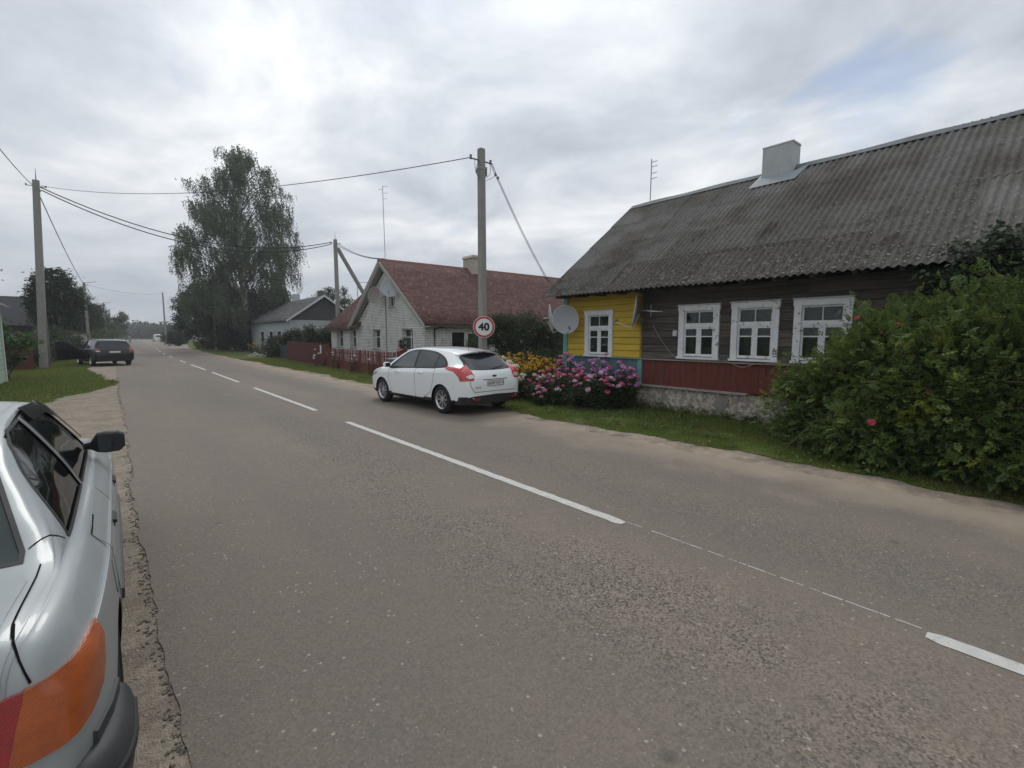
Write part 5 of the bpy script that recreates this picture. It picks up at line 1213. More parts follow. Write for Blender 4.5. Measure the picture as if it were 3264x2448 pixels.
obj('post', MB().box((10.02, 44.68, 0), (10.08, 44.74, 1.1)), M_conc, mp_); obj('board', MB().box((9.86, 44.62, .86), (10.12, 44.67, 1.22)), M_wf, mp_)
lp = thing('leaning_post', 'pale wooden post leaning to the right beside the notice board', 'post', (9.8, 43.3, 0)); obj('shaft', MB().tube([(9.75, 43.6, 0), (9.98, 43.1, .92)], .055, 6), mat('pale_wood', (.30, .26, .2), .85, var=.2), lp)
rb = thing('rubble_heap', 'heap of broken pale bricks and stones on the right verge', 'rubble', (9.2, 44.9, 0))
M_rub = mat('rubble', (.40, .36, .32), .95, var=.3, vscale=6, rnd=.3)
rm_ = None
for i in range(46):
    a = rng.uniform(0, 6.28); r_ = abs(rng.normal(0, .48)); h = max(0, .32 - r_ * .4)
    p = (9.2 + r_ * math.cos(a) * .8, 44.9 + r_ * math.sin(a) * 1.5, rng.uniform(0, h) + .03); s_ = rng.uniform(.6, 1.5)
    if rm_ is None:
        q = MB(); stone(q, (0, 0, -.03), .11); rm_ = obj('stone', q, M_rub, rb); rm_.location = p
    else: inst(rm_, rb, p, (rng.uniform(-1, 1), rng.uniform(-1, 1), a), (s_, s_, s_))
ws = MB(); stone(ws, (8.15, 84, 0), .7); tag(obj('white_stone', ws, M_rub), 'white painted stone lying on the far grass verge', 'stone')

# ------------------------------------------------------------------ poles
def concrete_pole(name, label, x_, y_, h, w0, w1, tilt=0, arms=True, rz=0, group='concrete power poles', stub=False, wood=False):
    t = thing(name, label, 'power pole', (x_, y_, 0), rz, group)
    M_ = M_conc
    mb = MB(); n = 10
    for i in range(n + 1):
        z = -.3 + (h + .3) * i / n; w_ = w0 + (w1 - w0) * max(0, z) / h; dx = tilt * z
        mb.v += [(x_ + dx - w_ / 2, y_ - w_ / 2, z), (x_ + dx + w_ / 2, y_ - w_ / 2, z), (x_ + dx + w_ / 2, y_ + w_ / 2, z), (x_ + dx - w_ / 2, y_ + w_ / 2, z)]
    mb.f = [(4 * i + j, 4 * i + (j + 1) % 4, 4 * (i + 1) + (j + 1) % 4, 4 * (i + 1) + j) for i in range(n) for j in range(4)] + [(0, 3, 2, 1), (4 * n, 4 * n + 1, 4 * n + 2, 4 * n + 3)]; mb.m = [0] * len(mb.f)
    o = obj('shaft', mb, M_, t); b = o.modifiers.new('chamfer', 'BEVEL'); b.width = .018; b.segments = 2; b.limit_method = 'ANGLE'
    if stub: obj('stub', MB().box((x_ + w0 * .50, y_ - .02, -.2), (x_ + w0 * .50 + .11, y_ + .2, 2.7)), mat('old_wood', (.15, .14, .12), .9, var=.2), t)
    X = x_ + tilt * h
    if arms:
        a = obj('bracket', MB().tube([(X - w1 / 2 - .25, y_, h - .30), (X + w1 / 2 + .22, y_, h - .30)], .018, 6), M_ins, t)
        for dx in (-w1 / 2 - .25, w1 / 2 + .22):
            obj('insulator', MB().lathe([(-.06, .012), (-.05, .032), (-.02, .036), (0, .022), (.03, .034), (.05, .03), (.06, .008)], 'z', 10, (X + dx, y_, h - .27)), M_ins, t, smooth=35)
        obj('band', MB().box((X - w1 * .56, y_ - w1 * .56, h - .52), (X + w1 * .56, y_ + w1 * .56, h - .47)), M_metal, t)
    return t
p1 = concrete_pole('power_pole', 'tall thick concrete pole on the left grass verge beside the dark estate car', -2.86, 35.6, 9.75, .36, .27, .040, stub=True)
obj('spike', MB().tube([(-2.47, 35.6, 9.7), (-2.45, 35.6, 10.35)], [.03, .008], 6), M_ins, p1)
p2 = concrete_pole('power_pole', 'concrete pole carrying the round speed limit sign', 7.60, 10.32, 6.50, .185, .155, -.002)
for pts in ([(7.5, 10.3, 6.2), (7.42, 10.3, 6.0), (7.44, 10.3, 5.85), (7.52, 10.28, 5.78)], [(7.38, 10.32, 6.2), (7.40, 10.32, 5.95), (7.5, 10.3, 5.7)], [(7.85, 10.3, 6.2), (7.86, 10.3, 5.95), (7.72, 10.3, 5.8)], [(7.9, 10.28, 6.2), (7.95, 10.2, 5.9), (7.7, 10.28, 5.72)]):
    obj('jumper_wire', MB().tube(catmull(pts, 4), .007, 5), M_ins, p2)
for q in ((7.42, 10.3, 5.9), (7.95, 10.2, 5.9), (8.0, 10.15, 5.82)): obj('clamp', MB().cb(q, (.04, .04, .06)), M_ins, p2)
obj('clamp', MB().cb((7.71, 10.3, 5.95), (.05, .06, .22)), M_ins, p2)
p3 = concrete_pole('power_pole', 'concrete pole with a slanting strut behind the brick house', 13.15, 36.1, 8.78, .28, .22)
obj('strut', MB().prism([(13.25, 8.25), (13.50, 8.25), (18.4, 0), (18.1, 0)], 36.25, 36.47, 'y'), M_conc, p3)
obj('spike', MB().tube([(13.15, 36.1, 8.7), (13.15, 36.1, 9.4)], [.02, .006], 6), M_ins, p3)
conc = [(-2.02, 75, 7.85, 'second concrete pole up the left side just beyond the dark estate car'), (-.68, 112, 7.5, 'third concrete pole up the left side of the road'), (.03, 150, 8.0, 'fourth concrete pole up the left side, small against the trees'), (1.2, 195, 8.0, 'farthest tiny concrete pole on the left side')]
for x_, y_, h_, lb in conc:
    t = concrete_pole('power_pole', lb, x_, y_, h_, .30, .22)
    obj('lamp_arm', MB().tube([(x_, y_, h_ - .1), (x_ + 1.1, y_ - .2, h_ + .12)], .03, 5), M_conc, t)
concrete_pole('power_pole', 'slim bare pole rising alone to the left of the weeping birch', 7.82, 110, 9.6, .30, .2, arms=False)
concrete_pole('power_pole', 'short grey pole standing right in front of the weeping birch', 8.86, 62, 5.5, .2, .15, arms=False)
# wires
def wire(name, label, pts, r_=.012, sag=.5, n=24, group=None, cat='cable'):
    a, b = Vector(pts[0]), Vector(pts[1]); P_ = []
    for i in range(n + 1):
        t = i / n; p = a.lerp(b, t); p.z -= sag * 4 * t * (1 - t); P_.append(p)
    o = obj(name, MB().tube(P_, r_, 5), M_wire); tag(o, label, cat, group); return o
P1 = (-2.32, 35.6, 9.42)
wire('power_cable', 'upper of the two thick cables sagging across the road to the strutted pole', [P1, (12.9, 36.1, 8.55)], .028, 1.45, group='overhead cables')
wire('power_cable', 'lower of the two thick cables sagging across the road to the strutted pole', [(-2.3, 35.6, 9.28), (12.9, 36.1, 8.42)], .028, 1.62, group='overhead cables')
wire('power_cable', 'thin wire crossing the road from the left pole to the speed sign pole', [(-2.3, 35.6, 9.5), (7.28, 10.32, 6.22)], .011, .62, 40, group='overhead cables')
wire('power_cable', 'wire from the top of the tall left pole towards the upper left corner', [(-2.62, 35.6, 9.5), (-2.6, -12, 8.6)], .016, 1.4, 60, group='overhead cables')
wire('power_cable', 'cable running from the tall left pole down to the second left pole', [(-2.36, 35.6, 8.9), (-2.02, 75, 7.6)], .022, .35, group='overhead cables')
wire('power_cable', 'far cable between the second and third left poles', [(-1.9, 75, 7.6), (-.68, 112, 7.3)], .022, .8, group='overhead cables')
wire('power_cable', 'far cable between the third and fourth left poles', [(-.6, 112, 7.3), (.03, 150, 7.8)], .022, .8, group='overhead cables')
wire('power_cable', 'thin far wire from the second left pole to the slim pole by the birch', [(-1.9, 75, 7.6), (7.82, 110, 9.4)], .015, .5, group='overhead cables')
for k, lb in ((0, 'upper of two cables from the strutted pole to the brick gable'), (1, 'lower of two cables from the strutted pole to the brick gable')):
    wire('power_cable', lb, [(13.3, 36.1, 8.55 - .14 * k), (12.0 + .2 * k, 25.5, 6.0 - .02 * k)], .018, .28, group='overhead cables')
for k, lb in ((0, 'left wire of the close pair dropping from the sign pole to the wooden house'), (1, 'right wire of the close pair dropping from the sign pole to the wooden house')):
    wire('power_cable', lb, [(7.86 + .05 * k, 10.3, 6.2), (10.2 + .06 * k, 10.55, 3.36)], .008, .12, group='overhead cables')
wire('power_cable', 'short wire from the wooden house corner to the end of the wire pair', [(10.2, 10.55, 3.36), (9.95, 9.55, 3.05)], .008, .03, group='overhead cables')

# ------------------------------------------------------------------ speed sign
rs = thing('speed_limit_sign', 'round red-rimmed 40 speed limit sign on the concrete pole', 'road sign', (7.55, 10.1, 2.0))
sd_ = Vector((-.55, -.835, 0)).normalized()
q_ = sd_.to_track_quat('Z', 'Y').to_matrix().to_4x4(); q_ = Matrix.Translation((7.53, 10.17, 1.965)) @ q_
def disc(r0, r1, z, name, m_, th=.002, n=64, parent=rs):
    mb = MB()
    if r0 <= 0: mb.prism([(r1 * math.cos(6.2832 * i / n), r1 * math.sin(6.2832 * i / n)) for i in range(n)], z, z + th, 'z')
    else:
        for zz in (z, z + th):
            for rr_ in (r0, r1): mb.v += [(rr_ * math.cos(6.2832 * i / n), rr_ * math.sin(6.2832 * i / n), zz) for i in range(n)]
        for i in range(n):
            j = (i + 1) % n; mb.f += [(2 * n + i, 2 * n + j, 3 * n + j, 3 * n + i), (n + i, n + j, 3 * n + j, 3 * n + i), (i, j, 2 * n + j, 2 * n + i)]
        mb.m = [0] * len(mb.f)
    return place_mesh(name, mb.mesh(name, m_, 40), q_, parent)
fc = disc(0, .285, -.01, 'face', mat('sign_white', (.62, .62, .60), .45, .4)); disc(.222, .272, -.008 + .001, 'red_ring', mat('sign_red', (.42, .02, .03), .45, .4), .004)
me = text_mesh('40', .27, mat('sign_black', (.012, .014, .03), .5), extrude=.001); me.transform(Matrix.Translation((0, -.005, -.003)) @ Matrix.Scale(1.06, 4, (1, 0, 0)))
# embolden the digits slightly by offset copies of the outline
o = place_mesh('digits', me, q_, fc); sdm = o.modifiers.new('bold', 'SOLIDIFY'); sdm.thickness = .012; sdm.offset = 1
obj('bracket', MB().box((7.50, 10.20, 1.75), (7.70, 10.235, 1.79)), M_metal, rs); obj('bracket', MB().box((7.50, 10.20, 2.14), (7.70, 10.235, 2.18)), M_metal, rs)

# ------------------------------------------------------------------ dishes and aerials
M_dish = mat('dish_grey', (.36, .38, .40), .5, .35, var=.05, vscale=3)
def dish(label, c, nrm_, w_, h, arm=.5, mast=None, group='satellite dishes', cat='satellite dish', lnbs=1, md_=None):
    t = thing('satellite_dish', label, cat, c, 0, group); N_ = Vector(nrm_).normalized(); q = N_.to_track_quat('Z', 'Y').to_matrix().to_4x4(); T = Matrix.Translation(c) @ q
    mb = MB(); rings, n = 8, 40; dep = .09 * w_
    for lay_ in (0, 1):
        for i in range(rings + 1):
            r_ = i / rings
            for j in range(n): a = 6.2832 * j / n; mb.v.append((w_ / 2 * r_ * math.cos(a), h / 2 * r_ * math.sin(a), dep * r_ * r_ - dep - lay_ * .012))
    K = (rings + 1) * n
    for i in range(rings):
        for j in range(n):
            a, b = i * n + j, i * n + (j + 1) % n; mb.f += [(a, b, b + n, a + n), (K + a, K + a + n, K + b + n, K + b)]
    for j in range(n): a, b = rings * n + j, rings * n + (j + 1) % n; mb.f.append((a, b, K + b, K + a))
    mb.m = [0] * len(mb.f); rf_ = place_mesh('reflector', mb.mesh('reflector', md_ or M_dish, 50), T, t)
    rim = MB().tube([(w_ / 2 * math.cos(6.2832 * j / 48), h / 2 * math.sin(6.2832 * j / 48), .002) for j in range(49)], .008, 6, cap=False); place_mesh('rim', rim.mesh('rim', mat('dish_rim', (.55, .56, .57), .5), 60), T, rf_)
    a0 = T @ Vector((0, -h / 2, -.02)); a1 = T @ Vector((0, -h * .42, arm)); obj('feed_arm', MB().tube([T @ Vector((0, -h * .1, -dep - .05)), a0 + Vector((0, 0, -.03)), a1], .013, 6), mat('dish_rim', (.55, .56, .57), .5), t)
    for k in range(lnbs):
        c0 = T @ Vector((.09 * k, -h * .42 + .0, arm + .01)); c1 = T @ Vector((.09 * k, -h * .34, arm - .07)); obj('receiver', MB().tube([c0, c0.lerp(c1, .6), c1], [.022, .024, .034], 8), mat('lnb', (.10, .09, .06), .6), t)
    bk = T @ Vector((0, 0, -dep - .02)); obj('back_bracket', MB().tube([bk, bk - N_ * .14], .03, 8), M_ins, t)
    if mast: obj('mast', MB().tube(mast, .022, 8), M_metal, t)
    return t
dish('large round grey dish at the yellow corner of the wooden house', (9.36, 8.98, 2.17), (-.52, -.84, .12), .72, .76, .42, [(9.62, 9.2, 2.1), (9.88, 9.47, 2.1)])
dish('thin edge-on dish just left of the large grey dish at the yellow corner', (9.35, 9.50, 2.22), (.70, -.68, .15), .72, .76, .40, [(9.4, 9.6, 2.0), (9.7, 9.6, 2.0)])
dish('edge-on dish with its arm pointing left, at the seam of yellow and brown boards', (9.62, 6.97, 2.34), (-.60, .78, .12), .72, .78, .42, [(9.72, 6.9, 2.1), (9.9, 6.9, 2.1)])
GX = 11.55
dish('higher and larger of the two dishes on the brick gable', (GX, 23.95, 4.28), (-.56, -.82, .15), .95, 1.0, .55, None)
dish('lower tilted dish on the left half of the brick gable', (GX - .1, 25.75, 3.98), (-.95, -.45, .15), .88, .95, .5, None, md_=mat('dish_brown', (.22, .19, .175), .6, .3, var=.1, vscale=5))
ms = thing('dish_mast', 'thin steel mast in front of the brick gable holding two dishes', 'mast', (11.72, 24.9, 0)); obj('pipe', MB().tube([(11.72, 24.9, 0), (11.72, 24.9, 4.1)], .03, 8), M_ins, ms)
obj('cross_arm', MB().tube([(11.66, 24.05, 4.02), (11.70, 25.7, 3.75)], .02, 6), M_ins, ms)
def yagi(label, base, top, els, rz, bend_=None, cat='aerial'):
    t = thing('tv_aerial', label, cat, base, 0, 'television aerials'); base, top = Vector(base), Vector(top)
    obj('mast', MB().tube([base, top], .016, 6), M_metal, t)
    d = Vector((math.cos(rz), math.sin(rz), 0))
    for z, L_ in els:
        p = Vector((base.x + (top.x - base.x) * (z - base.z) / (top.z - base.z), base.y, z)); obj('element', MB().tube([p, p + d * L_ + Vector((0, 0, .03))], .011, 5), M_metal, t)
    return t
yagi('tv aerial with four short bars on the ridge of the wooden house', (13.3, 9.15, 5.75), (13.32, 9.15, 7.22), [(7.12, .18), (6.98, .18), (6.78, .17), (6.62, .18)], R(-60))
t = yagi('very tall thin aerial mast on the peak of the brick gable', (12.1, 25.6, 5.8), (12.05, 25.6, 9.95), [(9.9, .30), (9.75, -.25), (9.55, .28), (9.25, .22)], R(-40))
t = thing('tv_aerial', 'small comb-shaped aerial on the brown boards beside the first window', 'aerial', (9.7, 6.6, 2.3), 0, 'television aerials')
bm_ = obj('boom', MB().tube([(9.86, 6.78, 2.34), (9.5, 6.28, 2.28)], .012, 6), mat('dish_rim', (.55, .56, .57)), t)
for k in range(6):
    f_ = k / 5; p = Vector((9.86 - .36 * f_, 6.78 - .5 * f_, 2.34 - .06 * f_)); L_ = .17 - .015 * k
    obj('element', MB().tube([p + Vector((0, 0, -L_)), p + Vector((0, 0, L_))] if k in (2,) else [p + Vector((-.09, .07, 0)) * 1.2, p + Vector((.09, -.07, 0)) * 1.2], .006, 5), mat('dish_rim', (.55, .56, .57)), bm_)
t = thing('tv_aerial', 'grid aerial on a thin mast behind the grey roofed house', 'aerial', (17.2, 42, 0), 0, 'television aerials'); obj('mast', MB().tube([(15.9, 39, 0), (15.9, 39, 6.3)], .03, 6), M_metal, t); obj('boom', MB().tube([(15.9, 39, 6.1), (17.2, 39, 6.15)], .02, 5), M_metal, t)

# ------------------------------------------------------------------ person far down the road
def person(label, x_, y_, h):
    V = [(0, 0, .93), (0, 0, 1.15), (0, .0, 1.38), (0, 0, 1.50), (0, .01, 1.60), (0, .01, 1.70), (-.10, 0, .90), (-.11, .06, .50), (-.11, -.02, .09), (-.11, .10, .03), (.10, 0, .90), (.11, -.10, .50), (.11, -.22, .12), (.11, -.12, .04), (-.19, 0, 1.40), (-.24, .02, 1.14), (-.22, .14, .92), (.19, 0, 1.40), (.24, -.05, 1.14), (.23, -.02, .90)]
    E_ = [(0, 1), (1, 2), (2, 3), (3, 4), (4, 5), (0, 6), (6, 7), (7, 8), (8, 9), (0, 10), (10, 11), (11, 12), (12, 13), (2, 14), (14, 15), (15, 16), (2, 17), (17, 18), (18, 19)]
    rad = [.13, .13, .14, .06, .09, .09, .09, .065, .045, .045, .09, .065, .045, .045, .065, .045, .035, .065, .045, .035]
    me = bpy.data.meshes.new('b'); me.from_pydata(V, E_, []); o = bpy.data.objects.new('b', me); C.objects.link(o)
    md = o.modifiers.new('s', 'SKIN'); 
    for i, r_ in enumerate(rad): me.skin_vertices[0].data[i].radius = (r_, r_)
    me.skin_vertices[0].data[0].use_root = True; o.modifiers.new('u', 'SUBSURF').levels = 1
    nm = bpy.data.meshes.new_from_object(o.evaluated_get(bpy.context.evaluated_depsgraph_get())); bpy.data.objects.remove(o)
    nm.materials.clear(); 
    for q in (mat('skin', (.40, .25, .18), .6), mat('dark_clothes', (.05, .06, .09), .9), mat('light_top', (.30, .33, .38), .9), mat('hair_brown', (.05, .035, .03), .8)): nm.materials.append(q)
    for p in nm.polygons:
        z = p.center.z; p.material_index = 3 if z > 1.68 else 0 if z > 1.5 or (abs(p.center.x) > .17 and z < 1.1) else 2 if z > .92 else 1
    nm.transform(Matrix.Scale(h / 1.78, 4)); nm.transform(Matrix.Translation((x_, y_, .01))); smooth_mesh(nm, True)
    o = link('person', nm); tag(o, label, 'person'); return o
person('person in a light top and dark trousers walking far down the road', 2.95, 128, 1.72)
# ------------------------------------------------------------------ vegetation
M_birch = mat('birch_leaf', (.095, .120, .070), .7, .25, leaf=True)
M_tree = mat('tree_leaf', (.055, .082, .034), .7, .25, leaf=True)
M_dark = MATS['dark_cavity']
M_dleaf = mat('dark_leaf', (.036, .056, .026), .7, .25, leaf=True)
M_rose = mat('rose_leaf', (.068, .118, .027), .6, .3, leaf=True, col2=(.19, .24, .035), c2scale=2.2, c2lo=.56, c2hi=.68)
M_pleaf = mat('plant_leaf', (.042, .075, .020), .65, .25, leaf=True)
M_bark = mat('bark', (.10, .085, .07), .9, .15, var=.3, vscale=8, bump=.6)
M_bbark = mat('birch_bark', (.42, .41, .38), .85, .15, var=.2, vscale=5, col2=(.06, .055, .05), c2scale=4, c2lo=.55, c2hi=.62, stretch=(1, 1, .6))
M_stem = mat('stem', (.05, .07, .025), .8)
def limb(mb, a, b, r0, r1, wig=.1, n=5, seed=0):
    r_ = np.random.default_rng(seed); a, b = Vector(a), Vector(b); L_ = (b - a).length
    pts = [a.lerp(b, i / n) + Vector(r_.normal(0, wig * L_ * .12, 3)) * (1 if 0 < i < n else 0) for i in range(n + 1)]; mb.tube(pts, [r0 + (r1 - r0) * i / n for i in range(n + 1)], 7); return pts
def tree(name, label, x_, y_, crown, h0, trunk_r, lm, lsize, nleaf, seed, cat='tree', bark=None, group=None, clump=.45, nclump=None, droop=None, gapf=.0, trunks=1):
    """crown: list of ellipsoids (dx, dy, z, rx, ry, rz); clumps of leaves are scattered through their volumes"""
    r_ = np.random.default_rng(seed); t = thing(name, label, cat, (x_, y_, 0), 0, group)
    vol = np.array([c[3] * c[4] * c[5] for c in crown]); vol = vol / vol.sum(); nclump = nclump or max(20, nleaf // 90)
    cs = []
    for i in range(nclump):
        c_ = crown[r_.choice(len(crown), p=vol)]; d = r_.normal(size=3); d /= np.linalg.norm(d); rad = r_.uniform(.35, 1.0) ** .6
        cs.append((x_ + c_[0] + d[0] * c_[3] * rad, y_ + c_[1] + d[1] * c_[4] * rad, c_[2] + d[2] * c_[5] * rad))
    cs = np.array(cs); cs = cs[cs[:, 2] > .15]; k = len(cs)
    mb = MB(); top = max(c[2] + c[5] * .4 for c in crown)
    for q in range(trunks):
        a = q * 2.2; limb(mb, (x_ + .15 * q * math.cos(a), y_ + .15 * q, -.1), (x_ + trunks * .2 * math.cos(a) * (q > 0), y_ + .3 * q, top), trunk_r, trunk_r * .25, .35, 8, seed + q)
    for i in range(0, k, max(1, k // 26)):
        z0 = h0 + (cs[i][2] - h0) * r_.uniform(.25, .6); z0 = max(.1, z0); limb(mb, (x_, y_, z0), cs[i], trunk_r * .35, .012, .5, 4, seed + i)
    obj('trunk', mb, bark or M_bark, t, smooth=60)
    per = nleaf // k; idx = np.repeat(np.arange(k), per); sz = r_.uniform(.6, 1.35, k) * clump
    P_ = cs[idx] + r_.normal(size=(len(idx), 3)) * sz[idx][:, None] * np.array([.55, .55, .42]); P_ = P_[P_[:, 2] > .03]
    V, F, q = leaves(P_, lsize, .6, .35, droop, .5, seed); leafmesh('crown', V, F, q, lm, t); return t
def weeping_birch():
    r_ = np.random.default_rng(42); Y = 62.0; X0 = 11.9; fw_ = Vector((X0, Y, 0)).normalized(); lat = Vector((fw_.y, -fw_.x, 0)); s_ = 62 / 55.0
    t = thing('weeping_birch', 'huge weeping birch with drooping branches on the right side of the road', 'tree', (X0, Y, 0))
    # silhouette half widths (left, right) by height, metres
    zt = [1.5, 3, 5.7, 8, 10.4, 12.5, 14.2, 16.3, 17.5, 19.0, 19.8, 20.8, 21.9, 22.5]
    lw = [3.5, 4.6, 5.6, 6.2, 6.0, 5.4, 4.9, 5.2, 3.7, 2.8, 1.2, .9, .7, .2]
    rw = [2.0, 3.2, 5.2, 6.2, 6.5, 6.3, 5.8, 4.6, 4.6, 4.6, 3.8, 3.0, .9, .2]
    tr = MB()
    tp = catmull([(X0, Y, -.2), (X0 + .1, Y, 5), (X0 - .1, Y + .2, 11), (X0 + .1, Y, 16.5), (X0, Y, 21.4)], 5); tr.tube(tp, [.42 * (1 - .93 * i / (len(tp) - 1)) + .03 for i in range(len(tp))], 10)
    strands = []; tw0 = MB()
    nb_ = 74
    for i in range(nb_):
        z = float(np.interp((i + r_.random()) / nb_, [0, .30, .56, .84, 1], [4.2, 8.5, 13.0, 18.3, 22.0])); a = float(np.interp(z, zt, lw)); b = float(np.interp(z, zt, rw)); w_ = (a + b) / 2; ang_ = i * 2.399 + r_.uniform(-.4, .4); u = math.cos(ang_); v = math.sin(ang_)
        rad = r_.uniform(.50, 1.0) ** .5 * float(r_.choice([.75, .95, 1.02])); off = u * (b if u > 0 else a) * rad; dep = v * min(w_, 5.0) * rad
        end = Vector((X0, Y, z)) + lat * off + fw_ * dep; st_ = Vector((X0, Y, max(2.0, z - (abs(off) + abs(dep)) * .75 - .5))); mid = st_.lerp(end, .55) + Vector((0, 0, .7))
        bp_ = catmull([st_, mid, end], 5); tw0.tube(bp_, [.08 * (1 - .85 * q / (len(bp_) - 1)) for q in range(len(bp_))], 5)
        for p in bp_[4:]:
            for q in range(5): strands.append((p + Vector(r_.normal(0, .38, 3)), r_.uniform(.6, 1.9)))
        sz_ = .5 + .5 * min(1, w_ / 5)
        for k_ in range(4):   # sub-lobes, each a curtain of twigs
            c_ = end + Vector((float(np.clip(r_.normal(0, .9), -1.6, 1.6)), float(np.clip(r_.normal(0, .9), -1.6, 1.6)), r_.normal(-.35, .65))) * sz_
            for q in range(24): strands.append((c_ + Vector((r_.normal(0, .33), r_.normal(0, .33), r_.normal(0, .22))), r_.uniform(.5, 2.3) * (1 if c_.z < 17 else .6)))
    tk = obj('trunk', tr, M_bbark, t, smooth=60); obj('branches', tw0, M_bark, tk, smooth=60)
    # hanging twigs with leaves
    P_ = []; tw = MB()
    for a, L_ in strands:
        zmin = .8; L_ = min(L_, max(.3, a.z - zmin)); n = int(L_ * 12); dr = r_.normal(.10, .12); dd = r_.normal(0, .1); n0 = r_.uniform(.0, .08)
        for i in range(n):
            f_ = i / max(1, n - 1); P_.append((a.x + lat.x * dr * L_ * f_ ** 1.5 + fw_.x * dd * f_ + r_.normal(0, .055), a.y + lat.y * dr * L_ * f_ ** 1.5 + fw_.y * dd * f_ + r_.normal(0, .055), a.z + .25 * math.sin(min(1, f_ * 4) * 1.57) - L_ * f_))
    P_ = np.array(P_); V, F, q = leaves(P_, .165, .55, .2, .45, .5, 9); leafmesh('crown', V, F, q, M_birch, t); return len(P_)
nb = weeping_birch()
# dark understory beneath and left of the birch
tree('maple_tree', 'bushy dark maple leaning out to the left of the birch', 10.0, 74, [(-1.0, 0, 4.2, 2.9, 2.6, 3.4), (-2.0, 0, 6.3, 1.7, 1.8, 1.7), (1.2, 0, 5.5, 2.6, 2.6, 4.0)], 1.2, .25, M_dleaf, .24, 26000, 21, clump=.6)
tree('broadleaf_tree', 'dense dark tree filling the space under the birch', 11.2, 63.5, [(-1.5, 0, 4.0, 2.6, 2.0, 3.4), (1.6, 0, 3.6, 2.8, 2.0, 3.2), (-.2, -2.5, 1.2, 3.4, 1.6, 1.2)], .3, .2, M_dleaf, .20, 42000, 22, 'bush', clump=.5)
tree('shrub', 'leafy dark bush in front of the pale house', 11.6, 40.2, [(0, 0, 1.2, 1.3, 1.1, 1.1), (-1.7, .6, .9, 1.1, .9, .9)], .2, .05, M_dleaf, .15, 9000, 23, 'bush', clump=.35)
tree('shrub', 'taller dark bush beside the wing of the brick house', 12.6, 38.2, [(0, 0, 1.25, 1.5, 1.0, 1.1), (-.6, 0, 2.0, .7, .6, .5)], .2, .05, M_dleaf, .15, 9000, 24, 'bush', clump=.35)
tree('broadleaf_tree', 'tree crown showing above the ridge of the grey roofed house', 21.3, 60, [(0, 0, 5.6, 2.3, 2.0, 2.3), (-2.2, 0, 5.2, 1.0, 1, 1.1)], 2, .2, M_tree, .17, 9000, 25, clump=.42)
tree('broadleaf_tree', 'dark apple tree between the brick house and the wooden house', 12.4, 14.4, [(0, 0, 1.7, 1.7, 1.2, 1.0), (-.9, .4, 1.9, .9, .8, .7), (1.3, -.9, 1.3, 1.3, .9, .75), (2.4, -1.6, 1.0, .9, .8, .5)], .5, .08, M_dleaf, .085, 22000, 26, clump=.28)
tree('low_hedge', 'dark low hedge behind the yellow flowers', 11.0, 12.4, [(0, 0, .6, .9, 1.6, .65), (1.3, -1, .7, 1.0, 1.2, .6)], .1, .03, M_dleaf, .06, 12000, 27, 'hedge', clump=.25)
tree('bare_shrub', 'grey-green shrub beside the side window of the brick house', 13.9, 19.3, [(0, 0, 1.1, .6, .5, .6)], .2, .03, M_pleaf, .07, 2200, 28, 'bush', clump=.25)
tree('thuja', 'small dark cone-shaped thuja beside the red gate post', 9.35, 18.3, [(0, 0, .8, .22, .22, .7), (0, 0, 1.3, .14, .14, .4)], .1, .03, M_dleaf, .045, 3500, 29, 'shrub', clump=.12)
# left side trees
tree('broadleaf_tree', 'big dark tree right behind the tall left pole', -3.3, 55, [(0, 0, 4.1, 1.75, 1.7, 3.0), (-1.0, 0, 4.6, 1.0, 1.0, 1.4), (-.2, 0, 6.2, .8, .8, .9)], 1.2, .2, M_dleaf, .19, 20000, 31, clump=.42)
tree('broadleaf_tree', 'rounded tree to the right of the tall left pole', -2.9, 80, [(0, 0, 4.6, 1.65, 1.8, 3.1), (.1, 0, 6.9, .9, 1.0, 1.1)], 1.0, .16, M_dleaf, .19, 12000, 32, clump=.40)
tree('broadleaf_tree', 'lower tree crowding the second left pole', -1.75, 90, [(0, 0, 3.8, 1.5, 1.7, 2.7), (.8, 0, 5.0, .75, .8, 1.1)], 1.0, .16, M_tree, .19, 9000, 33, clump=.40)
tree('broadleaf_tree', 'loose tree overhanging the left verge past the second pole', .0, 118, [(-.9, 0, 3.7, 2.2, 2.0, 2.8), (1.0, 0, 4.3, 1.4, 1.2, 1.1)], 1.0, .16, M_tree, .22, 7000, 34, clump=.45)
tree('broadleaf_tree', 'small tree on the left between the third and fourth poles', .4, 160, [(-1.2, 0, 3.2, 3.0, 2.5, 2.8)], 1, .2, M_tree, .32, 5000, 35, clump=.6)
tree('poplar', 'narrow upright tree beside the farthest pole', 1.6, 178, [(1.2, 0, 4.6, 1.4, 1.4, 3.9)], 1, .2, M_tree, .42, 3500, 36, clump=.6)
tree('hedge', 'dark hedge under the trees on the left', -3.2, 47, [(0, 0, 1.0, 1.0, 5.5, 1.2), (.6, 8, 1.0, .8, 5, 1.1)], .1, .05, M_dleaf, .16, 14000, 37, 'hedge', clump=.5)
tree('hedge', 'long low hedge far along the left side', -1.6, 105, [(.4, 0, 1.2, 1.4, 28, 1.5)], .1, .05, M_tree, .30, 9000, 38, 'hedge', clump=.8)
tree('elder_bush', 'bright green bush with large leaves at the left edge', -3.15, 27.3, [(0, 0, 1.5, .75, .8, .85), (-.6, .4, 1.0, .7, .8, .7)], .2, .04, mat('elder_leaf', (.06, .125, .04), .6, .3, leaf=True), .20, 1700, 39, 'bush', clump=.34)
tree('low_bush', 'dark low shrub behind the red gate on the left', -4.1, 35.6, [(0, 0, .6, 1.3, .8, .6)], .1, .03, M_dleaf, .10, 5000, 40, 'bush', clump=.3)
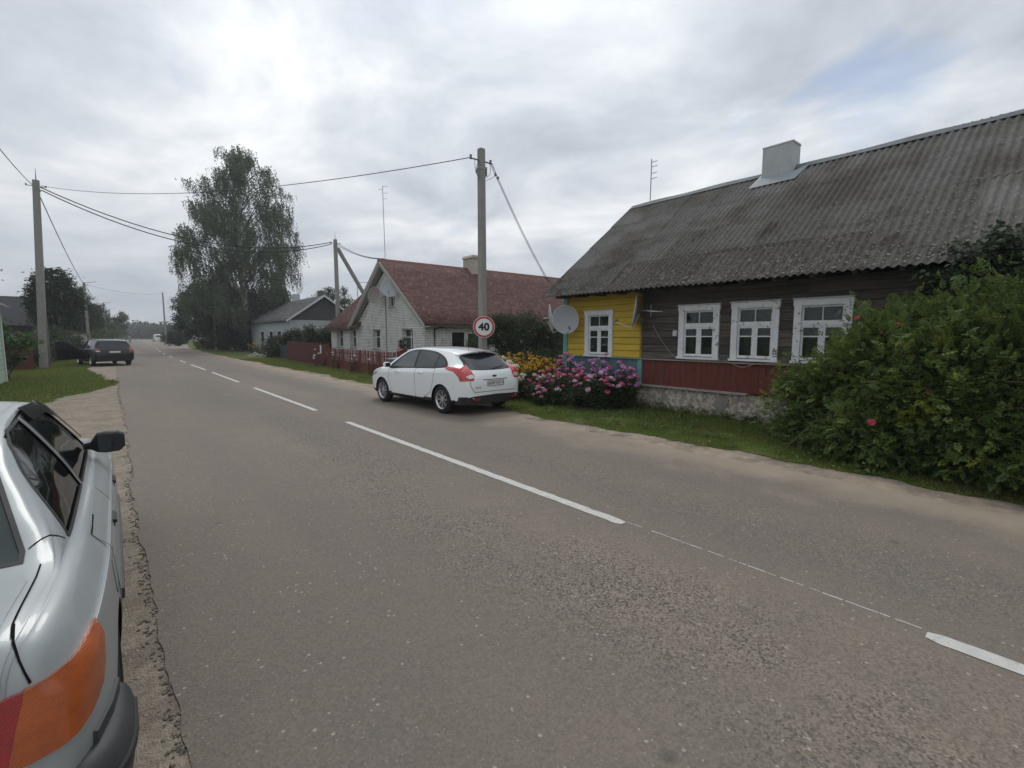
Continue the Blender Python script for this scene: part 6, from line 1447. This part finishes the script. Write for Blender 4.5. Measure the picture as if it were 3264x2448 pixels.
tree('tree_branch', 'tip of a tree poking in over the green house', -5.2, 33.5, [(0, 0, 4.6, .9, 1.2, .9)], 1.5, .12, M_dleaf, .15, 1600, 41, clump=.4)
# right side beyond the birch
for i, (x_, y_, s_, lb) in enumerate([(8.6, 97, 1.6, 'round bush beside the far grass track'), (9.3, 118, 1.5, 'grey-green bush just before the cream kiosk'), (12.5, 140, 3.2, 'dark tree behind the cream kiosk'), (16.5, 125, 3.6, 'spreading tree behind the far cottage')]):
    tree('shrub' if i < 2 else 'broadleaf_tree', lb, x_, y_, [(0, 0, s_ * .75, s_, s_, s_ * .8)], .3, .1, M_tree if i % 2 else M_dleaf, .26, 5000, 50 + i, 'bush' if i < 2 else 'tree', clump=.5)
tree('shrub', 'tall dark thicket beside the birch on its left', 9.9, 66, [(0, 0, 1.5, 1.9, 3, 1.6), (.4, 8, 2.0, 1.9, 3, 2.0)], .3, .08, M_dleaf, .2, 10000, 56, 'thicket', clump=.5)
# far tree line: reads as one mass
P_ = []
r_ = np.random.default_rng(77)
for i in range(420):
    y_ = r_.uniform(255, 330); x_ = r_.uniform(-70, 130); h = r_.uniform(3.2, 6.8) * (1.0 + .25 * math.sin(x_ * .13)); w_ = r_.uniform(2.5, 5)
    n = 170; d = r_.normal(size=(n, 3)); d /= np.linalg.norm(d, axis=1)[:, None]; rr_ = r_.uniform(.6, 1, n)[:, None]
    P_.append(np.array([x_, y_, h * .52]) + d * rr_ * np.array([w_, w_, h * .5]))
P_ = np.concatenate(P_); V, F, q = leaves(P_, 1.1, .8, .3, None, .5, 78); tag(leafmesh('tree_line', V, F, q, M_tree), 'far belt of trees closing the horizon', None, None, 'stuff')

# ---- rambling rose thicket on the right: sprays of leaflets on arching canes
def rose(label, name, blobs, nspray, lm, seed, lsize=.036, canes=60, base=(8.8, 1.5)):
    r_ = np.random.default_rng(seed); t = thing(name, label, 'rose bush' if name == 'rose_bush' else 'bush', (base[0], base[1], 0))
    vol = np.array([b[3] * b[4] + b[4] * b[5] + b[3] * b[5] for b in blobs]); vol = vol / vol.sum()
    per = 13; nc = nspray // per; C_ = []; O = []
    for i in range(nc):
        b = blobs[r_.choice(len(blobs), p=vol)]; d = r_.normal(size=3); d /= np.linalg.norm(d); rad = 1 + r_.normal(-.12, .15); n_ = 1 + .15 * math.sin(d[0] * 9 + b[0] * 3) + .13 * math.sin(d[1] * 11 + d[2] * 7)
        C_.append([b[0] + d[0] * b[3] * rad * n_, b[1] + d[1] * b[4] * rad * n_, b[2] + d[2] * b[5] * rad * n_]); O.append(d)
    C_ = np.array(C_); O = np.array(O); m_ = C_[:, 2] > .02; C_, O = C_[m_], O[m_]; nc = len(C_)
    idx = np.repeat(np.arange(nc), per); cs = r_.uniform(.05, .13, nc)
    B_ = C_[idx] + r_.normal(size=(len(idx), 3)) * cs[idx][:, None]; B_ = B_[B_[:, 2] > .02] if False else B_
    D = O[idx] + r_.normal(size=(len(idx), 3)) * .7; D[:, 2] += .15; D /= np.linalg.norm(D, axis=1)[:, None]
    up_ = np.tile([0, 0, 1.0], (len(D), 1)) + r_.normal(size=D.shape) * .45; S_ = np.cross(D, up_); S_ /= np.linalg.norm(S_, axis=1)[:, None] + 1e-9; U_ = np.cross(S_, D)
    sc_ = r_.uniform(.75, 1.35, len(D))[:, None] * lsize; VV = []; FF = []; QQ = []; base_i = 0; rn = r_.random(nc)[idx] * .6 + r_.random(len(D)) * .4
    # 7 leaflets along each rachis: pairs and a terminal one
    for (al, side, ln) in ((0.6, 1, .85), (.6, -1, .85), (1.5, 1, 1), (1.5, -1, 1), (2.3, 1, .95), (2.3, -1, .95), (2.6, 0, 1.15)):
        p0 = B_ + D * sc_ * al; ld = (D * (.55 if side else 1) + S_ * side * .85 - U_ * .15); ld /= np.linalg.norm(ld, axis=1)[:, None]; ls = np.cross(ld, U_); L_ = sc_ * ln * 1.15
        a = p0; b1 = p0 + ld * L_ * .5 + ls * L_ * .34 + U_ * L_ * .1; c_ = p0 + ld * L_; b2 = p0 + ld * L_ * .5 - ls * L_ * .34 + U_ * L_ * .1
        n = len(a); VV.append(np.stack([a, b1, c_, b2], 1).reshape(-1, 3)); i = np.arange(n) * 4 + base_i; FF += [np.stack([i, i + 1, i + 2], 1), np.stack([i, i + 2, i + 3], 1)]; QQ += [rn, rn]; base_i += 4 * n
    leafmesh('foliage', np.concatenate(VV), np.concatenate(FF), np.concatenate(QQ), lm, t)
    mb = MB()
    for i in range(canes):
        j = r_.integers(0, nc); e_ = C_[j]; b0 = Vector((base[0] + r_.normal(0, .5), base[1] + r_.normal(0, .9), 0)); mid = b0.lerp(Vector(e_), .5) + Vector((0, 0, .5)); mb.tube(catmull([b0, mid, Vector(e_), Vector(e_) + Vector(O[j]) * .2 - Vector((0, 0, .05))], 4), [.012] * 9 + [.009, .006, .004, .003], 5) if len(catmull([b0, mid, Vector(e_), Vector(e_) + Vector((0, 0, 1))], 4)) == 13 else None
    obj('canes', mb, mat('cane', (.07, .06, .035), .8), t)
    return t, C_, O
blobs = [(8.75, 1.8, 1.0, .95, .90, 1.05), (8.65, 2.62, .60, .70, .60, .60), (8.3, 1.0, .85, 1.0, .95, .85), (8.7, .4, 1.35, 1.05, 1.0, .95), (8.5, -.6, 1.1, 1.1, 1.1, 1.2), (9.15, 1.95, 1.45, .5, .55, .6), (8.1, 1.7, .45, .8, .7, .45), (8.1, .3, .4, .95, .9, .45), (9.0, 1.0, 1.75, .6, .7, .5)]
rt, RC, RO = rose('dense green rambling rose bush hiding the right end of the wooden house', 'rose_bush', blobs, 52000, M_rose, 61)
core = MB()
P_ = []
r_ = np.random.default_rng(62)
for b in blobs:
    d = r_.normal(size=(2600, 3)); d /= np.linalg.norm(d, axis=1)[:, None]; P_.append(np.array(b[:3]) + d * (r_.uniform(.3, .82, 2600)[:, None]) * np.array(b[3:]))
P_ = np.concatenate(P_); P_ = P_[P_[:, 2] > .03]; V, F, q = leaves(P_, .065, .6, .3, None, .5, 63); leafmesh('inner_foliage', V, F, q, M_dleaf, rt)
# dark climber high on the right, over the eaves
tree('climber', 'dark leafy climber hanging at the eaves above the rose bush', 9.35, .2, [(0, .2, 2.35, .4, 1.2, .6), (0, .6, 2.75, .35, .9, .45), (-.2, -.6, 2.7, .6, 1.0, .75), (-.1, 1.2, 2.4, .3, .5, .35), (-.3, -.4, 2.1, .6, 1.2, .5)], 1.0, .04, mat('vine_leaf', (.030, .052, .026), .6, .3, leaf=True), .085, 15000, 64, 'climbing plant', clump=.2)
# rose blossoms
def blossom_mesh(name, m_, r0=.035, petals=9, layers=2, dome=.5):
    mb = MB()
    for L_ in range(layers):
        for i in range(petals - 2 * L_):
            a = 6.2832 * i / (petals - 2 * L_) + L_ * .4; w_ = .42 - .06 * L_; rr_ = r0 * (1 - .3 * L_); z = r0 * .25 * L_
            p = lambda rad, da, zz: (rad * math.cos(a + da), rad * math.sin(a + da), zz)
            mb.add([(0, 0, z), p(rr_ * .7, -w_, z + r0 * .18 * dome), p(rr_, 0, z + r0 * .10), p(rr_ * .7, w_, z + r0 * .22 * dome)], [(0, 1, 2), (0, 2, 3)])
    return mb.mesh(name, m_)
M_rosef = mat('rose_pink', (.58, .09, .14), .6, .25, rnd=.3)
rbm = blossom_mesh('blossom', M_rosef, .045, 8, 3, 1.5); fo = None
cand = [i for i in range(len(RC)) if RO[i][0] < -.1 and RC[i][2] > .3]; r_ = np.random.default_rng(9); r_.shuffle(cand)
for i in cand[:40]:
    p = Vector(RC[i]) + Vector(RO[i]) * .10; q = Vector(RO[i]).to_track_quat('Z', 'Y').to_euler(); s_ = r_.uniform(.55, 1.1)
    if fo is None: fo = bpy.data.objects.new('blossom', rbm); C.objects.link(fo); fo.parent = rt; fo.matrix_parent_inverse = W(rt).inverted(); fo.location = p; fo.rotation_euler = q
    else: inst(fo, rt, p, q, (s_, s_, s_))

# ---- flower bed: phlox, coneflowers, hydrangea
def head_mesh(name, m_, rad, nf, fr, seed, flat=.7):
    """a domed cluster of small five-petalled florets"""
    r_ = np.random.default_rng(seed); mb = MB()
    for i in range(nf):
        d = r_.normal(size=3); d[2] = abs(d[2]) * .9 - .15; d /= np.linalg.norm(d); c_ = Vector((d[0] * rad, d[1] * rad, d[2] * rad * flat)) * r_.uniform(.85, 1.1); n_ = Vector(d); u = n_.orthogonal().normalized(); v = n_.cross(u); a0 = r_.uniform(0, 6)
        for k in range(5):
            a = a0 + k * 1.2566; e1 = c_ + (u * math.cos(a - .5) + v * math.sin(a - .5)) * fr * .8 + n_ * fr * .1; e2 = c_ + (u * math.cos(a + .5) + v * math.sin(a + .5)) * fr * .8 + n_ * fr * .1; e3 = c_ + (u * math.cos(a) + v * math.sin(a)) * fr
            mb.add([c_, e1, e3, e2], [(0, 1, 2, 3)])
    return mb.mesh(name, m_, fix=False)
cols = {'pink': (.64, .20, .36), 'magenta': (.58, .09, .22), 'lilac': (.58, .30, .58), 'pale': (.70, .46, .55), 'white': (.74, .72, .64)}
hm = {k: head_mesh('flower_head', mat('phlox_' + k, c_, .7, .2, rnd=.2, var=.15, vscale=40), .062, 36, .022, i + 3) for i, (k, c_) in enumerate(cols.items())}
hm['cream'] = head_mesh('flower_head', mat('hydrangea_cream', (.70, .73, .56), .7, .2, rnd=.12), .075, 44, .024, 31, .8)
def daisy():
    mb = MB()
    for i in range(11):
        a = 6.2832 * i / 11; w_ = .22; p = lambda r_, da, z: (r_ * math.cos(a + da), r_ * math.sin(a + da), z); mb.add([p(.010, 0, 0), p(.030, -w_, .003), p(.045, 0, -.006), p(.030, w_, .003)], [(0, 1, 2, 3)])
    mb.lathe([(-.002, .013), (.006, .011), (.011, .004), (.012, .0005)], 'z', 8, (0, 0, 0), 1); return mb.mesh('flower_head', [mat('cone_yellow', (.76, .42, .012), .65, .2, rnd=.18), mat('cone_centre', (.10, .05, .012), .8)], fix=False)
hm['yellow'] = daisy()
def flower_plant(label, name, cat, x_, y_, h, rad, kinds, nh, nl, seed, lsz=.075, hs=1.0, group=None, zlow=.45):
    r_ = np.random.default_rng(seed); t = thing(name, label, cat, (x_, y_, 0), 0, group); mb = MB(); P_ = []; firsts = {}
    for i in range(nh):
        a = r_.uniform(0, 6.28); rr_ = rad * math.sqrt(r_.uniform(0, 1)); ex_ = x_ + rr_ * math.cos(a); ey_ = y_ + rr_ * math.sin(a) * 1.15; z = h * (1 - .42 * (rr_ / rad) ** 2 * r_.uniform(.3, 1.3)) * r_.uniform(max(zlow, .6), 1.04)
        k = kinds[r_.integers(0, len(kinds))]; s_ = hs * r_.uniform(.7, 1.2); tilt = (r_.normal(0, .25) + (.5 if k == 'yellow' else 0) * -1 * 0, r_.normal(0, .25), a)
        if k == 'yellow': tilt = (r_.normal(.7, .4), r_.normal(0, .3), r_.uniform(-1.4, .4))
        if k not in firsts:
            o = bpy.data.objects.new('flower_head', hm[k]); C.objects.link(o); o.parent = t; o.matrix_parent_inverse = W(t).inverted(); o.location = (ex_, ey_, z); o.scale = (s_,) * 3; o.rotation_euler = tilt; firsts[k] = o
        else: inst(firsts[k], t, (ex_, ey_, z), tilt, (s_,) * 3)
        bx0 = x_ + (ex_ - x_) * .55; by0 = y_ + (ey_ - y_) * .55; mb.tube([(bx0, by0, 0), ((bx0 + ex_) / 2, (by0 + ey_) / 2, z * .5), (ex_, ey_, z)], [.005, .004, .003], 4, cap=False)
        for q in range(nl // nh):
            f_ = r_.uniform(.08, .97); P_.append((bx0 + (ex_ - bx0) * f_ + r_.normal(0, .045), by0 + (ey_ - by0) * f_ + r_.normal(0, .045), z * f_))
    obj('stems', mb, M_stem, t); V, F, q = leaves(np.array(P_), lsz, .34, .4, None, .5, seed + 1); leafmesh('foliage', V, F, q, M_pleaf, t); return t
PG = 'flowering plants in the bed'
phl = [(8.85, 9.55, .80, .42, ['pale', 'pink', 'magenta'], 'low pink phlox nearest the white car'), (8.75, 9.0, .88, .40, ['magenta', 'pink', 'white'], 'rose-red phlox with a few white heads, second from the car'),
       (8.95, 8.45, .98, .42, ['magenta', 'pink'], 'deep pink phlox in front of the yellow boards'), (8.85, 7.9, .92, .40, ['magenta', 'pink', 'pale'], 'rosy phlox below the white framed window'),
       (9.35, 8.9, 1.28, .34, ['lilac', 'pink'], 'tall lilac phlox beneath the large dish'), (9.35, 8.15, 1.18, .36, ['lilac', 'pale'], 'pale lilac phlox against the teal boards'), (9.2, 7.55, 1.36, .42, ['lilac', 'lilac', 'pink'], 'tallest lilac phlox at the right end of the yellow wall'),
       (8.85, 7.25, 1.0, .40, ['lilac', 'magenta', 'pale'], 'mixed lilac and magenta phlox low at the right end'), (9.35, 7.0, 1.12, .34, ['lilac', 'pink'], 'purple phlox clump touching the red boards'), (8.35, 8.6, .52, .36, ['pink', 'white'], 'short sparse pink phlox at the grass edge')]
for i, (x_, y_, h, rad, kinds, lb) in enumerate(phl): flower_plant(lb, 'phlox_plant', 'phlox', x_, y_, h, rad, kinds, 26 if i != 9 else 12, 1400, 100 + i, group=PG)
yel = [(9.35, 11.2, 1.30, .42, 'yellow coneflowers farthest left behind the white flowers'), (9.5, 10.6, 1.22, .42, 'yellow coneflowers second from the left'), (9.35, 10.1, 1.18, .40, 'dense golden coneflowers behind the pink phlox'), (9.6, 9.85, 1.12, .36, 'golden coneflowers beside the teal corner board'), (9.15, 10.35, .95, .36, 'low golden coneflowers in the middle of the bed')]
for i, (x_, y_, h, rad, lb) in enumerate(yel): flower_plant(lb, 'coneflower_plant', 'coneflower', x_, y_, h, rad, ['yellow'], 56, 1500, 130 + i, .07, 1.15, PG, .7)
flower_plant('hydrangea with round creamy heads right beside the white car', 'hydrangea', 'hydrangea', 8.35, 10.1, .98, .38, ['cream'], 18, 1400, 150, .09, 1.25, PG)
flower_plant('taller cream hydrangea peeping over the roof of the white car', 'hydrangea', 'hydrangea', 8.75, 10.95, 1.16, .38, ['cream'], 13, 1300, 151, .09, 1.3, PG)
tree('undergrowth', 'dark leafy base of the flower bed', 8.9, 8.3, [(0, 0, .25, .75, 1.5, .32), (.1, 1.7, .28, .6, 1.0, .34), (.2, -.9, .3, .7, .6, .4)], .05, .02, M_dleaf, .07, 14000, 160, 'foliage', clump=.16)
# sparse reddish plants with pale flowers along the picket fence
M_rust = mat('rusty_leaf', (.085, .035, .028), .8, .15, leaf=True)
for i, (y_, h, lb) in enumerate([(17.6, .95, 'wispy reddish plant at the near end of the picket fence'), (19.6, .95, 'wispy reddish plant a little further along the picket fence'), (22.0, 1.0, 'reddish cosmos plants in the middle of the picket fence'), (24.6, .95, 'reddish plants where the picket fence nears the sheet fence'), (27.3, 1.0, 'reddish plants with white blooms beneath the white number board')]):
    t = flower_plant(lb, 'cosmos_plant', 'cosmos', fx(y_) - .38, y_, h, .62, ['white', 'pale'], 4 if i < 4 else 8, 1200, 170 + i, .045, .9, 'reddish plants along the fence')
    for ch_ in t.children:
        if ch_.name.startswith('foliage'): ch_.data.materials[0] = M_rust
flower_plant('white hydrangea far down the right verge under the birch', 'hydrangea', 'hydrangea', 8.9, 72, 2.0, 1.3, ['white'], 40, 1500, 181, .2, 2.4)
flower_plant('orange lilies beside the rubble heap', 'lily_plant', 'lily', 10.2, 49, 1.1, .7, ['yellow'], 26, 900, 182, .12, 2.0)
# broad-leaved weeds dotted through the verges
P_ = []; r_ = np.random.default_rng(300)
for i in range(240):
    if i < 130: y_ = r_.uniform(1.5, 9); x_ = r_.uniform(7.2, 9.75)
    elif i < 180: y_ = r_.uniform(9, 30); x_ = fx(y_) - r_.uniform(.05, 1.0)
    else: y_ = r_.uniform(12, 32); x_ = r_.uniform(-4, .0)
    if (x_ < 3 and x_ > gr_l(y_)) or (x_ > 3 and x_ < gr_r(y_)): continue
    n = r_.integers(8, 34); s_ = r_.uniform(.03, .10); P_.append(np.stack([x_ + r_.normal(0, s_, n), y_ + r_.normal(0, s_, n), np.abs(r_.normal(0, s_ * .8, n)) + .005], 1))
for i in range(90):   # taller growth against the plinth
    y_ = r_.uniform(3.0, 7.2); n = r_.integers(6, 22); h_ = r_.uniform(.05, .22); P_.append(np.stack([9.78 + r_.normal(0, .03, n), y_ + r_.normal(0, .05, n), r_.uniform(.01, h_, n)], 1))
P_ = np.concatenate(P_); V, F, q = leaves(P_, .05, .6, .5, None, .6, 301); tag(leafmesh('weeds', V, F, q, mat('weed_leaf', (.085, .135, .035), .7, .25, leaf=True)), 'broad-leaved weeds scattered through the grass verges', None, None, 'stuff')
# ------------------------------------------------------------------ haze
hz = MB().box((-400, -60, -4), (400, 900, 60)); me = hz.mesh('haze', [])
MH = bpy.data.materials.new('haze'); MH.use_nodes = True; t_ = MH.node_tree; t_.nodes.clear(); o_ = t_.nodes.new('ShaderNodeOutputMaterial'); v_ = t_.nodes.new('ShaderNodeVolumePrincipled')
v_.inputs['Color'].default_value = (.86, .90, .96, 1); v_.inputs['Density'].default_value = .0010; v_.inputs['Anisotropy'].default_value = .3; t_.links.new(v_.outputs[0], o_.inputs['Volume'])
me.materials.append(MH); ho = bpy.data.objects.new('haze', me); C.objects.link(ho); ho['kind'] = 'stuff'; ho['label'] = 'thin damp haze over the whole street'
